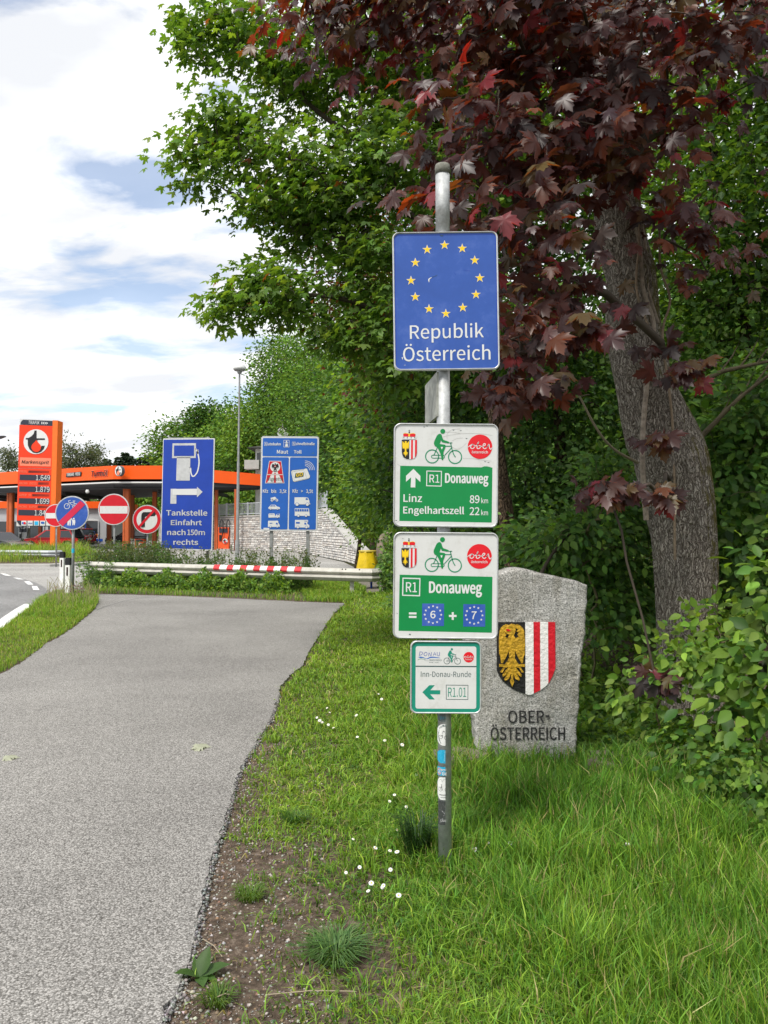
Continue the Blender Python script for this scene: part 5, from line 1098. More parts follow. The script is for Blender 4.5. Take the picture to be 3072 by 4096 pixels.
b.poly([(915, 870), (1078, 852), (1072, 932), (900, 960)], DGREY, 5); b.text('GO', 930, 864, 1066, 942, YELLOW, 6, bold=.06, shear=.2, slope=-12)
for r_ in (95, 127, 160, 192): b.stroke([(1105 + r_ * math.sin(a), 812 - r_ * math.cos(a)) for a in [math.radians(t) for t in range(0, 93, 8)]], 9, WHITE2, 3, caps=False)
putm('toll_box_symbol')
def veh(nm, P, wheels=(), holes=()):
    b.start(); b.poly(P, WHITE2, 3)
    for (x, y, r_) in wheels: b.poly(circle(x, y, r_ * 1.25, 14), BLUE2, 4); b.poly(circle(x, y, r_, 14), WHITE2, 5)
    for h in holes: b.poly(h, BLUE2, 4)
    putm(nm)
b.start()
for x in (445, 543): b.ring(circle(x, 1412, 26, 16), circle(x, 1412, 12, 16), WHITE2, 3)
b.poly([(416, 1365), (470, 1352), (500, 1342), (505, 1352), (520, 1352), (540, 1395), (520, 1400), (512, 1382), (490, 1415), (465, 1412), (440, 1385), (418, 1390)], WHITE2, 3); putm('motorcycle_symbol')
veh('car_symbol', [(368, 1565), (400, 1530), (425, 1504), (510, 1504), (545, 1540), (600, 1552), (608, 1580), (590, 1594), (385, 1592)], ((421, 1588, 14), (558, 1588, 14)), ([(405, 1535), (430, 1514), (460, 1514), (460, 1535)], [(470, 1514), (500, 1514), (520, 1535), (470, 1535)]))
veh('caravan_symbol', [(374, 1700), (385, 1680), (490, 1678), (504, 1700), (506, 1742), (540, 1690), (598, 1684), (600, 1756), (376, 1762)], ((553, 1756, 14),), ([(392, 1696), (412, 1696), (412, 1704), (392, 1704)], [(422, 1695), (442, 1695), (442, 1703), (422, 1703)], [(452, 1694), (474, 1694), (474, 1702), (452, 1702)], [(548, 1694), (588, 1690), (588, 1710), (540, 1712)]))
veh('motorhome_symbol', [(366, 1826), (560, 1824), (575, 1840), (570, 1860), (600, 1910), (602, 1950), (364, 1948)], ((418, 1944, 17), (554, 1944, 17)), ([(398, 1868), (452, 1868), (452, 1882), (398, 1882)], [(525, 1866), (552, 1866), (570, 1898), (525, 1898)]))
veh('lorry_symbol', [(898, 1354), (1120, 1354), (1170, 1364), (1195, 1420), (1200, 1478), (1215, 1480), (1215, 1496), (896, 1494)], ((950, 1496, 30), (1156, 1496, 30)), ([(1122, 1372), (1158, 1372), (1172, 1404), (1122, 1404)],))
veh('bus_symbol', [(902, 1576), (1186, 1578), (1206, 1728), (902, 1726)], ((976, 1726, 22), (1130, 1726, 22)), [[(910 + 46 * i, 1590), (946 + 46 * i, 1590), (946 + 46 * i, 1638), (910 + 46 * i, 1638)] for i in range(6)])
veh('camper_symbol', [(908, 1808), (1160, 1808), (1174, 1824), (1168, 1856), (1150, 1862), (1160, 1890), (1196, 1914), (1196, 1962), (906, 1960)], ((968, 1954, 24), (1138, 1954, 24)), ([(926, 1850), (1004, 1850), (1004, 1882), (926, 1882)], [(1096, 1864), (1124, 1864), (1140, 1900), (1096, 1900)], [(1096, 1828), (1160, 1828), (1160, 1836), (1096, 1836)]))
b.start(); b.poly([(276, 1966), (394, 1970), (390, 2014), (274, 2008)], WHITE2, 3); putm('white_patch')
for x in (425, 1160): post(ms, (x - cm_[0]) * km, 0, T(0, 1990)[1], .10, .05, GALV2, box=True); q = MB(); q.box(((x - cm_[0]) * km, .12, T(0, 1000)[1]), (.1, .1, 2.2), GALV2); q.build('support', ms)

# street lamp
p = at(957, 1481, 44); lp = empty('street_lamp', (at(948, 2200, 44).x, 44, -.03), 'tall slim grey street lamp with a mushroom head, between the two big blue signs', 'street lamp')
q = MB(); q.tube([(0, 0, 0), (.02, 0, 1.0)], .13, GALV2, 12); q.tube([(.02, 0, 1.0), (.06, 0, 5.5)], [.095, .08], GALV2, 12); q.tube([(.06, 0, 5.5), (.10, 0, p.z - .2)], [.065, .05], GALV2, 12); q.build('pole', lp, smooth=False)
q = MB(); q.lathe((.10, 0, p.z - .2), [(.05, 0), (.12, .05), (.14, .16), (.30, .2), (.32, .26)], GALV2, 16); q.build('lamp_base', lp)
q = MB(); q.lathe((.10, 0, p.z + .06), [(.36, 0), (.37, .10), (.32, .24), (.20, .34), (.04, .38)], WHITE2, 16); q.build('lamp_shade', lp, smooth=True)
p = at(-16, 1748, 60); l2 = empty('street_lamp', (p.x - 1.2, 60, -.03), 'street lamp arm reaching in at the left edge beside the price pylon', 'street lamp')
q = MB(); q.tube([(0, 0, 0), (0, 0, p.z - .3), (.5, 0, p.z - .02), (1.1, 0, p.z)], .07, GALV2, 8); q.build('pole', l2)
q = MB(); q.prism([(1.0, p.z - .05), (1.1, p.z + .1), (1.9, p.z + .12), (1.95, p.z + .05), (1.5, p.z - .12)], -.15, .15, SOFF); q.build('lamp_head', l2)

# house on the slope
Yh = 62; ha = at(985, 1860, Yh); hb = at(1150, 1860, Yh)
hz = float(H(hb.x, Yh)); kh = Yh / FPX
def hp(px, py): v = at(px, py, Yh); return v.x - ha.x, v.z
hs = empty('white_house', (ha.x, Yh, 0), 'white house with dark roof and balcony peeping out between lamp and toll sign', 'house')
x0, zt_ = hp(1022, 1790); x1, zb_ = hp(1200, 2150)
q = MB(); q.box(((x0 + x1) / 2, 3.5, (zt_ + zb_) / 2), (x1 - x0, 7, zt_ - zb_), RENDERW); q.build('wall', hs)
a_, r0 = hp(995, 1795); b_, r1 = hp(1215, 1795); _, rp = hp(1100, 1755)
q = MB(); q.add([(a_, -1.0, r0), (b_, -1.0, r0), (b_, 8, r0), (a_, 8, r0), (a_ + 2.2, 3.5, rp), (b_ - 2.2, 3.5, rp)], [(0, 1, 5, 4), (1, 2, 5), (2, 3, 4, 5), (3, 0, 4), (3, 2, 1, 0)], ROOF); q.build('roof', hs)
bx, bz = hp(988, 1845); bx2, bz2 = hp(1045, 1880)
q = MB(); q.box(((bx + bx2) / 2, -.6, (bz + bz2) / 2), (bx2 - bx, 1.2, bz - bz2), CONC); q.build('balcony', hs)
wx, wz = hp(1028, 1812); wx2, wz2 = hp(1046, 1840)
q = MB(); q.box(((wx + wx2) / 2, -.02, (wz + wz2) / 2), (wx2 - wx, .06, wz - wz2), GLASS); q.build('window', hs)
dp = at(1131, 1733, 60); q = MB(); q.lathe((0, 0, 0), [(.02, 0), (.25, .03), (.42, .12), (.45, .15)], WHITE2, 18); d_ = q.build('satellite_dish', loc=(dp.x, 76, dp.z)); d_.rotation_euler = (math.radians(75), math.radians(25), 0); d_.parent = hs; d_.location = (dp.x - ha.x, -2, dp.z)
q = MB(); q.tube([(dp.x - ha.x, -1.95, dp.z), (dp.x - ha.x + .05, -1.2, rp - .5)], .04, GALV2, 6); q.tube([(dp.x - ha.x, -1.8, dp.z), (dp.x - ha.x - .1, -1.6, dp.z + 1.1)], .03, GALV2, 6); q.build('aerial', hs)

# ------------------------------------------------------------------ crash barrier
RAILC = mat('old_barrier_steel', (0.50, 0.485, 0.44), 0.6, 0.15, var=0.14, vs=3, bump=0.2, bs=30, dirt=(0.22, 0.21, 0.17), da=0.6, ds=5)
prof = [(-.155, .0), (-.14, -.03), (-.105, -.055), (-.07, -.078), (-.045, -.07), (-.02, -.03), (0, .0), (.02, -.03), (.045, -.07), (.07, -.078), (.105, -.055), (.14, -.03), (.155, 0)]
def barrier(P, name, label, zc, posts, m, curl=True):
    """P: ground line of the beam, zc height of the beam centre"""
    e = empty(name, (P[0][0], P[0][1], -0.02), label, 'guardrail', 'guardrails')
    o = Vector((P[0][0], P[0][1], 0)); q = MB(); pts = [Vector((p[0], p[1], 0)) - o for p in P]; n = len(prof); vs = []
    for i, p in enumerate(pts):
        d = (pts[min(i + 1, len(pts) - 1)] - pts[max(i - 1, 0)]).normalized(); nn = Vector((d.y, -d.x, 0)); 
        if nn.y > 0 and abs(nn.y) > .3: nn = -nn
        for (z, y) in prof: vs.append(p + nn * (-y) + Vector((0, 0, zc[i] + z)))
    for i, p in enumerate(pts):
        d = (pts[min(i + 1, len(pts) - 1)] - pts[max(i - 1, 0)]).normalized(); nn = Vector((d.y, -d.x, 0))
        if nn.y > 0 and abs(nn.y) > .3: nn = -nn
        for (z, y) in prof: vs.append(p + nn * (-y - .012) + Vector((0, 0, zc[i] + z)))
    N_ = len(pts) * n; fs = []
    for i in range(len(pts) - 1):
        for k in range(n - 1):
            a = i * n + k; fs.append((a, a + 1, a + n + 1, a + n)); fs.append((a + N_, a + n + N_, a + n + 1 + N_, a + 1 + N_))
        fs.append((i * n, (i + 1) * n, (i + 1) * n + N_, i * n + N_)); a = i * n + n - 1; fs.append((a, a + N_, a + n + N_, a + n))
    for i in (0, len(pts) - 1):
        for k in range(n - 1): a = i * n + k; fs.append((a, a + N_, a + 1 + N_, a + 1))
    q.add(vs, fs, m); q.build('beam', e)
    for (x, y, h) in posts:
        r = MB(); r.box((x - o.x, y - o.y, h / 2), (.10, .06, h), RAILC); r.box((x - o.x, y - o.y - .05, h - .1), (.14, .1, .2), RAILC); r.build('post', e)
    return e, o
L0 = at(374, 2244, 21.3); R0 = at(1478, 2272, 18.2)
Lp = Vector((L0.x, 21.3, 0)); Rp = Vector((R0.x, 18.2, 0)); dd = (Rp - Lp).normalized()
zL, zR = L0.z - .155, R0.z - .155
P = [Lp + Vector((-.12, .32, 0)), Lp + Vector((-.10, .15, 0)), Lp + Vector((-.03, .03, 0))] + [Lp.lerp(Rp, t) for t in np.linspace(.01, .97, 14)] + [Rp + Vector((.05, .04, 0)), Rp + Vector((.18, .16, 0)), Rp + Vector((.22, .32, 0))]
ZC = [zL] * 3 + [zL + (zR - zL) * t for t in np.linspace(.01, .97, 14)] + [zR] * 3
posts = []
for px in (443, 985, 1407):
    t = (px - 374) / (1478 - 374); t = (at(px, 2100, 1).x * 21.3 - Lp.x) / ((Rp.x - Lp.x) - at(px, 2100, 1).x * (18.2 - 21.3))
    p_ = Lp.lerp(Rp, t); posts.append((p_.x, p_.y + .13, zL + (zR - zL) * t + .10))
gr, go_ = barrier(P, 'guardrail', 'long weathered guardrail across the end of the path, part striped red and white', ZC, posts, RAILC)
def tof(px): return (at(px, 2100, 1).x * 21.3 - Lp.x) / ((Rp.x - Lp.x) - at(px, 2100, 1).x * (18.2 - 21.3))
xs_ = [861, 885, 914, 939, 966, 993, 1020, 1046, 1074, 1101, 1128, 1155, 1183, 1210]
SR = mat('stripe_red', (0.62, 0.03, 0.04), 0.45, var=0.12, vs=12); SW = mat('stripe_white', (0.78, 0.78, 0.76), 0.4, var=0.06, vs=12)
nn = Vector((dd.y, -dd.x, 0)); nn = nn if nn.y < 0 else -nn
for i in range(len(xs_) - 1):
    t0, t1 = tof(xs_[i]), tof(xs_[i + 1]); q = MB(); vs = []
    for t in (t0, t1):
        for (z, y) in prof[7:]:
            p_ = Lp.lerp(Rp, t) - go_; vs.append(p_ + nn * (-y + .016) + Vector((0, 0, zL + (zR - zL) * t + z + (.008 if z > .15 else 0))))
    n = len(prof[7:]); q.add(vs, [(k, k + n, k + n + 1, k + 1) for k in range(n - 1)], SR if i % 2 == 0 else SW)
    q.build('stripe', gr)
for (px, h) in ((398, .06), (424, .06), (1372, .07), (1440, .07), (1385, .06)):
    t = tof(px); p_ = Lp.lerp(Rp, t) - go_; q = MB(); q.lathe((0, 0, 0), [(.018, 0), (.018, .015), (.008, .02)], BLACK, 8); o = q.build('bolt', gr, loc=p_ + nn * .03 + Vector((0, 0, zL + (zR - zL) * t + .125))); o.rotation_euler = (math.radians(60), 0, 0)
a_, b_ = at(-160, 2200, 38), at(196, 2200, 36.5)
AZ = at(100, 2199, 37).z - .155
PP = [Vector((a_.x, 38, 0)).lerp(Vector((b_.x, 36.5, 0)), t) for t in np.linspace(0, 1, 6)] + [Vector((b_.x + .25, 36.65, 0)), Vector((b_.x + .33, 37.1, 0))]
barrier(PP, 'guardrail', 'short grey guardrail in the tall grass of the traffic island at the left', [AZ] * 8, [(a_.x + 1.0, 38, AZ), (b_.x - .6, 36.8, AZ)], mat('bluish_barrier', (.50, .53, .56), .45, .3, var=.1))

# ------------------------------------------------------------------ delineator posts
def delineator(px, py, Y, h, label):
    p = at(px, py, Y); e = empty('delineator_post', (p.x, Y, -.03), label, 'road marker', 'delineator posts'); e.rotation_euler = (0, 0, math.radians(-12))
    pl_ = mat('white_plastic', (.80, .80, .77), .5, var=.06, vs=8, dirt=(.4, .38, .33), da=.6, ds=12)
    q = MB(); q.slab([(-.06, -.05), (.06, -.05), (.055, .05), (0, .075), (-.055, .05)], 0, h - .17, pl_); q.build('body', e)
    q = MB(); q.slab([(-.062, -.052), (.062, -.052), (.057, .052), (0, .078), (-.057, .052)], h - .17, h - .02, BLACK); q.slab([(-.05, -.04), (.05, -.04), (.045, .04), (-.045, .04)], h - .02, h, BLACK); q.build('cap', e)
    q = MB(); q.box((0, -.052, h - .32), (.042, .012, .20), mat('reflector', (.05, .03, .03), .2)); q.build('reflector', e)
delineator(274, 2300, 18.3, .92, 'nearer white roadside marker post with black cap, touching the path-end signpost')
delineator(250, 2300, 21.3, .98, 'farther white roadside marker post with black cap, left of the near one')

# yellow sack-covered bin
YB = mat('yellow_plastic', (0.72, 0.50, 0.01), 0.45, var=0.14, vs=7, bump=0.3, bs=9)
p = at(1470, 2290, 20.6); yb = empty('yellow_bin', (p.x, 20.6, float(H(p.x, 20.6)) - .03), 'yellow sack hanging in a wire ring stand behind the guardrail end', 'bin')
q = MB(); vs = []; n = 28
lev = [(.00, .30), (.10, .31), (.28, .29), (.48, .25), (.62, .225), (.66, .225)]; zbase = at(1470, 2284, 20.6).z - yb.location.z - .15
for z, r in lev:
    for k in range(n):
        a = 2 * math.pi * k / n; rr = r * (1 + .05 * math.sin(7 * a + z * 3) + .03 * math.sin(13 * a)); vs.append((rr * math.cos(a), rr * math.sin(a), zbase + z * 1.02))
q.add(vs, [(i * n + k, i * n + (k + 1) % n, (i + 1) * n + (k + 1) % n, (i + 1) * n + k) for i in range(len(lev) - 1) for k in range(n)] + [tuple(range(n - 1, -1, -1)), tuple((len(lev) - 1) * n + k for k in range(n))], YB); q.build('sack', yb, smooth=True)
q = MB(); q.lathe((0, 0, zbase + .66), [(.235, 0), (.245, .02), (.235, .04)], mat('yellow_lid', (.62, .48, .08), .5), 24); q.build('lid', yb)
q = MB(); q.tube([(.1, .1, 0), (.1, .1, zbase + .3)], .03, BLUE3, 8); q.build('stand', yb)

# ------------------------------------------------------------------ the signpost in the foreground
YP = 3.5; KP = YP / FPX
base = at(1782, 3465, YP); topz = at(1775, 640, YP).z
LZ_ = float(LZ(np.array(base.x), np.array(YP)))
PX = at(1776, 2000, YP).x
R_ = .0305
sp = empty('signpost', (PX, YP + .05, LZ_), 'round galvanised steel post in the grass carrying the border and cycle route signs', 'post')
q = MB(); q.tube([(0.006, 0, -.25), (0, 0, topz - LZ_ - .12)], R_, GALV, 24); q.build('pole', sp, smooth=True)
q = MB(); q.tube([(0, 0, topz - LZ_ - .33), (0, 0, topz - LZ_ - .03)], R_ + .0025, GALV, 24); q.build('sleeve', sp, smooth=True)
q = MB(); q.lathe((0, 0, topz - LZ_ - .045), [(R_ + .005, 0), (R_ + .006, .03), (R_ + .002, .045), (.006, .05)], mat('mossy_cap', (.20, .20, .17), .9, var=.3, vs=40), 24); q.build('cap', sp, smooth=True)

def big_sign(name, label, region, size, box, layer_fn, roll, r, back=.004):
    """region: x0,y0,scale of the enlarged view; box: sign outline in it"""
    x0, y0, z = region; k = z * KP
    cx, cy = (box[0] + box[2]) / 2, (box[1] + box[3]) / 2
    w = at(x0 + cx * z, y0 + cy * z, YP)
    e = empty(name, (w.x, YP, w.z), label, 'sign', rot=(0, math.radians(roll), 0))
    rr = [((x - cx) * k, -(y - cy) * k) for x, y in rrect(*box, r, 8)]
    q = MB(); q.prism(rr, .004, .018, ALU); q.build('panel', e)
    # raised folded rim
    q = MB(); wd = 11 / z * .2893
    a = rrect(box[0], box[1], box[2], box[3], r, 8); c_ = rrect(box[0] + wd, box[1] + wd, box[2] - wd, box[3] - wd, r - wd * .6, 8); d_ = rrect(box[0] + 2.1 * wd, box[1] + 2.1 * wd, box[2] - 2.1 * wd, box[3] - 2.1 * wd, r - wd * 1.4, 8)
    vs = [((x - cx) * k, .010, -(y - cy) * k) for x, y in a] + [((x - cx) * k, -.004, -(y - cy) * k) for x, y in c_] + [((x - cx) * k, .0035, -(y - cy) * k) for x, y in d_]
    n = len(a); q.add(vs, [(i, (i + 1) % n, (i + 1) % n + n, i + n) for i in range(n)] + [(i + n, (i + 1) % n + n, (i + 1) % n + 2 * n, i + 2 * n) for i in range(n)], ALU); q.build('rim', e, smooth=True)
    for dz_ in (-.3, .3):
        q = MB(); q.tube([(-.0 + PX - w.x - .05, .026, dz_ * (box[3] - box[1]) * k), (PX - w.x + .05, .026, dz_ * (box[3] - box[1]) * k)], .010, GALV, 8); q.tube([(PX - w.x + (R_ + .005) * math.cos(a_), .05 + (R_ + .005) * math.sin(a_), dz_ * (box[3] - box[1]) * k) for a_ in [2 * math.pi * t / 16 for t in range(17)]], .006, GALV, 6, cap=False); q.build('clamp', e)
    b = Board(e, (cx, cy), k, .0005); layer_fn(b, d_)
    return e
def eu(b, inner):
    b.start(); b.poly(inner, BLUE, -6); 
    b.ring(rrect(222, 232, 1352, 1740, 42, 8), rrect(228, 238, 1346, 1734, 38, 8), BLUE3, -5); b.done('face')
    for (x, y) in ((779, 345), (976, 385), (1113, 520), (1166, 720), (1121, 905), (972, 1050), (782, 1115), (595, 1060), (444, 923), (399, 740), (450, 538), (584, 393)):
        b.start(); b.poly(star(x, y + 4, 57), WHITE2, -4); b.poly(star(x, y + 4, 47), YELLOW, -3); b.done('star')
    b.start(); b.text('Republik', 378, 1232, 1200, 1444, WHITE2, -4, bold=.006, slope=-8); b.done('lettering')
    b.start(); b.text('Österreich', 298, 1452, 1272, 1650, WHITE2, -4, bold=.006, slope=-8); b.done('lettering')
    b.start(); b.stroke(spline([(600, 765), (598, 735), (615, 718), (632, 712)]), [3, 5, 8, 12, 14, 15, 14, 13, 12, 11, 10, 9, 9, 8, 7, 6, 5, 4, 3][:len(spline([(600, 765), (598, 735), (615, 718), (632, 712)]))], WHITE2, -4)
    b.stroke([(636, 706), (665, 698), (690, 686)], 4, DGREY, -4); b.poly([(282, 1600), (298, 1603), (294, 1632)], WHITE2, -4); b.stroke([(310, 1690), (326, 1688)], 4, WHITE2, -4)
    b.stroke([(985, 632), (1065, 644)], 3, BLUE3, -4); b.stroke([(880, 655), (905, 690)], 3, BLUE3, -4); b.stroke([(735, 240), (762, 243)], 9, DGREY, -4); b.done('scratches')
big_sign('border_sign', 'blue sign with a ring of yellow stars reading Republik Österreich, topmost on the post', (1500, 850, 600 / 1659), None, (197, 196, 1374, 1750), eu, -.75, 72)

def tf(sx, ox, oy): return lambda P: [(ox + x * sx, oy + y * sx) for x, y in P]
def cyclist(b, f, m, s, ly=-3, rim=None):
    rim = rim or m
    b.start()
    for cx, cy in ((615, 572), (933, 577)): b.ring(f(circle(cx, cy, 98, 36)), f(circle(cx, cy, 83, 36)), rim, ly)
    b.stroke(f([(690, 440), (665, 500), (640, 552)]), 12 * s, rim, ly)
    b.ring(f(rrect(600, 550, 792, 600, 24)), f(rrect(610, 560, 782, 590, 14)), rim, ly)
    b.stroke(f([(792, 552), (885, 450)]), 12 * s, rim, ly); b.stroke(f([(700, 430), (880, 428)]), 13 * s, rim, ly)
    b.stroke(f([(870, 385), (895, 490), (915, 545), (935, 577)]), 13 * s, rim, ly); b.stroke(f([(840, 382), (890, 382)]), 11 * s, rim, ly)
    b.done('bicycle_symbol')
    b.start(); b.poly(f(circle(760, 222, 34)), m, ly + 1)
    b.poly(f([(700, 262), (718, 256), (736, 262), (748, 280), (756, 310), (770, 342), (840, 364), (850, 375), (840, 388), (752, 374), (738, 345), (718, 398), (790, 408), (803, 422), (798, 445), (772, 515), (772, 610), (758, 626), (745, 612), (735, 545), (690, 450), (650, 425), (638, 395), (642, 365), (680, 280)]), m, ly + 1)
    b.poly(f([(732, 440), (766, 440), (748, 478)]), WHITE2, ly + 2); b.done('rider_symbol')
def arms(b, f, s, ly=-3):
    b.start()
    b.poly(f([(186, 338), (408, 338), (410, 520), (400, 575), (370, 608), (330, 622), (275, 622), (230, 606), (200, 575), (188, 520)]), WHITE2, ly)
    sh = [(192, 345), (298, 345), (298, 616), (260, 612), (222, 592), (202, 560), (194, 515)]
    b.poly(f(sh), BLACK, ly + 1)
    b.poly(f([(322, 345), (348, 345), (348, 606), (322, 614)]), RED2, ly + 1); b.poly(f([(376, 345), (402, 345), (402, 520), (394, 565), (376, 592)]), RED2, ly + 1)
    b.stroke(f([(298, 345), (403, 345), (404, 520), (396, 568), (370, 600), (330, 615), (298, 617)]), 3 * s, BLACK, ly + 1, caps=False)
    b.done('shield')
    b.start(); cx = 247
    half = [(cx, 362), (262, 370), (258, 385), (270, 392), (280, 372), (292, 365), (294, 400), (292, 440), (284, 478), (276, 455), (268, 480), (262, 455), (256, 490), (262, 515), (284, 525), (262, 528), (285, 545), (262, 542), (270, 565), (256, 548), (cx, 585)]
    b.poly(f(half + [(2 * cx - x, y) for x, y in half[::-1][:-1]]), YELLOW, ly + 2); b.done('eagle')
    b.start()
    b.poly(f([(212, 268), (228, 255), (295, 262), (362, 255), (382, 268), (376, 305), (215, 302)]), RED2, ly + 1); b.poly(f([(284, 262), (304, 262), (304, 300), (284, 300)]), YELLOW, ly + 2)
    b.stroke(f([(214, 262), (240, 252), (295, 262), (350, 252), (380, 262)]), 6 * s, YELLOW, ly + 2)
    b.poly(f([(208, 300), (386, 302), (384, 338), (210, 336)]), WHITE2, ly + 1); b.stroke(f([(208, 300), (208, 338), (386, 340), (386, 302)]), 2.5 * s, BLACK, ly + 2, caps=False)
    for x in (222, 268, 322, 370): b.poly(f([(x - 5, 306), (x + 5, 306), (x + 3, 326), (x - 3, 326)]), BLACK, ly + 2)
    b.poly(f(circle(295, 240, 10)), BLACK, ly + 1); b.stroke(f([(295, 235), (295, 205)]), 5 * s, DGREY, ly + 1); b.stroke(f([(284, 216), (306, 216)]), 5 * s, DGREY, ly + 1); b.done('crown')
def ober(b, cx, cy, r, ly=-3, small=True):
    f = lambda P: [(cx + (x - 1278) * r / 170, cy + (y - 432) * r / 170) for x, y in P]; s = r / 170
    b.start(); b.poly(circle(cx, cy, r, 44), RED2, ly)
    for P in ([(1112, 440), (1130, 425), (1165, 402), (1188, 402)], [(1172, 404), (1150, 425), (1150, 450), (1172, 460), (1196, 445), (1200, 418), (1188, 402)], [(1200, 425), (1225, 418), (1250, 390), (1258, 365), (1246, 385), (1236, 430), (1240, 455), (1262, 458), (1284, 438), (1280, 418), (1258, 420)],
              [(1284, 428), (1315, 425), (1345, 412), (1352, 395), (1336, 388), (1320, 410), (1322, 445), (1345, 460), (1372, 440), (1395, 410)], [(1372, 440), (1398, 398), (1404, 412), (1412, 452), (1428, 466), (1446, 445)]):
        b.stroke(f(spline(P, 5)), 11 * s, WHITE2, ly + 1)
    b.text('österreich', *f([(1164, 486)])[0], *f([(1388, 526)])[0], WHITE2, ly + 1, bold=.03); b.done('emblem')
def route1(b, inner):
    b.start(); b.poly(inner, WHITE, -6); b.done('face')
    arms(b, tf(1, 0, 0), 1, -4); cyclist(b, tf(1, 0, 0), GREEN, 1, -4, GREEN2); ober(b, 1278, 432, 170, -4)
    b.start(); b.poly([(174, 706), (1452, 720), (1446, 1482), (168, 1470)], GREEN, -5); b.done('green_field')
    b.start(); b.poly([(358, 748), (455, 845), (455, 930), (386, 866), (386, 1006), (321, 1004), (326, 866), (256, 928), (256, 845)], WHITE2, -4); b.done('arrow')
    b.start(); b.ring([(538, 770), (752, 773), (750, 990), (536, 986)], [(550, 782), (740, 785), (738, 978), (548, 974)], WHITE2, -4); b.text('R1', 580, 824, 718, 935, WHITE2, -4, bold=.015, slope=2); b.done('route_number')
    for (t, x0, y0, x1, y1, bo) in (('Donauweg', 795, 802, 1398, 985, .045), ('Linz', 222, 1096, 480, 1207, .03), ('89', 1140, 1106, 1275, 1218, .03), ('km', 1300, 1140, 1394, 1216, .01), ('Engelhartszell', 220, 1262, 1064, 1400, .03), ('22', 1140, 1272, 1275, 1382, .03), ('km', 1300, 1306, 1394, 1382, .01)):
        b.start(); b.text(t, x0, y0, x1, y1, WHITE2, -4, bold=bo, slope=3 if x1 - x0 > 300 else 0); b.done('lettering')
    G1 = mat('scratch_grey', (.42, .42, .40), .6)
    b.start()
    for P in ([(800, 235), (880, 232), (1000, 250)], [(760, 300), (900, 268), (1050, 250), (1300, 252), (1450, 275)], [(822, 330), (820, 270), (850, 225), (900, 195), (1000, 185)], [(880, 360), (960, 320), (1040, 310)], [(890, 440), (960, 470), (1030, 440), (1090, 380)], [(1040, 598), (1180, 600), (1300, 615), (1440, 630)], [(130, 680), (172, 705)], [(168, 1470), (120, 1500)]): b.stroke(spline(P), 3, G1, -4.5, caps=False)
    for (x, y) in ((908, 205), (1008, 212), (1090, 320), (543, 152), (502, 165), (1395, 650), (1350, 640), (125, 1465)): b.stroke([(x - 8, y - 4), (x, y + 2), (x + 9, y - 3)], 7, DGREY, -4.5)
    b.poly([(1300, 718), (1340, 703), (1380, 704), (1440, 718)], GREEN, -4.5); b.done('scratches')
big_sign('cycle_route_sign', 'green and white Donauweg cycle sign with arrow, Linz 89 km and Engelhartszell 22 km', (1550, 1660, 480 / 1659), None, (82, 112, 1532, 1552), route1, .5, 95)
def route2(b, inner):
    b.start(); b.poly(inner, WHITE, -6); b.done('face')
    arms(b, tf(1, -3, -87), 1, -4); cyclist(b, tf(1, -4, -88), GREEN, 1, -4, GREEN2); ober(b, 1268, 362, 171, -4)
    b.start(); b.poly([(168, 624), (1450, 642), (1446, 1412), (160, 1396)], GREEN, -5); b.done('green_field')
    b.start(); b.ring([(208, 664), (456, 668), (452, 920), (204, 914)], [(222, 680), (442, 684), (438, 904), (220, 900)], WHITE2, -4); b.text('R1', 256, 726, 408, 862, WHITE2, -4, bold=.018, slope=3); b.done('route_number')
    b.start(); b.text('Donauweg', 574, 712, 1308, 926, WHITE2, -4, bold=.045, slope=4); b.done('lettering')
    b.start(); b.rect(300, 1142, 405, 1170, WHITE2, -4); b.rect(300, 1190, 405, 1218, WHITE2, -4); b.rect(852, 1172, 958, 1200, WHITE2, -4); b.rect(891, 1134, 919, 1172, WHITE2, -4); b.rect(891, 1200, 919, 1240, WHITE2, -4); b.done('signs_of_sum')
    for (x0, y0, t) in ((482, 1018, '6'), (1050, 1022, '7')):
        b.start(); b.rect(x0, y0, x0 + 303, y0 + 308, BLUE, -4); cx, cy = x0 + 150, y0 + 153
        for k in range(12): a = 2 * math.pi * k / 12; b.poly(star(cx + 114 * math.sin(a), cy - 116 * math.cos(a), 19), WHITE2, -3)
        b.text(t, cx - 36, cy - 55, cx + 36, cy + 52, WHITE2, -3, bold=.035, shear=.12 if t == '7' else 0); b.done('route_badge')
    b.start(); b.poly([(300, 1442), (318, 1434), (330, 1446), (316, 1456)], DGREY, -4); b.stroke([(205, 124), (212, 128)], 6, DGREY, -4); b.stroke([(134, 1156), (142, 1158)], 6, DGREY, -4); b.done('scratches')
big_sign('cycle_route_sign', 'green and white Donauweg cycle sign with two blue starred badges 6 and 7', (1550, 2120, 480 / 1659), None, (80, 33, 1532, 1502), route2, .5, 95)
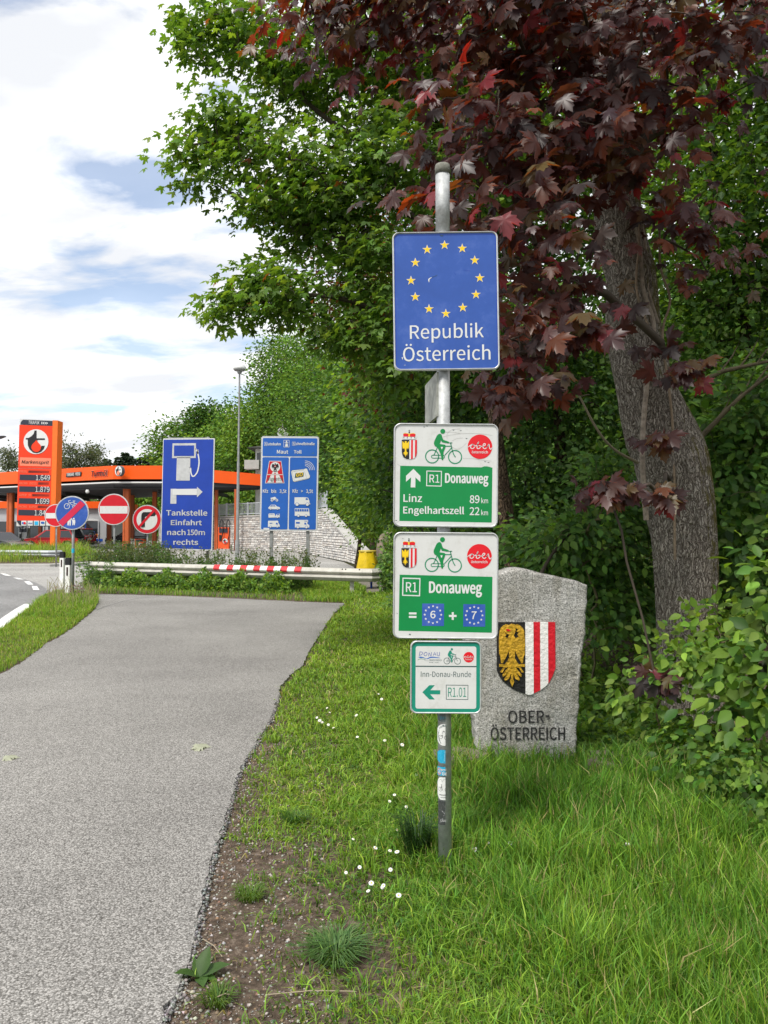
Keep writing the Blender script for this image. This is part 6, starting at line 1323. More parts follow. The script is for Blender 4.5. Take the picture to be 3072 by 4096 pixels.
def route3(b, inner):
    b.start(); b.poly(inner, TEAL, -6); b.poly(rrect(290, 215, 1405, 1355, 40), WHITE, -5); b.rect(290, 572, 1405, 592, DGREY, -4); b.done('face')
    f = lambda P: [(488 + x * .613 - 0, 131 + (y - 0) * .613) for x, y in P]
    cyclist(b, f, TEAL, .6, -4, DGREY); ober(b, 1265, 412, 97, -4)
    B1 = mat('donau_blue', (.02, .13, .5)); b.start()
    for P in ([(368, 318), (358, 382)], [(366, 318), (405, 322), (418, 345), (395, 372), (352, 383)], [(470, 325), (443, 355), (452, 386), (480, 388), (500, 358), (490, 328), (470, 325)], [(528, 398), (535, 335), (570, 392), (582, 325)], [(612, 382), (640, 318), (662, 380)], [(622, 362), (655, 358)], [(684, 322), (686, 370), (705, 388), (725, 380), (730, 320)]): b.stroke(spline(P, 5) if len(P) > 3 else P, 8, BLUE3, -4)
    b.poly(spline([(335, 415), (375, 405), (430, 415), (490, 440), (560, 408), (640, 408), (750, 430), (620, 425), (560, 430), (500, 450), (430, 430), (380, 432)], 3), B1, -4)
    b.stroke(spline([(332, 465), (370, 448), (430, 450), (470, 458)], 4), 7, GREEN2, -4); b.stroke([(450, 470), (480, 480), (525, 482)], 3, DGREY, -4)
    b.text('OBERÖSTERREICH', 536, 448, 766, 486, DGREY, -4, bold=-.01); b.text('bewegt. berührt.', 536, 500, 724, 524, DGREY, -4, bold=-.01); b.done('danube_emblem')
    b.start(); b.text('Inn-Donau-Runde', 386, 668, 1310, 776, DGREY, -4, bold=.004); b.done('lettering')
    b.start(); b.poly([(416, 1056), (545, 926), (645, 926), (560, 1018), (743, 1018), (743, 1092), (558, 1092), (645, 1186), (545, 1186)], TEAL, -4); b.done('arrow')
    b.start(); b.ring([(848, 918), (1258, 920), (1256, 1190), (850, 1188)], [(858, 928), (1248, 930), (1246, 1180), (860, 1178)], DGREY, -4); b.text('R1.01', 886, 966, 1220, 1140, TEAL, -4, bold=.004); b.done('route_number')
big_sign('small_route_sign', 'small teal-edged Inn-Donau-Runde sign with left arrow, lowest on the post', (1600, 2540, 360 / 1659), None, (193, 113, 1502, 1448), route3, .3, 118)

# edge-on sign between the two upper signs
p0 = at(1742, 1590, YP + .12)
es = empty('edge_on_sign', (p0.x, YP + .10, p0.z), 'sign seen from its edge between the blue sign and the green one', 'sign', rot=(0, 0, math.radians(6)))
q = MB(); q.box((0, .10, 0), (.016, .34, .205), mat('weathered_sign_back', (.36, .37, .33), .6, .3, var=.3, vs=20)); q.build('panel', es)
q = MB(); q.box((.03, .03, .06), (.06, .03, .03), BLACK); q.box((.03, .03, -.05), (.06, .03, .03), BLACK); q.build('bracket', es)

# stickers on the post
STK = lambda n, c: mat(n, c, .45, var=.08, vs=60, dirt=(.5, .5, .48), da=.3, ds=50)
def sticker(label, py0, py1, fn, m, x0=180, x1=356, rnd=60):
    """drawing coordinates: enlarged view 1700,2840 scale .2985"""
    z = 660 / 2212.0; k = z * (YP + .02) / FPX; cx = 270; cy = (py0 + py1) / 2
    w = at(1700 + cx * z, 2840 + cy * z, YP + .05)
    e = empty('sticker', (PX, YP + .05, w.z), label, 'sticker', 'stickers on the signpost')
    b = Board(e, (cx, cy), k * 1.0, .0003, wrap=R_ + .0005); b.start()
    # backing as a grid following the round post, rounded outline
    n = 14; vs = []; fs = []; H_ = (py1 - py0) / 2
    for i in range(n + 1):
        x = x0 - 18 + (x1 - x0 + 36) * i / n; tt = abs((x - (x0 + x1) / 2) / ((x1 - x0 + 36) / 2)); hh = H_ * (1 - max(0, tt - (1 - rnd / 100)) ** 2 / (rnd / 100 + .001) ** 2 * .45) if rnd else H_
        vs += [b.P((x, cy - hh), 0), b.P((x, cy + hh), 0)]
    fs = [(2 * i, 2 * i + 1, 2 * i + 3, 2 * i + 2) for i in range(n)]; b.mb.add(vs, fs, m); b.done('backing')
    b.start(); fn(b); 
    if b.mb.v: b.done('print')
    return e
S1 = STK('sticker_white', (.72, .73, .72)); S2 = STK('sticker_blue', (.02, .36, .58)); S3 = STK('sticker_black', (.05, .055, .055)); S4 = STK('sticker_old', (.12, .15, .15))
def s1(b):
    for cx in (222, 296): b.ring(circle(cx, 340 + (cx - 222) * .1, 26, 18), circle(cx, 340 + (cx - 222) * .1, 22, 18), BLACK, 1)
    for P in ([(222, 340), (248, 310), (296, 316), (296, 348)], [(248, 310), (248, 345)], [(248, 290), (290, 300), (275, 265), (252, 262)], [(248, 290), (262, 258), (300, 262)]): b.stroke(P, 5, BLACK, 1, caps=False)
    b.poly(circle(300, 258, 7, 10), BLACK, 1)
    s = 'kollektiv radelkollektiv radel'
    for i, ch in enumerate(s):
        if ch == ' ': continue
        a = -2.6 + i * 5.4 / len(s); x = 268 + 78 * math.sin(a); y = 310 - 122 * math.cos(a)
        b.text(ch, x - 8, y - 13, x + 8, y + 13, DGREY, 1)
sticker('round white sticker with a cyclist drawing, highest on the post', 168, 454, s1, S1, rnd=95)
def s0(b):
    for k in range(5): b.stroke([(210 + k * 25, 60 + 5 * k), (225 + k * 22, 110 - 6 * k)], 5, S2, 1)
sticker('dark round worn sticker partly under the small route sign', 20, 138, s0, S4, rnd=90)
def s2(b):
    b.poly([(186, 575), (284, 530), (272, 662)], WHITE2, 1); b.stroke([(322, 520), (325, 585)], 22, WHITE2, 1); b.stroke([(330, 600), (318, 660)], 22, WHITE2, 1)
sticker('sky blue sticker with a white triangle, second from the top', 512, 688, s2, S2, rnd=70)
def s3(b):
    b.poly(circle(200, 798, 30, 16, 46), SALMON, 1); b.text('3', 186, 775, 208, 825, WHITE2, 2, bold=.03); b.text('gesunde', 224, 755, 362, 795, WHITE2, 2, bold=.03, shear=.1); b.text('Geld', 240, 795, 362, 848, WHITE2, 2, bold=.05, shear=.1)
sticker('blue sticker reading gesund Geld, above the bicycle sticker', 738, 854, s3, S2, rnd=0)
def s4(b):
    for cx, cy in ((217, 1034), (306, 1036)): b.ring(circle(cx, cy, 28, 18), circle(cx, cy, 24, 18), BLACK, 1)
    for P in ([(217, 1034), (238, 992), (298, 982), (245, 1045), (217, 1034)], [(234, 975), (245, 1045)], [(292, 975), (306, 1036)], [(290, 972), (302, 970)], [(225, 974), (242, 974)]): b.stroke(P, 5, BLACK, 1, caps=False)
    b.stroke(spline([(200, 920), (230, 905), (245, 940), (262, 905), (300, 915), (290, 950), (330, 960), (350, 985)]), 2, DGREY, 1)
    b.text('MAROSVÁSÁRHELYI', 202, 1096, 344, 1118, BLACK, 1, bold=.03); b.text('TEKERgŐK', 216, 1118, 336, 1150, BLACK, 1, bold=.03)
sticker('white oval sticker with a bicycle above the word TEKERgŐK', 876, 1174, s4, S1, rnd=60)
def s5(b):
    rg = np.random.default_rng(5)
    for k in range(26):
        x, y = rg.uniform(200, 345), rg.uniform(1240, 1480); b.stroke([(x, y), (x + rg.uniform(-18, 18), y + rg.uniform(-20, 20))], rg.uniform(2, 6), GREYW if k % 2 else S4, 1, caps=False)
    b.text('CAVALIUM', 222, 1436, 345, 1466, GREYW, 2, bold=.02)
sticker('large square black worn sticker, lowest on the post', 1196, 1508, s5, S3, x0=196, rnd=0)

# ------------------------------------------------------------------ the granite border stone
YS = 5.1; zs = 550 / 1466.0; ks = zs * YS / FPX; c6 = (655, 1100)
ws = at(1850 + c6[0] * zs, 2250 + c6[1] * zs, YS)
zg = float(LZ(np.array(ws.x), np.array(YS)))
st = empty('boundary_stone', (ws.x, YS, zg), 'upright rough granite boundary stone with painted coat of arms and OBER-ÖSTERREICH', 'stone')
LXp = [(2150, 176), (2000, 160), (1900, 148), (1620, 120), (1200, 80), (810, 42), (500, 10), (250, -15), (100, -25)]
RXp = [(2150, 1205), (1990, 1205), (1500, 1240), (1040, 1270), (760, 1310), (560, 1325), (240, 1338), (100, 1340)]
TP = [(-25, 262), (120, 190), (385, 120), (520, 82), (640, 70), (700, 80), (780, 105), (950, 145), (1110, 178), (1230, 205), (1340, 244)]
LXp = LXp[::-1]; RXp = RXp[::-1]
nu, nv = 130, 190
def edge_noise(v, s): return 5 * math.sin(v * 31 + s) + 3 * math.sin(v * 77 + 2 * s) + 2 * math.sin(v * 143 + s)
vs = np.zeros((nv + 1, nu + 1, 3))
for j in range(nv + 1):
    v = j / nv
    for i in range(nu + 1):
        u_ = i / nu
        xg = -25 + u_ * 1365; tp_ = np.interp(xg, [p[0] for p in TP], [p[1] for p in TP]); yv = 2180 + (tp_ - 2180) * v
        l = np.interp(yv, [p[0] for p in LXp], [p[1] for p in LXp]) + edge_noise(v, 1); r = np.interp(yv, [p[0] for p in RXp], [p[1] for p in RXp]) + edge_noise(v, 4)
        x = l + (r - l) * u_; yv += 3 * math.sin(u_ * 40) * v
        X = (x - c6[0]) * ks; Z = -(yv - c6[1]) * ks + ws.z - zg
        de = min(u_, 1 - u_) * 1.0 / .02; dt = (1 - v) / .015; rd = .018 * max(0, 1 - min(de, dt)) ** 2
        inside = 365 < x < 995 and 620 < yv < 1420
        d = 0.006 * mnoise.noise(Vector((X * 9, Z * 9, 1))) + 0.0035 * mnoise.noise(Vector((X * 40 + Z * 14, Z * 48, 4))) + .002 * mnoise.noise(Vector((X * 110, Z * 130, 9)))
        vs[j, i] = (X, rd - d * (.2 if inside else 1), Z)
Fv = vs.reshape(-1, 3); I = np.arange((nu + 1) * (nv + 1)).reshape(nv + 1, nu + 1)
Ff = np.stack([I[:-1, :-1].ravel(), I[:-1, 1:].ravel(), I[1:, 1:].ravel(), I[1:, :-1].ravel()], 1)
Bv = Fv.copy(); Bv[:, 1] = .24 + .006 * np.sin(Bv[:, 0] * 50) + Fv[:, 1]; nF = len(Fv)
Bf = Ff[:, ::-1] + nF
# side ring with two intermediate loops for rough edges
loop = np.concatenate([I[0, :], I[1:, -1], I[-1, -2::-1], I[-2:0:-1, 0]])
rings = [loop]; extra = []; base_i = 2 * nF
for t in (.25, .5, .75):
    P_ = Fv[loop] * (1 - t) + Bv[loop] * t
    P_[:, 0] += .006 * np.sin(P_[:, 2] * 60 + t * 9) ; extra.append(P_); rings.append(np.arange(base_i, base_i + len(loop))); base_i += len(loop)
rings.append(loop + nF)
Sf = []
for a, b_ in zip(rings[:-1], rings[1:]): Sf.append(np.stack([a, b_, np.roll(b_, -1), np.roll(a, -1)], 1))
so = np_mesh('slab', np.concatenate([Fv, Bv] + extra), np.concatenate([Ff, Bf] + Sf), GRANITE, parent=st, smooth=True)
b = Board(st, c6, ks, .0016)
def puts(n):
    o = b.done(n); o.location = (0, -.004, ws.z - zg); return o
def thick(name, P, m, d0, d1, wob=0):
    q = MB(); q.prism([((x - c6[0]) * ks, -(y - c6[1]) * ks + ws.z - zg) for x, y in P], -d0, -d1, m); return q.build(name, st)
PB = mat('arms_black', (.012, .012, .012), .5, var=.2, vs=20, bump=.6, bs=60); PW = mat('arms_white', (.78, .77, .75), .6, var=.06, vs=20, bump=.9, bs=50); PR = mat('arms_red', (.58, .008, .02), .5, var=.12, vs=20, bump=.7, bs=40)
def bot(x): return float(np.interp(x, [365, 385, 440, 540, 620, 670, 705, 740, 830, 870, 920, 960, 988], [1150, 1200, 1275, 1350, 1382, 1397, 1407, 1400, 1355, 1325, 1278, 1200, 1120]))
def stripe(x0, x1): return [(x0, 638), (x1, 638)] + [(x, bot(x)) for x in np.linspace(x1, x0, 10)]
thick('black_field', stripe(366, 668), PB, .005, -.01)
for nm, x0, x1, m, dd_ in (('white_stripe', 669, 755, PW, .009), ('red_stripe', 757, 825, PR, .006), ('white_stripe', 827, 910, PW, .009), ('red_stripe', 912, 987, PR, .006)):
    thick(nm, stripe(x0, x1), m, dd_, -.01)
def mir(P, cx=525): return P + [(2 * cx - x, y) for x, y in P[::-1]]
eag = MB()
def eg(P, d):
    n = len(P); 
    eag.prism([((x - c6[0]) * ks, -(y - c6[1]) * ks + ws.z - zg) for x, y in P], -d, -.004, GOLD)
def tw(P): eg(P, .0150); eg([(1050 - x, y) for x, y in P], .0151)
# wings, each a lobed shape
tw([(560, 668), (585, 660), (612, 672), (640, 698), (655, 732), (662, 830), (660, 975), (648, 1000), (640, 1068), (626, 1072), (590, 1010), (556, 935), (548, 930), (548, 800), (575, 805), (600, 790), (582, 770), (598, 748), (575, 735), (590, 712), (568, 700)])
eg([(486, 790), (500, 765), (470, 760), (455, 735), (480, 735), (465, 705), (490, 672), (520, 655), (558, 662), (566, 700), (560, 740), (545, 775), (556, 800), (556, 1000), (545, 1050), (510, 1050), (494, 1000), (490, 850)], .018)
tw([(545, 1000), (580, 1060), (600, 1085), (660, 1080), (660, 1108), (612, 1110), (650, 1165), (628, 1170), (600, 1120), (560, 1110), (540, 1060)])
tw([(535, 1050), (560, 1110), (625, 1190), (622, 1215), (598, 1200), (560, 1150), (606, 1240), (600, 1256), (560, 1235), (532, 1160)])
eg(mir([(525, 1320), (536, 1290), (548, 1262), (535, 1235), (540, 1160), (532, 1050)]), .0175)
eag.build('eagle', st)
q = MB(); q.prism([((x - c6[0]) * ks, -(y - c6[1]) * ks + ws.z - zg) for x, y in [(462, 715), (478, 706), (512, 720), (500, 732), (478, 733)]], -.020, -.01, PR); q.build('tongue', st)
INK = mat('letter_black', (.02, .02, .02), .8, var=.3, vs=30, dirt=(.2, .2, .2), da=.5, ds=40)
for (t, x0, y0, x1, y1) in (('OBER', 488, 1572, 862, 1702), ('-', 884, 1622, 916, 1640), ('ÖSTERREICH', 300, 1718, 1082, 1880)):
    b.start(); b.text(t, x0 - 4, y0 - 3, x1 + 4, y1 + 3, INK, .2, bold=.02 if len(t) > 1 else 0); o = puts('lettering'); o.location.y = -.0065
# low kerb stones at its foot
for (px, py, w, label, rz) in ((1830, 3008, .34, 'flat weathered stone slab in the grass left of the granite boundary stone', .05), (2430, 3020, .30, 'flat stone slab in the grass right of the granite boundary stone', -.08)):
    p = at(px, py, 5.0); q = MB(); rg = np.random.default_rng(int(px)); n = 9
    q.slab([(w / 2 * (1 + .12 * rg.normal()) * math.cos(2 * math.pi * k / n), .16 * (1 + .12 * rg.normal()) * math.sin(2 * math.pi * k / n)) for k in range(n)], 0, .15 if px < 2000 else .12, mat('weathered_slab', (.19, .16, .13), .9, var=.3, vs=14, bump=.8, bs=25, dirt=(.10, .09, .06), da=.8, ds=10))
    o = q.build('stone_slab', loc=(p.x, 5.0, float(LZ(np.array(p.x), np.array(5.0))) - .035)); o.rotation_euler = (0, .03, rz); tag(o, label, 'stone')
# boulder beyond the hedge gap
p = at(1556, 2180, 21); q = MB(); rg = np.random.default_rng(8)
vs = []; n = 14
for j, (r, z) in enumerate([(.36, 0), (.38, .25), (.33, .5), (.24, .72), (.08, .8)]):
    for k in range(n): a = 2 * math.pi * k / n; rr = r * (1 + .12 * math.sin(3 * a + j) + .05 * rg.normal()); vs.append((rr * math.cos(a), rr * math.sin(a), z))
q.add(vs, [(i * n + k, i * n + (k + 1) % n, (i + 1) * n + (k + 1) % n, (i + 1) * n + k) for i in range(4) for k in range(n)] + [tuple(4 * n + k for k in range(n))], mat('brown_rock', (.20, .16, .13), .9, var=.3, vs=6, bump=.8, bs=12))
tag(q.build('boulder', loc=(p.x, 21, at(1556, 2215, 21).z - .2), smooth=True), 'brown boulder at the foot of the hedge behind the yellow bin', 'rock')

# ------------------------------------------------------------------ vegetation tools
def tmpl_maple(full=True):
    """five-lobed toothed leaf; lobes ridged along their veins, notches pulled up, tips hanging"""
    if full: r = [(.10, -.03), (.46, -.15), (.36, .03), (.30, .09), (.58, .13), (.50, .22), (.74, .46), (.53, .43), (.52, .60), (.22, .40), (.32, .64), (.21, .64), (.24, .80), (.12, .82)]
    else: r = [(.42, -.12), (.30, .09), (.56, .14), (.66, .46), (.22, .40), (.28, .66), (.14, .78)]
    tips = {(.46, -.15), (.74, .46), (.66, .46), (.42, -.12)}; notch = {(.30, .09), (.22, .40), (.21, .64)}
    P = [(0, 0)] + r + [(0, 1.05)] + [(-x, y) for x, y in r[::-1]]
    V = [(0, .22, .03)]
    for x, y in P:
        z = -.24 * (x * x * 1.3 + max(0, y - .2) ** 2 * .9)
        if (abs(x), y) in notch: z += .075
        if (abs(x), y) in tips: z -= .07
        V.append((x, y, z))
    n = len(P); F = [(0, 1 + k, 1 + (k + 1) % n) for k in range(n)]
    return np.array(V), np.array(F)[:, ::-1]
def tmpl_ovate():
    V = [(0, 0, 0), (.20, .18, .05), (.29, .42, .07), (.20, .72, .03), (0, 1, -.10), (-.20, .72, .03), (-.29, .42, .07), (-.20, .18, .05), (0, .45, 0.0)]
    F = [(8, 0, 1), (8, 1, 2), (8, 2, 3), (8, 3, 4), (8, 4, 5), (8, 5, 6), (8, 6, 7), (8, 7, 0)]
    return np.array(V, float), np.array(F)
def tmpl_toothed():
    V = [(0, 0, 0)]; R_ = [(.12, .06, .02), (.24, .16, .06), (.25, .27, .03), (.34, .36, .08), (.29, .50, .03), (.31, .60, .06), (.19, .74, .01), (.17, .84, .02)]
    P = R_ + [(0, 1.04, -.16)] + [(-x, y, z) for x, y, z in R_[::-1]]
    V = [(0, .45, -.01), (0, 0, 0)] + P; n = len(P) + 1
    return np.array(V, float), np.array([(0, 1 + k, 1 + (k + 1) % n) for k in range(n)])
def tmpl_card():
    V = [(0, 0, 0), (.34, .45, .08), (0, 1, -.05), (-.34, .45, .08)]
    return np.array(V, float), np.array([(0, 1, 2), (0, 2, 3)])
def tmpl_sprig():
    """three small leaflets"""
    V = []; F = []
    for a, s in ((0, 1), (1.0, .8), (-1.0, .8)):
        o = len(V); c_, s_ = math.cos(a), math.sin(a)
        for x, y, z in [(0, 0, 0), (.22, .45, .08), (0, 1, -.08), (-.22, .45, .08)]:
            x *= s; y *= s; V.append((x * c_ + y * s_, -x * s_ + y * c_, z))
        F += [(o, o + 1, o + 2), (o, o + 2, o + 3)]
    return np.array(V, float), np.array(F)
TOOTHED = tmpl_toothed(); MAPLE, MAPLE_S, OVATE, CARD, SPRIG = tmpl_maple(), tmpl_maple(False), tmpl_ovate(), tmpl_card(), tmpl_sprig()
def unit(v): return v / (np.linalg.norm(v, axis=-1, keepdims=True) + 1e-9)
def frames(tip, nrm):
    tip = unit(tip); nrm = unit(nrm - tip * (nrm * tip).sum(-1, keepdims=True)); side = np.cross(tip, nrm)
    return np.stack([side, tip, nrm], -1)           # columns
def leaves(tm, P, R, S, C, rng, cvar=.12):
    """batch of leaves -> V, F, col"""
    V0, F0 = tm; n = len(P); k = len(V0)
    V = np.einsum('nij,kj->nki', R, V0) * S[:, None, None] + P[:, None, :]
    F = (F0[None] + (np.arange(n) * k)[:, None, None]).reshape(-1, 3)
    C = C * (1 + rng.normal(0, cvar, (n, 1)))
    return V.reshape(-1, 3), F, np.clip(np.repeat(C, k, 0), .002, 1)
def pal(rng, n, cols, w=None):
    cols = np.array(cols, float); idx = rng.choice(len(cols), n, p=w); return cols[idx] * (1 + rng.normal(0, .10, (n, 3)) * .6)
def inframe(P, m=0.03):
    c, s = math.cos(PITCH), math.sin(PITCH); d = P - np.array([0, 0, CAMZ])
    f = d[:, 1] * c + d[:, 2] * s; up = -d[:, 1] * s + d[:, 2] * c
    x = d[:, 0] / f * FPX / 3072; y = up / f * FPX / 4096
    return (f > .3) & (abs(x) < .5 + m) & (abs(y) < .5 + m), f
def leaf_objects(name, tm, P, R, S, Ck, m, parent, variants, rng):
    """each leaf its own part sharing mesh data with alike leaves"""
    V0, F0 = tm; mes = []
    for c in variants:
        for j in range(2):
            V = V0.copy(); V[:, 2] += rng.normal(0, .02, len(V)); V[:, 2] -= .12 * j * V[:, 1] ** 2
            mes.append(np_mesh(name, V, F0, m, np.tile(np.array(c), (len(V), 1)), link=False))
    for i in range(len(P)):
        o = bpy.data.objects.new(name, mes[int(rng.integers(0, len(mes)))]); COL.objects.link(o); o.parent = parent
        M4 = Matrix([[*(R[i][r] * S[i]), P[i][r]] for r in range(3)] + [[0, 0, 0, 1]]); o.matrix_local = M4
def in_ell(rng, n, c, r, shell=.45):
    d = unit(rng.normal(size=(n, 3))); q = rng.random((n, 1)) ** shell
    return np.array(c) + d * q * np.array(r), d
def tubes_np(paths, n=5):
    """many thin tubes in one mesh: list of (pts (k,3), r0, r1)"""
    VV = []; FF = []; o = 0; a = 2 * np.pi * np.arange(n) / n
    for P, r0, r1 in paths:
        P = np.asarray(P, float); k = len(P); D = np.gradient(P, axis=0); D = unit(D)
        ref = np.where(abs(D[:, 2:3]) > .9, np.array([[1., 0, 0]]), np.array([[0, 0, 1.]]))
        U = unit(np.cross(D, ref)); W = np.cross(D, U); r = np.linspace(r0, r1, k)[:, None, None]
        V = P[:, None] + (U[:, None] * np.cos(a)[None, :, None] + W[:, None] * np.sin(a)[None, :, None]) * r
        VV.append(V.reshape(-1, 3)); I = np.arange(k * n).reshape(k, n) + o
        FF.append(np.stack([I[:-1], np.roll(I[:-1], -1, 1), np.roll(I[1:], -1, 1), I[1:]], -1).reshape(-1, 4)); o += k * n
    return np.concatenate(VV), np.concatenate(FF)
def grow(root, clusters, rng, r_tip=.004, r_exp=.5, sag=.05):
    """twigs from a root skeleton [(pos, radius)] to every cluster centre; returns tubes"""
    nodes = [np.array(p) for p, r in root]; parent = [-1] * len(nodes); cnt = [0] * len(nodes); r0 = np.array([p for p, r in root])
    N_ = np.array(nodes); dist = np.min(np.linalg.norm(clusters[:, None] - N_[None], axis=-1), 1)
    paths = []; NA = list(nodes); owner = [None] * len(nodes); base_r = [r for p, r in root]
    for i in np.argsort(dist):
        c = clusters[i]; A_ = np.array(NA); d = np.linalg.norm(A_ - c, axis=1) + np.where(A_[:, 2] > c[2] + .3, .6, 0)
        j = int(np.argmin(d)); p = A_[j]; L_ = np.linalg.norm(c - p); k = 5
        t = np.linspace(0, 1, k)[:, None]; q = p + (c - p) * t + rng.normal(0, .04 * L_, (k, 3)) * np.sin(np.pi * t) + np.array([0, 0, 1]) * np.sin(np.pi * t) * L_ * .10
        paths.append([q, j]); o = len(NA)
        for m_ in range(1, k): NA.append(q[m_]); parent.append(j if m_ == 1 else o + m_ - 2); owner.append(len(paths) - 1)
    cnt = np.zeros(len(NA)); 
    for m_ in range(len(NA) - 1, -1, -1):
        cnt[m_] += 1 if m_ >= len(root) else 0
        if parent[m_] >= 0: cnt[parent[m_]] += cnt[m_]
    out = []; n0 = len(root)
    for idx, (q, j) in enumerate(paths):
        o = n0 + idx * 4; ra = r_tip * (cnt[o] / 4 + 1) ** r_exp; rb = r_tip * (cnt[o + 3] / 4 + .4) ** r_exp
        out.append((q, min(ra, .09), min(rb, .09)))
    return out
def trunk_mesh(name, pts, rad, m, parent, n=28, seg=60, rough=.02, lf=1.0):
    """pts centre line control points, smoothly swept with an uneven barky surface"""
    C3 = np.array(spline([tuple(p) for p in pts], 10) if len(pts[0]) == 2 else [tuple(q) for q in spline3(pts, 10)])
    t = np.linspace(0, 1, len(C3)); rr = np.interp(t, np.linspace(0, 1, len(pts)), rad)
    k = len(C3) if seg < len(C3) else seg; tt = np.linspace(0, 1, k); P = np.stack([np.interp(tt, t, C3[:, i]) for i in range(3)], 1); rr = np.interp(tt, t, rr)
    D = unit(np.gradient(P, axis=0)); U = unit(np.cross(D, np.array([0, 1., 0]))); W = np.cross(D, U); a = 2 * np.pi * np.arange(n) / n
    ridge = 1 + rough * ((np.abs(np.sin(a * 15 + 1.3 * np.sin(P[:, 2:3] * 9) + .6 * np.sin(P[:, 2:3] * 31))) - .5) * .9 * (n > 60) + np.sin(a * 9 + P[:, 2:3] * 2.0 * lf) * .5 + np.sin(a * 17 - P[:, 2:3] * 3.1) * .35 + np.sin(a * 3 + P[:, 2:3] * 5 * lf) * 1.1 + np.sin(a * 2 - P[:, 2:3] * 9 * lf) * .5)
    V = P[:, None] + (U[:, None] * np.cos(a)[None, :, None] + W[:, None] * np.sin(a)[None, :, None]) * (rr[:, None] * ridge)[:, :, None]
    I = np.arange(k * n).reshape(k, n); F = np.stack([I[:-1], np.roll(I[:-1], -1, 1), np.roll(I[1:], -1, 1), I[1:]], -1).reshape(-1, 4)
    return np_mesh(name, V.reshape(-1, 3), F, m, parent=parent, smooth=True), P, rr
def spline3(P, n):
    P = [np.array(p, float) for p in P]; Q = [2 * P[0] - P[1]] + P + [2 * P[-1] - P[-2]]; out = []
    for i in range(1, len(Q) - 2):
        for k in range(n):
            t = k / n; out.append(0.5 * ((2 * Q[i]) + (-Q[i - 1] + Q[i + 1]) * t + (2 * Q[i - 1] - 5 * Q[i] + 4 * Q[i + 1] - Q[i + 2]) * t * t + (-Q[i - 1] + 3 * Q[i] - 3 * Q[i + 1] + Q[i + 2]) * t ** 3))
    out.append(P[-1]); return out
def A3(px, py, Y): v = at(px, py, Y); return np.array([v.x, v.y, v.z])

def spray(rng, centers, per, sig, origin, droop=.5, up=.6, rnd=.35, flat=.55):
    """leaf positions, tip directions and normals around twig ends"""
    n = len(centers) * per; C = np.repeat(centers, per, 0)
    off_ = rng.normal(size=(n, 3)) * sig * np.array([1, 1, flat]); P = C + off_
    out = unit((P - origin) * np.array([1, 1, .25])); loc = unit(off_)
    tip = unit(out * .6 + loc * .8 + rng.normal(size=(n, 3)) * rnd - np.array([0, 0, droop]))
    nrm = np.array([0, 0, up]) + out * .55 + rng.normal(size=(n, 3)) * rnd
    return P, tip, nrm

# ------------------------------------------------------------------ crimson maple on the right
rg = np.random.default_rng(21)
YR = 6.3
ctrl = [(2795, 3000, .30), (2765, 2778, .235), (2742, 2407, .235), (2733, 2130, .252), (2688, 1852, .292), (2640, 1740, .285), (2588, 1574, .232), (2532, 1296, .208), (2520, 1111, .20), (2480, 926, .19), (2440, 400, .175), (2400, 0, .16), (2380, -700, .13), (2300, -1500, .09), (2280, -2300, .05)]
tb = A3(2780, 2890, YR)
red = empty('crimson_maple', tb, 'crimson-leaved maple with a thick bulging grey trunk leaning over the granite stone', 'tree')
tpts = [A3(x, y, YR + .0002 * (3000 - y) * 0) - tb for x, y, r in ctrl]
_, TP_, TR_ = trunk_mesh('trunk', tpts, [r for _, _, r in ctrl], BARK, red, n=144, seg=300, rough=.03)
rad_at = lambda y: float(np.interp(y, [c[1] for c in ctrl][::-1], [c[2] for c in ctrl][::-1]))
# scar of pale wood running up the trunk
q = []
for (x, y) in ((2585, 2080), (2572, 1900), (2570, 1760), (2585, 1560), (2605, 1400), (2612, 1290), (2570, 1150), (2560, 1000), (2540, 880)):
    q.append(A3(x, y, YR - rad_at(y) + .012) - tb)
V_, F_ = tubes_np([(np.array(spline3(q, 8)), .022, .02), (np.array(spline3([p + np.array([.05, .03, 0]) for p in q[5:]], 8)), .016, .022)], 7)
np_mesh('pale_scar', V_, F_, mat('bare_wood', (.30, .25, .20), .8, var=.3, vs=20, bump=.9, bs=40), parent=red, smooth=True)
# climbing stems on the trunk
paths = []
for P_ in ([(2700, 2240), (2690, 1700), (2650, 1350), (2680, 1200), (2640, 1050), (2650, 800), (2720, 500), (2750, 100)], [(2590, 1300), (2545, 1150), (2555, 900), (2490, 780)], [(2740, 400), (2745, 200), (2755, 80)]):
    paths.append((np.array(spline3([A3(x, y, YR - rad_at(y) - .01) - tb for x, y in P_], 8)), .011, .008))
V_, F_ = tubes_np(paths, 6); np_mesh('climbing_stem', V_, F_, mat('liana_bark', (.25, .19, .13), .8, var=.2, vs=30), parent=red, smooth=True)
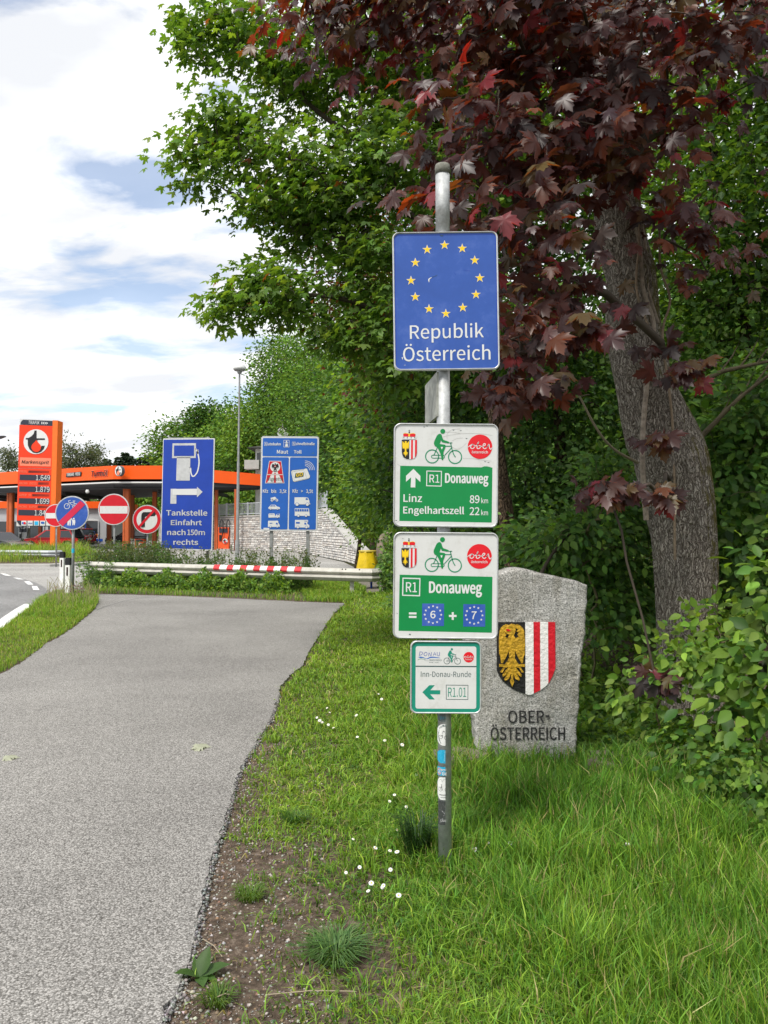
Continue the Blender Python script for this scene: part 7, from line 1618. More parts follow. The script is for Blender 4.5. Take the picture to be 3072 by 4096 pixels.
# regions of foliage: centre px, py, depth, radii, number of twig ends
ELL = [((2380, 200, 5.2), (1.0, .9, .65), 80), ((1950, -100, 4.8), (1.0, 1.0, .50), 80), ((1430, -20, 4.9), (.55, .8, .30), 30), ((1230, 30, 5.2), (.22, .5, .20), 9), ((2900, 60, 5.2), (.9, .9, .6), 44),
       ((2230, 560, 4.9), (.62, .6, .45), 36), ((1870, 450, 4.6), (.28, .5, .24), 9), ((2060, 940, 4.9), (.36, .5, .34), 17), ((2430, 600, 5.3), (.40, .3, .34), 11), ((1760, 780, 4.5), (.14, .4, .18), 6),
       ((2080, 1330, 4.9), (.18, .45, .22), 12), ((2030, 1500, 4.8), (.06, .3, .08), 3), ((2270, 1180, 5.1), (.22, .3, .22), 7), ((2720, 850, 5.7), (.30, .3, .34), 9), ((2850, 1080, 5.8), (.16, .3, .08), 3),
       ((2500, -1500, 5.5), (3.2, 3.2, 1.7), 95), ((3900, -300, 6.5), (1.8, 2.2, 2.2), 50), ((2300, -700, 6.2), (2.3, 1.8, 1.3), 80)]
ELS = [((2740, 1480, 5.5), (.20, .1, .10), 9), ((2640, 1390, 5.6), (.10, .1, .05), 3), ((2450, 1960, 5.0), (.20, .15, .11), 12), ((2620, 1750, 5.5), (.09, .06, .05), 4), ((2640, 1960, 5.4), (.12, .06, .08), 5), ((2640, 2700, 5.0), (.09, .06, .06), 5), ((2120, 1560, 4.8), (.14, .2, .12), 8), ((2330, 1330, 5.0), (.12, .15, .12), 6)]
cl = []; per_c = []
for (c, r, n) in ELL:
    p, _ = in_ell(rg, n, A3(*c), r, .42); cl.append(p)
cl = np.concatenate(cl)
cls = np.concatenate([in_ell(rg, n, A3(*c), r, .6)[0] for c, r, n in ELS]); nb = len(cl); cl = np.concatenate([cl, cls])
root = [(TP_[i] + tb, TR_[i]) for i in range(60, 295, 4)]
br = grow(root, cl, rg, .0035, .52)
V_, F_ = tubes_np([(q - tb, a, b_) for q, a, b_ in br], 5); np_mesh('branches', V_, F_, TWIG, parent=red)
org = A3(2480, 900, YR)
P, tip, nrm = spray(rg, cl[:nb], 8, .17, org, droop=.85, up=.35, rnd=.35)
P2_, t2_, n2_ = spray(rg, cls, 3, .05, org, droop=.8, up=.35, rnd=.35); P = np.concatenate([P, P2_]); tip = np.concatenate([tip, t2_]); nrm = np.concatenate([nrm, n2_])
nrm = nrm + np.array([-.25, -.55, 0])
# leaves of the nearer sprays look towards the open side, lower on the left
S = rg.uniform(.065, .155, len(P)); Rm = frames(tip, nrm)
keep = ~((P[:, 1] < 3.75)); P, S, Rm = P[keep], S[keep], Rm[keep]
cols = [(.060, .030, .032), (.080, .038, .034), (.046, .032, .034), (.12, .045, .024), (.095, .070, .028), (.19, .030, .040), (.13, .065, .060)]
wts = [.26, .22, .17, .13, .11, .03, .08]
inf, dep = inframe(P); order = np.argsort(np.where(inf, dep / S, 1e9))[:1200]
pick = rg.choice(order, 300, replace=False) if len(order) > 300 else order
mask = np.zeros(len(P), bool); mask[pick] = True
leaf_objects('leaf', MAPLE, P[mask] - tb, Rm[mask], S[mask] * 1.0, None, REDLEAF, red, cols, rg)
V_, F_, C_ = leaves(MAPLE, P[~mask] - tb, Rm[~mask], S[~mask], pal(rg, (~mask).sum(), cols, wts), rg, .18)
o = np_mesh('foliage', V_, F_, REDLEAF, C_, parent=red); o['kind'] = 'stuff'
print('red leaves', len(P))

# ------------------------------------------------------------------ big green maple
rg = np.random.default_rng(5)
gb = np.array([A3(2060, 2300, 9.6)[0], 9.6, 0]); gb[2] = float(H(gb[0], gb[1])) - .1
gm_ = empty('green_maple', gb, 'big green maple with layered branches spreading left over the lawn', 'tree')
gtr = [gb * 1.0, A3(2040, 2150, 9.6), A3(2000, 1850, 9.6), A3(1960, 1500, 9.6), A3(1860, 1200, 9.6), A3(1790, 900, 9.6), A3(1740, 500, 9.6), A3(1700, 0, 9.6), A3(1650, -700, 9.7)]
_, GP, GR = trunk_mesh('trunk', [p - gb for p in gtr], [.09, .08, .075, .07, .07, .065, .055, .045, .02], BARK2, gm_, n=24, seg=120, rough=.03)
limbs = [[(1860, 1200, 9.6), (1650, 1060, 9.2), (1400, 960, 9.0), (1150, 880, 8.8), (900, 760, 8.8)], [(1790, 900, 9.6), (1560, 640, 9.4), (1300, 470, 9.2), (1050, 250, 9.2), (850, 130, 9.2)], [(1960, 1500, 9.6), (1700, 1380, 9.2), (1450, 1220, 8.8), (1180, 1180, 8.6), (950, 1240, 8.6)],
         [(1740, 500, 9.6), (1560, 200, 9.5), (1350, -50, 9.5)], [(1820, 1000, 9.6), (1580, 820, 9.0), (1330, 720, 8.9), (1000, 560, 8.8), (760, 580, 8.8)]]
lp = []; root = [(p + gb, r) for p, r in zip(GP[::5], GR[::5])]
for L_ in limbs:
    Q = np.array(spline3([A3(*p) for p in L_], 6)); lp.append((Q - gb, .05, .012)); root += [(p, .03) for p in Q[2:]]
for Q, a, b_ in lp:
    V_, F_ = tubes_np([(Q, a, b_)], 8); np_mesh('limb', V_, F_, TWIG, parent=gm_, smooth=True)
ELG = [((1500, 260, 9.3), (1.15, 1.3, .80), 95), ((1150, 260, 9.2), (.75, 1.0, .62), 50), ((900, 150, 9.2), (.42, .6, .26), 16), ((740, 100, 9.2), (.16, .3, .12), 5), ((1000, 60, 9.2), (.35, .6, .26), 12), ((770, 200, 9.2), (.1, .25, .16), 4),
       ((900, 520, 9.0), (.62, .8, .40), 34), ((760, 640, 8.9), (.24, .5, .20), 10), ((1150, 700, 9.0), (.85, 1.0, .50), 56), ((1480, 700, 9.1), (.90, 1.2, .70), 66), ((1300, 870, 9.0), (.80, .8, .28), 34), ((1080, 850, 8.9), (.45, .6, .15), 14), ((790, 740, 8.8), (.16, .3, .12), 5),
       ((1450, 1080, 8.9), (.55, .8, .42), 36), ((1180, 960, 8.9), (.25, .4, .12), 7), ((1000, 1180, 8.6), (.30, .5, .30), 16), ((900, 1270, 8.6), (.16, .35, .26), 8), ((1180, 1220, 8.7), (.45, .6, .32), 24), ((1440, 1330, 8.8), (.52, .7, .34), 34), ((1060, 1110, 8.7), (.28, .4, .14), 8),
       ((1560, 1500, 8.9), (.30, .6, .30), 16), ((1900, 400, 9.6), (1.2, 1.2, 1.3), 60), ((1500, -600, 9.6), (2.2, 2.0, 1.6), 80)]
cl = np.concatenate([in_ell(rg, int(n * 1.25), A3(*c), r, .5)[0] for c, r, n in ELG])
br = grow(root, cl, rg, .003, .5)
V_, F_ = tubes_np([(q - gb, a, b_) for q, a, b_ in br], 5); np_mesh('branches', V_, F_, TWIG, parent=gm_)
P, tip, nrm = spray(rg, cl, 19, .17, A3(1800, 1000, 9.6), droop=.35, up=.9, rnd=.42, flat=.42)
S = rg.uniform(.06, .11, len(P)); Rm = frames(tip, nrm)
cols = [(.11, .21, .04), (.15, .27, .045), (.08, .155, .03), (.21, .33, .06), (.22, .08, .03)]; wts = [.38, .30, .2, .11, .01]
inf, dep = inframe(P); order = np.argsort(np.where(inf, dep / S, 1e9))[:1500]; pick = rg.choice(order, 300, replace=False)
mask = np.zeros(len(P), bool); mask[pick] = True
leaf_objects('leaf', MAPLE_S, P[mask] - gb, Rm[mask], S[mask], None, LEAF, gm_, cols[:4], rg)
V_, F_, C_ = leaves(MAPLE_S, P[~mask] - gb, Rm[~mask], S[~mask], pal(rg, (~mask).sum(), cols, wts), rg)
o = np_mesh('foliage', V_, F_, LEAF, C_, parent=gm_); o['kind'] = 'stuff'; print('green leaves', len(P))
# distant copper tree showing through it
def simple_tree(name, label, cat, base, trunk_r, top, ell, n, size, tm, cols, m, seed, group=None, wts=None, clump=.22, per=14, bark=None, gnd=True, shell=.4, kw=None):
    """trunk, twigs and a crown of separate leaf-sized faces gathered in clumps"""
    rg = np.random.default_rng(seed); base = np.array(base, float)
    if gnd: base[2] = float(H(base[0], base[1])) - .1
    e = empty(name, base, label, cat, group)
    ctr = np.array([c for c, r, w in ell]); tot = sum(w for _, _, w in ell)
    if trunk_r:
        mid = (base + np.array(top)) / 2 + np.array([rg.normal() * trunk_r * 2, 0, 0]); trunk_mesh('trunk', [np.zeros(3), mid - base, np.array(top) - base], [trunk_r, trunk_r * .7, trunk_r * .25], bark or BARK2, e, n=12, seg=20)
    cl = np.concatenate([in_ell(rg, max(2, int(n * w / tot / per)), c, r, shell)[0] for c, r, w in ell])
    cl[:, 2] = np.maximum(cl[:, 2], H(cl[:, 0], cl[:, 1]) + .05)
    if trunk_r:
        root = [(base + (np.array(top) - base) * t, trunk_r) for t in np.linspace(.15, 1, 9)]; s_ = cl[rg.choice(len(cl), min(len(cl), 90), replace=False)]
        V_, F_ = tubes_np([(q - base, a, b_) for q, a, b_ in grow(root, s_, rg, trunk_r * .09, .5)], 4); np_mesh('branches', V_, F_, TWIG, parent=e)
    org = ctr.mean(0); P, tip, nrm = spray(rg, cl, per, clump, org, **(kw or dict(droop=.3, up=.7, rnd=.5, flat=.7)))
    S = rg.uniform(.65, 1.25, len(P)) * size; Rm = frames(tip, nrm)
    V_, F_, C_ = leaves(tm, P - base, Rm, S, pal(rg, len(P), cols, wts), rg, .2)
    o = np_mesh('crown' if trunk_r else 'foliage', V_, F_, m, C_, parent=e); o['kind'] = 'stuff' if False else 'stuff'
    return e
MID = [(.09, .185, .035), (.135, .25, .045), (.06, .135, .028), (.18, .30, .055)]
DARK = [(.05, .12, .025), (.08, .165, .035), (.036, .09, .022), (.11, .20, .04)]
BRIGHT = [(.14, .25, .04), (.19, .31, .045), (.10, .20, .035), (.23, .35, .06)]
IVY = [(.05, .12, .03), (.08, .17, .04), (.035, .09, .022), (.11, .21, .045)]
COPPER = [(.10, .028, .02), (.07, .02, .018), (.13, .045, .02)]
simple_tree('copper_beech', 'dark copper-leaved tree glimpsed through the green maple left of the border sign', 'tree', A3(1720, 2000, 14), .10, A3(1560, 900, 14), [(A3(1450, 1080, 14), (1.1, .9, 1.4), 2), (A3(1560, 1500, 14), (.7, .8, .9), 1)], 3600, .10, CARD, COPPER, LEAF, 31)

# ------------------------------------------------------------------ woodland on the slope (right and behind)
def Tr(label, px, py, Y, specs, n, size, cols, seed, tr=.12, tm=CARD, name='forest_tree', clump=.35, m=LEAF, **k):
    """specs: (px, py, Y, rx, ry, rz, weight)"""
    b0 = A3(px, py, Y); ell = [(A3(a, b_, c), (d, e_, f), w) for a, b_, c, d, e_, f, w in specs]
    return simple_tree(name, label, 'tree', b0, tr, ell[0][0] + np.array([0, 0, ell[0][1][2] * .5]), ell, n, size, tm, cols, m, seed, group='trees of the wooded slope', clump=clump, **k)
Tr('slender tree with a bare yellowish trunk behind the green signs', 2085, 2260, 8.8, [(1900, 500, 9.6, 1.0, .8, 1.6, 1), (2000, 1300, 9.4, .5, .5, .6, .3)], 4200, .10, MID, 41, tr=.055, clump=.25)
Tr('dark tree immediately behind the border sign', 1800, 2200, 12.5, [(1750, 1500, 12.5, 1.0, 1.0, 1.4, 1), (1650, 1900, 12.0, .7, .7, .9, .5), (1850, 900, 12.5, 1.4, 1, 1.6, 1)], 14000, .10, DARK, 42, clump=.3)
Tr('dark tree between border sign and crimson maple trunk', 2250, 2100, 11, [(2200, 1500, 11, 1.2, 1.0, 1.4, 1), (2150, 700, 11.5, 1.6, 1.0, 1.8, 1), (2250, 2000, 10.5, .9, .7, .7, .5)], 16000, .10, DARK, 43, clump=.3)
Tr('dark green tree filling the gap right of the crimson maple trunk', 2850, 2000, 9.5, [(2900, 1100, 9.5, 1.0, .9, 1.3, 1), (2950, 500, 10, 1.3, 1.0, 1.3, 1), (2850, 1700, 9.2, .8, .6, .9, .7)], 17000, .095, MID, 44, clump=.28)
Tr('shaded tree at the right edge high above the shrubs', 3250, 1900, 9, [(3200, 900, 9, 1.2, 1.0, 1.6, 1), (3200, 0, 9.5, 1.4, 1.2, 1.6, 1), (3150, 1700, 8.6, .8, .6, .9, .6)], 12000, .10, DARK, 45, clump=.3)
Tr('tall background tree closing the view above the crimson leaves', 2500, 1700, 16, [(2500, 600, 16, 3.2, 1.6, 3.4, 1), (2300, 1500, 15, 2.6, 1.2, 1.6, .7), (2900, 1500, 15, 2.2, 1.2, 1.8, .6)], 20000, .16, DARK, 46, clump=.5)
Tr('tall tree behind the green maple trunk', 1750, 1900, 17, [(1750, 500, 17, 2.0, 1.4, 3.4, .9), (1700, 1450, 16, 1.3, 1.2, 1.9, 1)], 13000, .15, MID, 47, clump=.45)
# row of trees leading back along the footpath, left of the signpost
Tr('leafy tree above the footway between toll sign and border sign', 1640, 2200, 22, [(1530, 1650, 22, 1.2, 1.5, 1.9, 1), (1580, 1250, 22, 1.2, 1.2, 1.6, .8), (1580, 1950, 22, .6, .9, .9, .5)], 13000, .15, MID, 48, clump=.45)
Tr('ivy-hung tree right of the toll sign', 1500, 2200, 30, [(1400, 1700, 30, 1.3, 1.6, 2.4, 1), (1410, 1880, 30, .7, 1.0, 1.2, .6)], 10000, .17, DARK, 49, clump=.45)
Tr('round bright green tree at the end of the stone wall', 1420, 2150, 26, [(1450, 1960, 26, .62, .8, 1.0, 1), (1500, 2090, 25, .34, .5, .55, .4), (1480, 1830, 25, .7, .8, .9, .7)], 9000, .12, BRIGHT, 50, tr=.08, clump=.35)
far = [('tallest tree on the hillside left of the toll sign', 1180, 1540, 74, 4.2, 5.0, MID), ('broad tree above the white house', 1060, 1690, 78, 3.6, 3.6, BRIGHT), ('hillside tree directly above the toll sign', 1270, 1640, 60, 3.6, 4.6, MID), ('hillside tree touching the street lamp on its right', 985, 1730, 84, 4.0, 3.6, MID),
       ('pale green tree between street lamp and tall filling station sign', 910, 1800, 88, 4.0, 3.2, BRIGHT), ('hillside tree behind the lamp post foot of the slope', 930, 1890, 80, 3.2, 2.4, MID), ('upper hillside tree just under the green maple branches', 1150, 1470, 78, 3.8, 4.2, MID), ('hillside tree right of the white house', 1215, 1830, 62, 2.2, 2.4, DARK),
       ('dark hillside tree right of the toll sign top', 1350, 1720, 48, 2.6, 3.4, DARK), ('leafy hillside tree under the lowest maple branches', 1290, 1450, 66, 4.2, 4.6, MID), ('hillside tree behind the border sign far up the slope', 1420, 1400, 52, 3.6, 4.6, MID),
       ('feathery tree rising above the tall filling station sign', 840, 1690, 96, 2.8, 2.2, DARK), ('loose-crowned tree left over the tall filling station sign', 740, 1760, 100, 4.4, 2.8, MID), ('light green tree behind the tall filling station sign', 800, 1840, 92, 4.5, 2.4, BRIGHT), ('green tree seen beneath the right end of the canopy', 910, 2010, 86, 3.0, 2.4, MID), ('low hillside tree above the wall railing', 1010, 2000, 74, 2.2, 1.6, BRIGHT), ('green tree seen under the canopy between two columns', 590, 2010, 110, 3.0, 2.4, BRIGHT)]
for i, (lab, px, py, Y, rx, rz, cols) in enumerate(far):
    b0 = A3(px, py, Y); gz = float(H(b0[0], Y)); b0[2] = gz
    ell = [(A3(px, py, Y), (rx, rx * .8, rz), 1), (A3(px, py, Y) + np.array([rx * .4, -1, -rz * .6]), (rx * .8, rx * .7, rz * .7), .6), (A3(px, py, Y) + np.array([-rx * .35, -.5, -rz * .75]), (rx * .7, rx * .7, rz * .6), .5)]
    simple_tree('hillside_tree', lab, 'tree', b0, .22, A3(px, py, Y), ell, 8500, .0042 * Y, CARD, cols, FARLEAF, 100 + i, group='trees on the far hillside', clump=.0085 * Y, gnd=True, shell=.35, per=16, kw=dict(droop=.3, up=.8, rnd=.5, flat=.6))
# thin pale trees behind the pylon and canopy
PALE = [(.13, .15, .085), (.10, .13, .07), (.17, .18, .11), (.08, .10, .05)]
for i, (lab, px, py, Y, rx, rz, tp_) in enumerate([('pale open-crowned tree right of the price pylon', 280, 1800, 120, 2.6, 3.2, 1), ('smaller pale tree between pylon and fascia lettering', 345, 1830, 122, 2.4, 2.2, 1), ('pale low tree above the fascia lettering', 385, 1822, 126, 1.5, 2.2, 1), ('small pale tree at the left edge beside the pylon', 35, 1825, 120, 1.6, 1.9, 1), ('pale bushy tree low behind the pylon', 230, 1850, 118, 2.4, 1.6, 1)]):
    c = A3(px, py, Y); simple_tree('pale_tree', lab, 'tree', c, .16, c, [(c, (rx, rx, rz), 1), (c - np.array([0, 0, rz * .8]), (rx * 1.2, rx, rz * .6), .7)], 1500, .36, CARD, PALE, FARLEAF, 200 + i, group='pale trees behind the petrol station', clump=.5, shell=.7, bark=BARK2)
CONI = [(.05, .08, .045), (.065, .095, .055), (.04, .06, .035)]
for i, (px, py, h) in enumerate([(430, 1842, 5), (475, 1838, 7), (500, 1826, 10), (520, 1835, 8), (545, 1842, 6), (570, 1838, 7), (590, 1832, 8), (612, 1840, 6), (635, 1838, 7)]):
    Y = 190; c = A3(px, py, Y); H0 = float(H(c[0], Y)); rgc = np.random.default_rng(300 + i)
    e = empty('conifer', (c[0], Y, H0), 'dark conifer on the skyline above the canopy, %s' % ('left group', 'left group, before the tallest', 'the tallest of them', 'just right of the tallest', 'middle of the row', 'middle right of the row', 'second tallest', 'second from the blue sign', 'nearest the tall blue sign')[i], 'tree', 'conifers on the skyline')
    top = A3(px, py - h * 1.6, Y)[2]; tot = top - H0
    q = MB(); q.tube([(0, 0, 0), (0, 0, tot)], [.3, .05], BARK2, 6); q.build('trunk', e)
    n = 900; t = rgc.random(n) ** .7; zz = tot * .25 + tot * .75 * t; rr = (1 - t) * tot * .13 + .25; a = rgc.random(n) * 6.28; P = np.stack([rr * np.cos(a) * rgc.random(n) ** .4, rr * np.sin(a) * rgc.random(n) ** .4, zz], 1)
    tip = unit(np.stack([np.cos(a), np.sin(a), -.3 + 0 * a], 1)); nrm = np.tile([0, 0, 1.], (n, 1)) + rgc.normal(size=(n, 3)) * .3
    V_, F_, C_ = leaves(CARD, P, frames(tip, nrm), rgc.uniform(.6, 1.3, n), pal(rgc, n, CONI), rgc); np_mesh('crown', V_, F_, FARLEAF, C_, parent=e)['kind'] = 'stuff'
# far wood that closes the horizon
rgw = np.random.default_rng(9); n = 26000
x = rgw.uniform(-260, -4, n); y = rgw.uniform(150, 420, n); z = H(x, y) + rgw.uniform(0, 7, n) * (1 + .3 * np.sin(x * .3))
P = np.stack([x, y, z], 1); tip = unit(rgw.normal(size=(n, 3)) + [0, 0, .5]); V_, F_, C_ = leaves(CARD, P, frames(tip, rgw.normal(size=(n, 3)) + [0, -.5, .8]), rgw.uniform(1.4, 3.0, n), pal(rgw, n, PALE[1:] + MID), rgw)
tag(np_mesh('far_wood', V_, F_, FARLEAF, C_), 'far wood along the horizon behind the petrol station', 'wood', kind='stuff')

# leafy undergrowth clothing the slope (nobody could count it)
rgw = np.random.default_rng(10); n = 70000
y = 5.6 + 30 * rgw.random(n) ** 1.5; xb = np.interp(y, BY, BX); s = rgw.random(n) ** 1.2 * (4 + y * .35); x = xb + s - .15
z = H(x, y) + rgw.random(n) ** 1.6 * (.15 + .55 * smooth(.5, 2.5, s)) * (0.6 + .5 * n2(x, y, 1.3, 2))
P = np.stack([x, y, z], 1); tip = unit(rgw.normal(size=(n, 3)) * .8 + np.array([-.5, -.5, -.35])); nr = rgw.normal(size=(n, 3)) * .4 + np.array([-.35, -.5, .7])
S = rgw.uniform(.045, .10, n) * np.interp(y, [5, 10, 35], [.75, 1.1, 2.2])
V_, F_, C_ = leaves(CARD, P, frames(tip, nr), S, pal(rgw, n, IVY + MID), rgw, .2)
tag(np_mesh('undergrowth', V_, F_, LEAF, C_), 'dense leafy undergrowth covering the slope behind stone and signs', 'undergrowth', kind='stuff')
n = 11000; y = rgw.uniform(5.25, 8.6, n); x = y * rgw.uniform((2290 - 1536) / FPX, (2760 - 1536) / FPX, n); x += .1 * rgw.normal(size=n); hh = (.06 + .30 * smooth(5.6, 8, y)) * (.6 + .5 * n2(x, y, 3, 6)); z = H(x, y) + np.abs(rgw.random(n) * hh)
nr = rgw.normal(size=(n, 3)) * .4 + np.array([-.1, -.4, .8]); V_, F_, C_ = leaves(OVATE, np.stack([x, y, z], 1), frames(rgw.normal(size=(n, 3)) + [-.2, -.7, -.1], nr), rgw.uniform(.035, .075, n), pal(rgw, n, MID + BRIGHT[:2]), rgw, .2)
tag(np_mesh('ground_cover', V_, F_, LEAF, C_), 'low leafy ground cover between the granite stone and the maple trunk', 'ground cover', kind='stuff')
# far slope ground cover
n = 26000; y = rgw.uniform(33, 120, n); xb = np.interp(y, BY, BX); x = xb + 1 + rgw.random(n) * (20 + y * .3); z = H(x, y) + rgw.random(n) * 2.2
k = ~((np.abs(x + 9.5) < 3.2) & (y > 55) & (y < 72)); x, y, z = x[k], y[k], z[k]; n = len(x)
P = np.stack([x, y, z], 1); V_, F_, C_ = leaves(CARD, P, frames(rgw.normal(size=(n, 3)) + [0, -.4, 0], rgw.normal(size=(n, 3)) * .5 + [-.3, -.6, .7]), rgw.uniform(.25, .7, n), pal(rgw, n, MID + DARK), rgw)
tag(np_mesh('slope_growth', V_, F_, FARLEAF, C_), 'green brush covering the hillside above the stone wall', 'undergrowth', kind='stuff')

# ------------------------------------------------------------------ shrubs
def shrub(label, specs, n, size, cols, seed, tm=OVATE, indiv=0, m=LEAF, clump=.12, per=9, name='shrub', group='shrubs along the lawn edge', stems=True, kw=None, wts=None, shell=.42):
    rg = np.random.default_rng(seed); ell = [(A3(a, b_, c), (d, e_, f), w) for a, b_, c, d, e_, f, w in specs]
    base = ell[0][0].copy(); base[2] = float(H(base[0], base[1])) - .03
    e = empty(name, base, label, 'shrub', group); tot = sum(w for _, _, w in ell)
    cl = np.concatenate([in_ell(rg, max(2, int(n * w / tot / per)), c, r, shell)[0] for c, r, w in ell]); cl[:, 2] = np.maximum(cl[:, 2], H(cl[:, 0], cl[:, 1]) + .04)
    if stems:
        root = [(base + np.array([rg.normal() * .15, rg.normal() * .1, 0]), .01) for _ in range(5)]
        V_, F_ = tubes_np([(q - base, min(a, .012), min(b_, .008)) for q, a, b_ in grow(root, cl[:: max(1, len(cl) // 160)], rg, .0016, .5)], 4); np_mesh('stems', V_, F_, mat('green_stem', (.10, .09, .04), .8, var=.3), parent=e)
    P, tip, nrm = spray(rg, cl, per, clump, np.mean([c for c, _, _ in ell], 0) + np.array([0, .3, -.1]), **(kw or dict(droop=.45, up=.6, rnd=.4, flat=.7)))
    nrm = nrm + np.array([-.2, -.4, 0]); P[:, 2] = np.maximum(P[:, 2], H(P[:, 0], P[:, 1]) + .01)
    S = rg.uniform(.6, 1.3, len(P)) * size; Rm = frames(tip, nrm); mask = np.zeros(len(P), bool)
    if indiv:
        inf, dep = inframe(P); order = np.argsort(np.where(inf, dep / S, 1e9))[:indiv * 2]; mask[rg.choice(order, indiv, replace=False)] = True
        leaf_objects('leaf', tm, P[mask] - base, Rm[mask], S[mask], None, m, e, cols, rg)
    V_, F_, C_ = leaves(tm, P[~mask] - base, Rm[~mask], S[~mask], pal(rg, (~mask).sum(), cols, wts), rg, .26)
    np_mesh('foliage', V_, F_, m, C_, parent=e)['kind'] = 'stuff'
    return e
SH = [(.085, .18, .03), (.13, .24, .035), (.05, .12, .022), (.20, .32, .05), (.10, .17, .025)]
SHD = [(.08, .17, .035), (.11, .22, .045), (.055, .13, .03), (.15, .27, .05)]
shrub('bramble-like shrub spilling onto the lawn at the right edge', [(3000, 3140, 4.3, .26, .4, .22, 1), (3110, 3300, 4.0, .12, .3, .18, .7), (2810, 2960, 4.9, .22, .3, .10, .45), (2690, 3000, 5.0, .12, .2, .06, .18), (3150, 3480, 3.8, .05, .2, .06, .08)], 3900, .051, SH, 61, indiv=300, tm=TOOTHED, clump=.085, kw=dict(droop=.75, up=.55, rnd=.42, flat=.5))
shrub('large-leaved shrub arching in at the right edge beside the crimson maple trunk', [(3140, 2600, 4.6, .16, .4, .26, 1), (3040, 2780, 4.6, .20, .3, .12, .6), (3170, 2250, 4.9, .10, .4, .26, .4)], 800, .105, SH, 62, indiv=200, clump=.15)
shrub('thin shrub in front of the trunk foot of the crimson maple', [(2750, 2640, 5.2, .30, .3, .12, .8), (2900, 2500, 5.3, .25, .25, .15, .6), (2560, 2780, 5.3, .2, .2, .10, .3)], 800, .075, BRIGHT, 63, indiv=60, clump=.12)
shrub('dark shrub behind the granite stone, left of the maple trunk', [(2400, 2350, 7.4, .55, .5, .42, 1), (2200, 2200, 7.6, .55, .5, .35, .8), (2500, 2050, 7.4, .4, .4, .4, .6)], 4200, .078, SHD, 64)
shrub('bushy shrub with fresh leaves over the top of the granite stone', [(2330, 2150, 6.8, .45, .4, .30, 1), (2450, 2450, 6.9, .38, .3, .25, .6), (2420, 1900, 7.0, .35, .3, .2, .5)], 1800, .08, SHD, 65)
shrub('hedge-like shrub behind the lower route signs', [(1790, 2250, 13, .60, .8, .9, 1), (1700, 2380, 14, .35, .6, .4, .6), (1920, 2200, 11, .8, .7, .9, 1)], 8000, .085, MID, 66, tm=CARD)
shrub('low green hedge behind the yellow bin', [(1575, 2290, 19, .30, .8, .50, 1), (1600, 2190, 20, .42, .8, .6, 1)], 5000, .09, MID, 67, tm=CARD)
shrub('dark undergrowth shrub right of the crimson maple trunk', [(2950, 2150, 7.0, .6, .5, .8, 1), (3050, 1700, 7.2, .6, .5, .7, 1), (2880, 1850, 7.4, .4, .4, .5, .5)], 4200, .10, SHD, 68)
shrub('small shrub at the foot of the footway beyond the guardrail end', [(1640, 2430, 15, .35, .6, .2, 1)], 1500, .075, SHD, 69, tm=CARD)
# bare and broken branches in the thicket
thk = empty('fallen_branch', A3(2180, 2330, 6.9), 'bare broken branch leaning behind the granite stone', 'branch'); b0 = np.array(thk.location)
V_, F_ = tubes_np([(np.array([A3(2160, 2300, 6.6) - b0, A3(2200, 2230, 6.7) - b0, A3(2260, 2150, 6.8) - b0, A3(2310, 2110, 6.9) - b0]), .017, .011)], 7); np_mesh('limb', V_, F_, TWIG, parent=thk, smooth=True)
for (lab, P_) in (('long bare branch slanting up to the right edge beside the maple trunk', [(2760, 1790, 6.9), (2850, 1700, 6.8), (2960, 1590, 6.7), (3090, 1490, 6.6)]), ('upper bare branch slanting towards the right edge', [(2780, 1540, 7.0), (2880, 1490, 6.9), (2980, 1465, 6.8), (3100, 1440, 6.8)])):
    b0 = A3(*P_[0]); e = empty('bare_branch', b0, lab, 'branch')
    Q = np.array(spline3([A3(*p) for p in P_], 5)) - b0; br_ = [(Q, .028, .012)]
    for k in (5, 9, 12): br_.append((np.array([Q[k], Q[k] + [.12, 0, .16], Q[k] + [.22, -.05, .40]]), .009, .004))
    V_, F_ = tubes_np(br_, 7); np_mesh('limb', V_, F_, mat('mossy_branch', (.12, .10, .06), .9, var=.3, vs=10), parent=e, smooth=True)
e = empty('bare_branch', A3(2310, 1580, 5.4), 'thin bare shoot hanging left of the crimson maple trunk', 'branch'); b0 = np.array(e.location)
V_, F_ = tubes_np([(np.array(spline3([A3(2310, 1570, 5.4) - b0, A3(2390, 1720, 5.5) - b0, A3(2460, 1800, 5.7) - b0, A3(2550, 1850, 6.0) - b0], 5)), .007, .012)], 6); np_mesh('limb', V_, F_, mat('pale_shoot', (.22, .19, .13), .8), parent=e, smooth=True)

# plants on the strip around the guardrail
def on_rail(px, dy): t = tof(px); p = Lp.lerp(Rp, t); return np.array([p.x, p.y + dy, 0.0])
def strip_plants(name, label, cat, px0, px1, dy0, dy1, h, n, size, cols, seed, tm, kind='stuff', hp=1.3, m=LEAF, dens=None):
    rg = np.random.default_rng(seed); u_ = rg.uniform(px0, px1, n); P = np.array([on_rail(p, d) for p, d in zip(u_, rg.uniform(dy0, dy1, n))])
    hh = h * (0.72 + .28 * np.sin(u_ * .045 + seed) + .15 * np.sin(u_ * .13)); P[:, 2] = rg.random(n) ** hp * hh + .01
    tip = unit(rg.normal(size=(n, 3)) * .6 + np.array([-.1, -.5, .15])); nr = rg.normal(size=(n, 3)) * .45 + np.array([0, -.5, .7])
    V_, F_, C_ = leaves(tm, P, frames(tip, nr), rg.uniform(.6, 1.25, n) * size, pal(rg, n, cols), rg, .2)
    return tag(np_mesh(name, V_, F_, m, C_), label, cat, kind=kind)
strip_plants('ivy', 'bright ivy tumbling down in front of the guardrail towards the path', 'ivy', 440, 1170, -.75, .0, .50, 5200, .09, BRIGHT + MID, 71, OVATE, hp=.8)
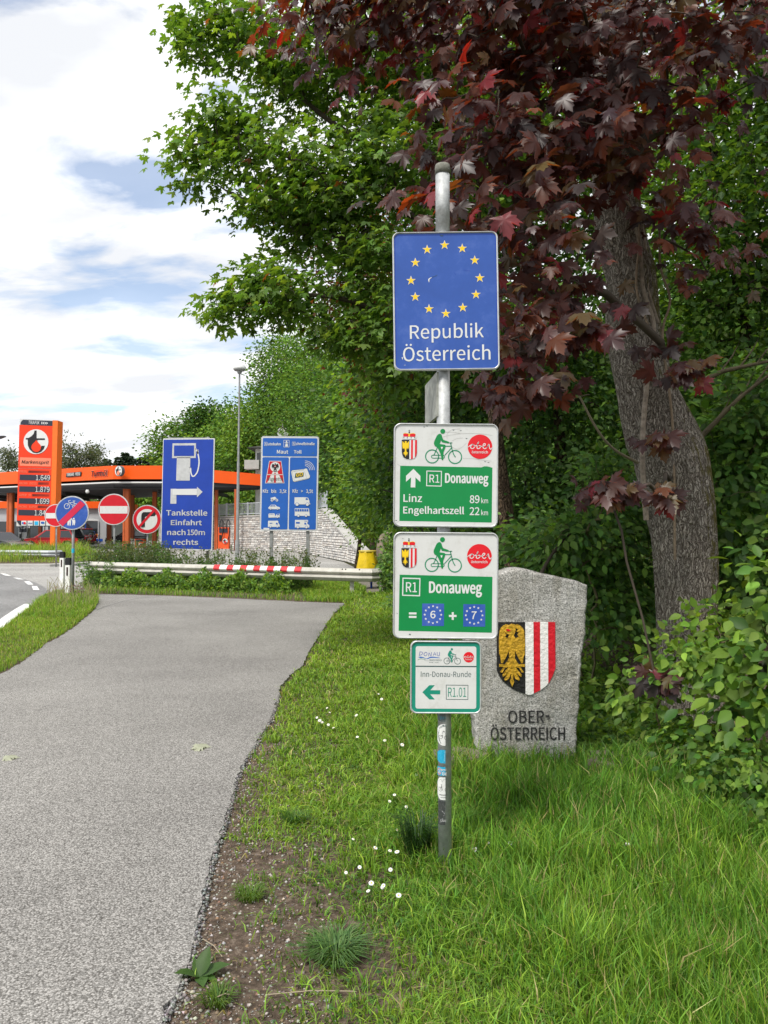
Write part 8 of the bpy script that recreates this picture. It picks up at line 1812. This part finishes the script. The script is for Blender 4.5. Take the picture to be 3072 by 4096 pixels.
strip_plants('weeds', 'dark weeds standing under and behind the guardrail', 'weeds', 350, 1230, .05, 1.1, .78, 9000, .055, DARK + IVY, 72, SPRIG, hp=.9)
strip_plants('weeds', 'bushy weeds wrapped round the left end of the long guardrail', 'weeds', 335, 470, -.55, .9, .82, 2600, .055, MID + IVY, 74, SPRIG, hp=.8)
strip_plants('weeds', 'dense green weeds standing taller than the rail behind its left half', 'weeds', 345, 680, .25, 1.3, 1.12, 7000, .05, MID + PALE[:2] + IVY, 75, SPRIG, hp=.75)
strip_plants('weeds', 'loose green weeds just above the rail behind its striped half', 'weeds', 680, 1240, .25, 1.2, .98, 3600, .045, MID + PALE[:2], 76, SPRIG, hp=.75)
# wiry stalks rising above the rail
rg = np.random.default_rng(73); paths = []; LPp = []; 
for k in range(520):
    px = rg.choice([rg.uniform(345, 640), rg.uniform(640, 1240)], p=[.5, .5]); b0 = on_rail(px, rg.uniform(.1, 1.5)); hh = rg.uniform(.75, 1.15) * (1.12 if px < 600 else .98); d = np.array([rg.normal() * .12, rg.normal() * .08, hh])
    Q = np.array([b0, b0 + d * .5 + rg.normal(size=3) * .02, b0 + d]); paths.append((Q, .005, .002))
    for t in rg.uniform(.25, 1, 26 if px < 600 else 15): LPp.append(b0 + d * t + rg.normal(size=3) * .025)
V_, F_ = tubes_np(paths, 3); o1_ = np_mesh('stalks', V_, F_, mat('stalk_green', (.10, .13, .05), .8, var=.2))
tag(o1_, 'thin wiry weed stalks rising above the guardrail', 'weeds', kind='stuff')
P = np.array(LPp); n = len(P); tip = unit(rg.normal(size=(n, 3)) + [0, 0, .7]); V_, F_, C_ = leaves(CARD, P, frames(tip, rg.normal(size=(n, 3)) + [0, -.4, .3]), rg.uniform(.035, .075, n), pal(rg, n, [(.10, .15, .05), (.13, .17, .07), (.07, .11, .04), (.16, .17, .08)]), rg, .2)
o2_ = np_mesh('stalk_leaves', V_, F_, LEAF, C_, parent=o1_)

# ------------------------------------------------------------------ grass
def blades(X, Y, Z, h, w, lean, cols, rng):
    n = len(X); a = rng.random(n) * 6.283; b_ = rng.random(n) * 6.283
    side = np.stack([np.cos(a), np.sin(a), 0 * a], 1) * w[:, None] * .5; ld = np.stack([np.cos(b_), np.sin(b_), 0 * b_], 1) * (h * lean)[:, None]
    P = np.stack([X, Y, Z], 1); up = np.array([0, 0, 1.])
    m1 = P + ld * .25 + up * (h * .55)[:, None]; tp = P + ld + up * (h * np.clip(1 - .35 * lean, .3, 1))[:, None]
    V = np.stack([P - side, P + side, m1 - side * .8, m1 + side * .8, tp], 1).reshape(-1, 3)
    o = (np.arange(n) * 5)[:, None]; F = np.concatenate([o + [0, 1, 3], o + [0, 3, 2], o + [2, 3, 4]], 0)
    sh = np.array([.75, .75, 1, 1, 1.12])[None, :, None]; C = (cols[:, None, :] * sh).reshape(-1, 3)  # root occlusion painted into the colour: blades darker at base, lighter at tip
    return V, F, C
def gcol(rng, n, yel, dry=.06):
    """yel 0..1: from deep green to yellow-green"""
    g = np.array([.095, .235, .030]); y_ = np.array([.27, .42, .045]); d = np.array([.40, .34, .15])
    t = np.clip(yel + rng.normal(0, .34, n), 0, 1.3)[:, None]; c = g + (y_ - g) * t; m = rng.random(n) < dry; c[m] = d
    return np.clip(c * (1 + rng.normal(0, .30, (n, 1))).clip(.35, 1.9), .01, .6)
rg = np.random.default_rng(81)
def lawn(y0, y1, dens):
    L_ = 9.0; A_ = (y1 - y0); out = []
    n = int(dens * A_ * 6.2); y = rg.uniform(y0, y1, n); x = rg.uniform(-1.0, 5.2, n)
    e = x - LX(np.maximum(y, 1.91)); xb = np.interp(y, BY, BX)
    k = (e > -.01) & (x < xb + .35) & (x / y < .56) & ~((y > 5.15) & (x / y > .235 + .02 * np.sin(y * 9)))
    x, y, e = x[k], y[k], e[k]
    nz = n2(x, y, 2.1, 3) * .6 + n2(x, y, 6.0, 5) * .4
    bare = np.where(y < 5.7, np.maximum(smooth(.09, .28, e + .13 * nz), .34 * smooth(.02, .14, e + .12 * nz)), smooth(-.02, .10, e + .05 * nz))
    bare2 = smooth(.15, 1.3, e + .35 * nz); w_ = np.where(y < 3.9, bare * (.25 + .75 * bare2), bare)
    # worn patches of bare earth among the grass near the camera
    for (px, py, r) in ((1480, 3830, .16), (1180, 3760, .14), (980, 3960, .20), (1300, 3720, .10), (1330, 3400, .05), (1050, 3440, .10), (1120, 3600, .10)):
        p = gp(px, py); w_ = w_ * (1 - .93 * np.exp(-(((x - p.x) / (r * 1.4)) ** 2 + ((y - p.y) / r) ** 2)))
    w_ = w_ * (.35 + .65 * smooth(-.35, .25, n2(x, y, 19, 6) + 2.2 * smooth(.5, 1.2, e) - .25)); k = rg.random(len(x)) < w_
    return x[k], y[k], e[k]
xs1, ys1, es1 = [], [], []
for y0, y1, d in ((1.9, 3.2, 19000), (3.2, 4.5, 13000), (4.5, 6.5, 8500), (6.5, 9.5, 5200), (9.5, 14, 2600), (14, 19, 1500)):
    a, b_, c = lawn(y0, y1, d); xs1.append(a); ys1.append(b_); es1.append(c)
x = np.concatenate(xs1); y = np.concatenate(ys1); e_ = np.concatenate(es1); n = len(x)
tall = smooth(.55, 1.5, e_ + .25 * n2(x, y, 1.7, 7)) * smooth(10, 6, y) 
tall = np.maximum(tall, .55 * smooth(-.7, -.1, x - np.interp(y, BY, BX)))
h = (.025 + .05 * rg.random(n) ** 1.6 + tall * (.03 + .14 * rg.random(n) ** 1.8)) * (1 + .35 * n2(x, y, 3.3, 9) + .25 * n2(x, y, 11, 2)); h *= np.interp(y, [2, 6, 18], [.9, 1.1, 1.7])
post_d = np.hypot(x - PX, y - 3.55); h *= 1 + .9 * np.exp(-(post_d / .16) ** 2)
w = .0046 * (.55 + 1.0 * rg.random(n)) * np.interp(y, [2, 4, 8, 18], [.9, 1.25, 2.2, 4.2])
yel = .60 - .42 * tall + .28 * n2(x, y, 1.2, 4) + .18 * smooth(4.5, 8, y)
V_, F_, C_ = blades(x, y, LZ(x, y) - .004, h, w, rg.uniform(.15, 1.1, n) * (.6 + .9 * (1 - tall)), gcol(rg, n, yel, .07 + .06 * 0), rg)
tag(np_mesh('lawn_grass', V_, F_, GRASS, C_), 'long and short green grass of the lawn beside the path', 'grass', kind='stuff'); print('lawn blades', n)
# small broad leaves of clover and herbs in the lawn
n = 16000; y = 2.2 + 8 * rg.random(n) ** 1.4; x = rg.uniform(-.7, 2.6, n); e_ = x - LX(y); k = (e_ > .35) & (x < np.interp(y, BY, BX)) & (n2(x, y, 2.6, 12) > -.1); x, y = x[k], y[k]; n = len(x)
V_, F_, C_ = leaves(SPRIG, np.stack([x, y, LZ(x, y) + rg.uniform(.004, .04, n)], 1), frames(rg.normal(size=(n, 3)) * [1, 1, .2], rg.normal(size=(n, 3)) * .3 + [0, -.1, 1]), rg.uniform(.010, .022, n), pal(rg, n, [(.07, .16, .03), (.10, .20, .035), (.05, .12, .03)]), rg)
tag(np_mesh('clover', V_, F_, LEAF, C_), 'clover and small herbs growing low among the lawn grass', 'clover', kind='stuff')

def poly_sample(rng, P, n):
    P = np.array([p[:2] for p in P]); lo, hi = P.min(0), P.max(0); out = np.zeros((0, 2))
    while len(out) < n:
        q = rng.uniform(lo, hi, (n * 3, 2)); x, y = q[:, 0], q[:, 1]; ins = np.zeros(len(q), bool); j = len(P) - 1
        for i in range(len(P)):
            xi, yi = P[i]; xj, yj = P[j]; c = ((yi > y) != (yj > y)) & (x < (xj - xi) * (y - yi) / (yj - yi + 1e-12) + xi); ins ^= c; j = i
        out = np.concatenate([out, q[ins]])
    return out[:n]
def patch(name, label, P, n, h0, h1, w0, yel, z, seed, dry=.08, fn=None):
    rg = np.random.default_rng(seed); q = poly_sample(rg, P, n); x, y = q[:, 0], q[:, 1]
    h = rg.uniform(h0, h1, n) * (1 + .3 * n2(x, y, 1.1, seed)); 
    if fn is not None: h, keep = fn(x, y, h, rg); x, y, h = x[keep], y[keep], h[keep]
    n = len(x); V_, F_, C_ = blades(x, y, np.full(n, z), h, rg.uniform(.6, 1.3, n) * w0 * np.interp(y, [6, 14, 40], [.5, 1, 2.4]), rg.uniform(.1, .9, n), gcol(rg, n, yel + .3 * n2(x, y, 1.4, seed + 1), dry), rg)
    return tag(np_mesh(name, V_, F_, GRASS, C_), label, 'grass', kind='stuff')
tipc = gp(250, 2420)
def vf(x, y, h, rg):
    t = np.exp(-(((x - tipc.x) / 1.6) ** 2 + ((y - tipc.y) / 2.2) ** 2)); return h * (1 + 1.6 * t), np.ones(len(x), bool)
patch('verge_grass', 'sunlit yellow-green grass of the verge between road and path', G(*verge_px), 34000, .03, .09, .009, .72, -.005, 82, .14, vf)
patch('strip_grass', 'grass at the edge of the planting strip below the guardrail', G(*strip_px), 22000, .05, .16, .011, .45, .0, 83)
patch('short_strip_grass', 'bright grass under the right end of the guardrail', G((1180, 2340), (1230, 2404), (1382, 2411), (1440, 2394), (1465, 2362), (1425, 2338), (1300, 2326)), 9000, .08, .2, .011, .75, .0, 84)
patch('tall_grass', 'tall yellowing grass around the small guardrail on the traffic island', G(*isle_px), 26000, .25, .70, .010, .78, .12, 85, .16, lambda x, y, h, r: (h * np.where(x > gp(285, 2240).x, .25, 1.0) * (1 + .55 * np.exp(-((x - gp(225, 2230).x) / 1.2) ** 2)), np.ones(len(x), bool)))
# seed heads and stalks on the verge tip
rg = np.random.default_rng(86); q = poly_sample(rg, G((395, 2405), (380, 2434), (300, 2450), (180, 2440), (190, 2400), (300, 2385)), 130); paths = []; 
for (x_, y_) in q: h_ = rg.uniform(.25, .55); paths.append((np.array([[x_, y_, 0], [x_ + rg.normal() * .03, y_, h_ * .6], [x_ + rg.normal() * .07, y_, h_]]), .003, .0045))
V_, F_ = tubes_np(paths, 3); tag(np_mesh('grass_stalks', V_, F_, mat('straw', (.30, .28, .14), .8, var=.2)), 'thin seeding grass stalks on the tip of the verge', 'grass', kind='stuff')

# ------------------------------------------------------------------ small plants and things on the ground
PET = mat('petal_white', (.80, .80, .80), .6); EYE = mat('flower_yellow', (.75, .50, .02), .6); PURP = mat('petal_purple', (.20, .05, .16), .6, var=.2); STEM = mat('flower_stem', (.07, .15, .03), .7)
def lz(x, y): return float(LZ(np.array(x), np.array(y)))
dz0 = None
dp_ = [(1433, 3422), (1470, 3364), (1548, 3380), (1565, 3425), (1607, 3382), (1548, 3185), (1617, 3190), (1394, 3336), (1384, 3451), (1482, 3485), (1498, 3514), (1516, 3514), (1497, 3538), (1564, 3501), (1598, 3535), (1573, 3300), (1582, 3161), (1656, 3065), (1543, 2948), (1597, 2951), (1941, 3341), (2039, 3339), (1920, 3345), (2497, 3362), (2456, 3437), (2344, 3243), (1286, 2860), (1310, 2838), (1296, 2870), (1325, 2815), (1280, 2845), (1312, 2868), (1452, 2840), (1348, 2902), (1437, 2928), (1505, 2765), (1530, 2770)]
rg = np.random.default_rng(90); first = None
for i, (px, py) in enumerate(dp_):
    h_ = rg.uniform(.07, .12); g = gp(px, py, h_ - .01); x_, y_ = g.x, g.y
    lab = 'white daisy in the far part of the lawn left of the lowest sign' if py < 3000 else ('white daisy standing alone in the grass right of the signpost' if px > 1800 else 'white daisy in the loose group left of the signpost foot')
    if first is None:
        first = empty('daisy', (x_, y_, lz(x_, y_)), lab, 'flower', 'daisies in the lawn')
        q = MB(); q.tube([(0, 0, 0), (.004, 0, .05), (0, 0, .1)], .0012, STEM, 5); q.build('stem', first)
        q = MB(); n = 12
        for k in range(n):
            a = 2 * math.pi * k / n; ca, sa = math.cos(a), math.sin(a); r = .0115
            q.add([(ca * .002 - sa * .002, sa * .002 + ca * .002, .1), (ca * r * .6 - sa * .003, sa * r * .6 + ca * .003, .1015), (ca * r, sa * r, .100), (ca * r * .6 + sa * .003, sa * r * .6 - ca * .003, .1015)], [(0, 1, 2, 3)], PET)
        q.build('petals', first); q = MB(); q.lathe((0, 0, .1), [(.0035, 0), (.003, .0025), (.001, .0035)], EYE, 8); q.build('flower_head', first); o = first
    else: o = copy_tree(first)
    o.location = (x_, y_, lz(x_, y_)); o['label'] = lab; s_ = h_ / .1 * (1.15 if py < 3000 else 1.0); o.scale = (s_ * .95, s_ * .95, h_ / .1); o.rotation_euler = (rg.uniform(.3, .9), rg.normal() * .15, rg.normal() * .3)
pt_ = poly_sample(rg, G((390, 2405), (370, 2425), (290, 2425), (200, 2410), (300, 2388)), 26)
V_ = []; paths = []; pos = []
for (x_, y_) in pt_: h_ = rg.uniform(.22, .34); paths.append((np.array([[x_, y_, 0], [x_, y_, h_ * .5], [x_ + rg.normal() * .02, y_, h_]]), .003, .003)); pos += [(x_ + rg.normal() * .02, y_ + rg.normal() * .02, h_ + rg.normal() * .01) for _ in range(5)]
pos = np.array(pos); n = len(pos); V_, F_, C_ = leaves(CARD, pos, frames(rg.normal(size=(n, 3)) + [0, 0, 1], rg.normal(size=(n, 3))), rg.uniform(.02, .035, n), pal(rg, n, [(.17, .05, .13), (.24, .08, .18)]), rg)
o = np_mesh('purple_flowers', V_, F_, LEAF, C_); tag(o, 'small purple flowers on the tip of the verge by the marker posts', 'flowers', kind='stuff')
V_, F_ = tubes_np(paths, 3); np_mesh('stems', V_, F_, STEM, parent=o)
# tussock, dock plant, fallen leaves, twigs
def tussock(px, py, n, hh, rr, label, seed, cols, sp=1.0):
    rg = np.random.default_rng(seed); g = gp(px, py); z_ = lz(g.x, g.y); e = empty('grass_tussock', (g.x, g.y, z_), label, 'grass tuft')
    a = rg.random(n) * 6.283; r = rr * rg.random(n) ** .6; x = r * np.cos(a); y = r * np.sin(a); h = hh * rg.uniform(.6, 1.1, n)
    V = []; b_ = np.arctan2(y, x) + rg.normal(0, .4, n); ln = rg.uniform(.4, 1.2, n) * sp; side = np.stack([-np.sin(b_), np.cos(b_), 0 * b_], 1) * .0022; d = np.stack([np.cos(b_), np.sin(b_), 0 * b_], 1) * (h * ln)[:, None]
    P = np.stack([x * .5, y * .5, 0 * x], 1); up = np.array([0, 0, 1.]); m1 = P + d * .35 + up * (h * .6)[:, None]; tp = P + d + up * (h * .62)[:, None]
    V = np.stack([P - side, P + side, m1 - side, m1 + side, tp], 1).reshape(-1, 3); o = (np.arange(n) * 5)[:, None]; F = np.concatenate([o + [0, 1, 3], o + [0, 3, 2], o + [2, 3, 4]], 0)
    C = np.repeat(pal(rg, n, cols), 5, 0); np_mesh('blades', V, F, GRASS, C, parent=e)['kind'] = 'stuff'
tussock(1345, 3795, 420, .085, .17, 'dense grey-green grass tussock on the bare earth near the camera', 91, [(.10, .20, .06), (.15, .26, .08), (.08, .16, .045)], 1.5)
tussock(1670, 3440, 240, .34, .10, 'tall dark sedge-like tuft just left of the signpost foot', 92, [(.035, .085, .025), (.05, .11, .03)], .45)
tussock(1000, 3570, 150, .07, .10, 'small grass tuft in the dirt at the crumbling path edge', 93, [(.10, .19, .03), (.14, .23, .04)])
tussock(870, 3985, 140, .06, .09, 'lowest small grass tuft near the dock plant', 94, [(.12, .20, .03), (.09, .16, .03)])
tussock(1180, 3280, 160, .10, .10, 'grass tuft at the lawn edge beside the dirt strip', 95, [(.07, .16, .03), (.10, .20, .03)])
g = gp(800, 3890); dk = empty('dock_plant', (g.x, g.y, lz(g.x, g.y)), 'broad-leaved dock plant at the edge of the asphalt', 'plant')
rg = np.random.default_rng(96)
for (a, L_, el) in ((-2.6, .10, .5), (-1.2, .08, .2), (.3, .11, .35), (1.3, .10, .9), (2.2, .07, .7), (-.4, .07, .15)):
    d = np.array([[math.cos(a) * math.cos(el), math.sin(a) * math.cos(el), math.sin(el)]]); V_, F_, C_ = leaves(OVATE, np.zeros((1, 3)), frames(d, np.array([[0, 0, 1.]])), np.array([L_]), np.array([[.075, .15, .04]]), rg, .1)
    np_mesh('leaf', V_, F_, LEAF, C_, parent=dk)
PALEL = leafmat('dry_pale_leaf', .2, (1.2, 1.2, .9), .7, .2)
for (px, py, s_, rz, label, name) in ((775, 2992, .125, 1.4, 'pale dry maple leaf lying flat on the path, near its middle', 'fallen_leaf'), (812, 2998, .09, -1.5, 'pale dry leaf touching the larger one on the path', 'fallen_leaf'), (15, 3038, .10, 1.2, 'pale dry leaf on the path at the left edge of the picture', 'fallen_leaf')):
    g = gp(px, py); V_, F_, C_ = leaves(MAPLE, np.zeros((1, 3)), frames(np.array([[math.sin(rz), math.cos(rz), .04]]), np.array([[.1, -.1, 1.]])), np.array([s_]), np.array([[.42, .44, .33]]), rg, .05)
    o = np_mesh(name, V_, F_, PALEL, C_); o.location = (g.x, g.y, .012); tag(o, label, 'leaf', 'pale leaves fallen on the path')
for i, (px, py, L_, rz, lab) in enumerate(((850, 3790, .16, -.9, 'thin dry twig lying in the dirt above the dock plant'), (1250, 3960, .30, .05, 'long dry grass stem lying across the worn turf'), (900, 3975, .05, .1, 'short pale stick in the dirt beside the dock plant'))):
    g = gp(px, py); q = MB(); q.tube([(-L_ / 2, 0, .004), (0, .006, .010), (L_ / 2, 0, .006)], .0022, mat('dry_twig', (.30, .25, .18), .9), 5); o = q.build('twig', loc=(g.x, g.y, lz(g.x, g.y) + .01)); o.rotation_euler = (0, 0, rz); tag(o, lab, 'twig')
# grit and pebbles of the dirt strip
rg = np.random.default_rng(97); n = 9000; y = 2.3 + 4.2 * rg.random(n) ** 1.3; x = LX(y) + .0 + rg.random(n) ** 1.5 * .55
s_ = .0025 + .009 * rg.random(n) ** 3.5
OCT = (np.array([(1, 0, 0), (0, 1, 0), (-1, 0, 0), (0, -1, 0), (0, 0, .6), (0, 0, -.6)], float), np.array([(0, 1, 4), (1, 2, 4), (2, 3, 4), (3, 0, 4), (1, 0, 5), (2, 1, 5), (3, 2, 5), (0, 3, 5)]))
PEB = leafmat('pebble', 0.0, rough=.85, spec=.2)
a = rg.random(n) * 6.28; tip = np.stack([np.cos(a), np.sin(a), .15 * rg.normal(size=n)], 1)
V_, F_, C_ = leaves(OCT, np.stack([x, y, LZ(x, y) + .001], 1), frames(tip, np.tile([0, 0, 1.], (n, 1)) + rg.normal(size=(n, 3)) * .3), s_, pal(rg, n, [(.30, .28, .25), (.18, .16, .14), (.42, .40, .37), (.12, .09, .07), (.22, .15, .10)]), rg, .15)
tag(np_mesh('gravel', V_, F_, PEB, C_), 'small stones and grit on the dirt strip along the path', 'gravel', kind='stuff')
# crumbs of asphalt along the broken edge
n = 5200; y = 2.3 + 5 * rg.random(n) ** 1.2; x = LX(y) + rg.normal(0, .009, n) + .004; s_ = rg.uniform(.004, .011, n)
a = rg.random(n) * 6.28; tip = np.stack([np.cos(a), np.sin(a), .3 * rg.normal(size=n)], 1)
V_, F_, C_ = leaves(OCT, np.stack([x, y, rg.uniform(-.035, -.003, n)], 1), frames(tip, rg.normal(size=(n, 3)) * .5 + [0, 0, 1]), s_, pal(rg, n, [(.22, .215, .21), (.32, .31, .30), (.14, .135, .13)]), rg, .15)
tag(np_mesh('asphalt_crumbs', V_, F_, PEB, C_), 'crumbled asphalt grains along the broken path edge', 'gravel', kind='stuff')
# litter of dead leaves under the trees between stone and trunk
n = 900; y = rg.uniform(5.4, 9, n); x = np.interp(y, BY, BX) + rg.uniform(-1.2, 1.2, n); z = LZ(x, y) + .02
V_, F_, C_ = leaves(CARD, np.stack([x, y, z], 1), frames(rg.normal(size=(n, 3)) * [1, 1, .2], rg.normal(size=(n, 3)) * .2 + [0, 0, 1]), rg.uniform(.04, .09, n), pal(rg, n, [(.22, .13, .07), (.16, .10, .06), (.30, .20, .12)]), rg)
tag(np_mesh('leaf_litter', V_, F_, PEB, C_), 'brown dead leaves on the ground between stone and maple trunk', 'leaf litter', kind='stuff')
tris = sum(sum(len(p.vertices) - 2 for p in o.data.polygons) if len(o.data.polygons) < 3000 else len(o.data.polygons) * (len(o.data.polygons[0].vertices) - 2) for o in bpy.data.objects if o.type == 'MESH')
print('TRIS', tris, 'objects', len(bpy.data.objects))
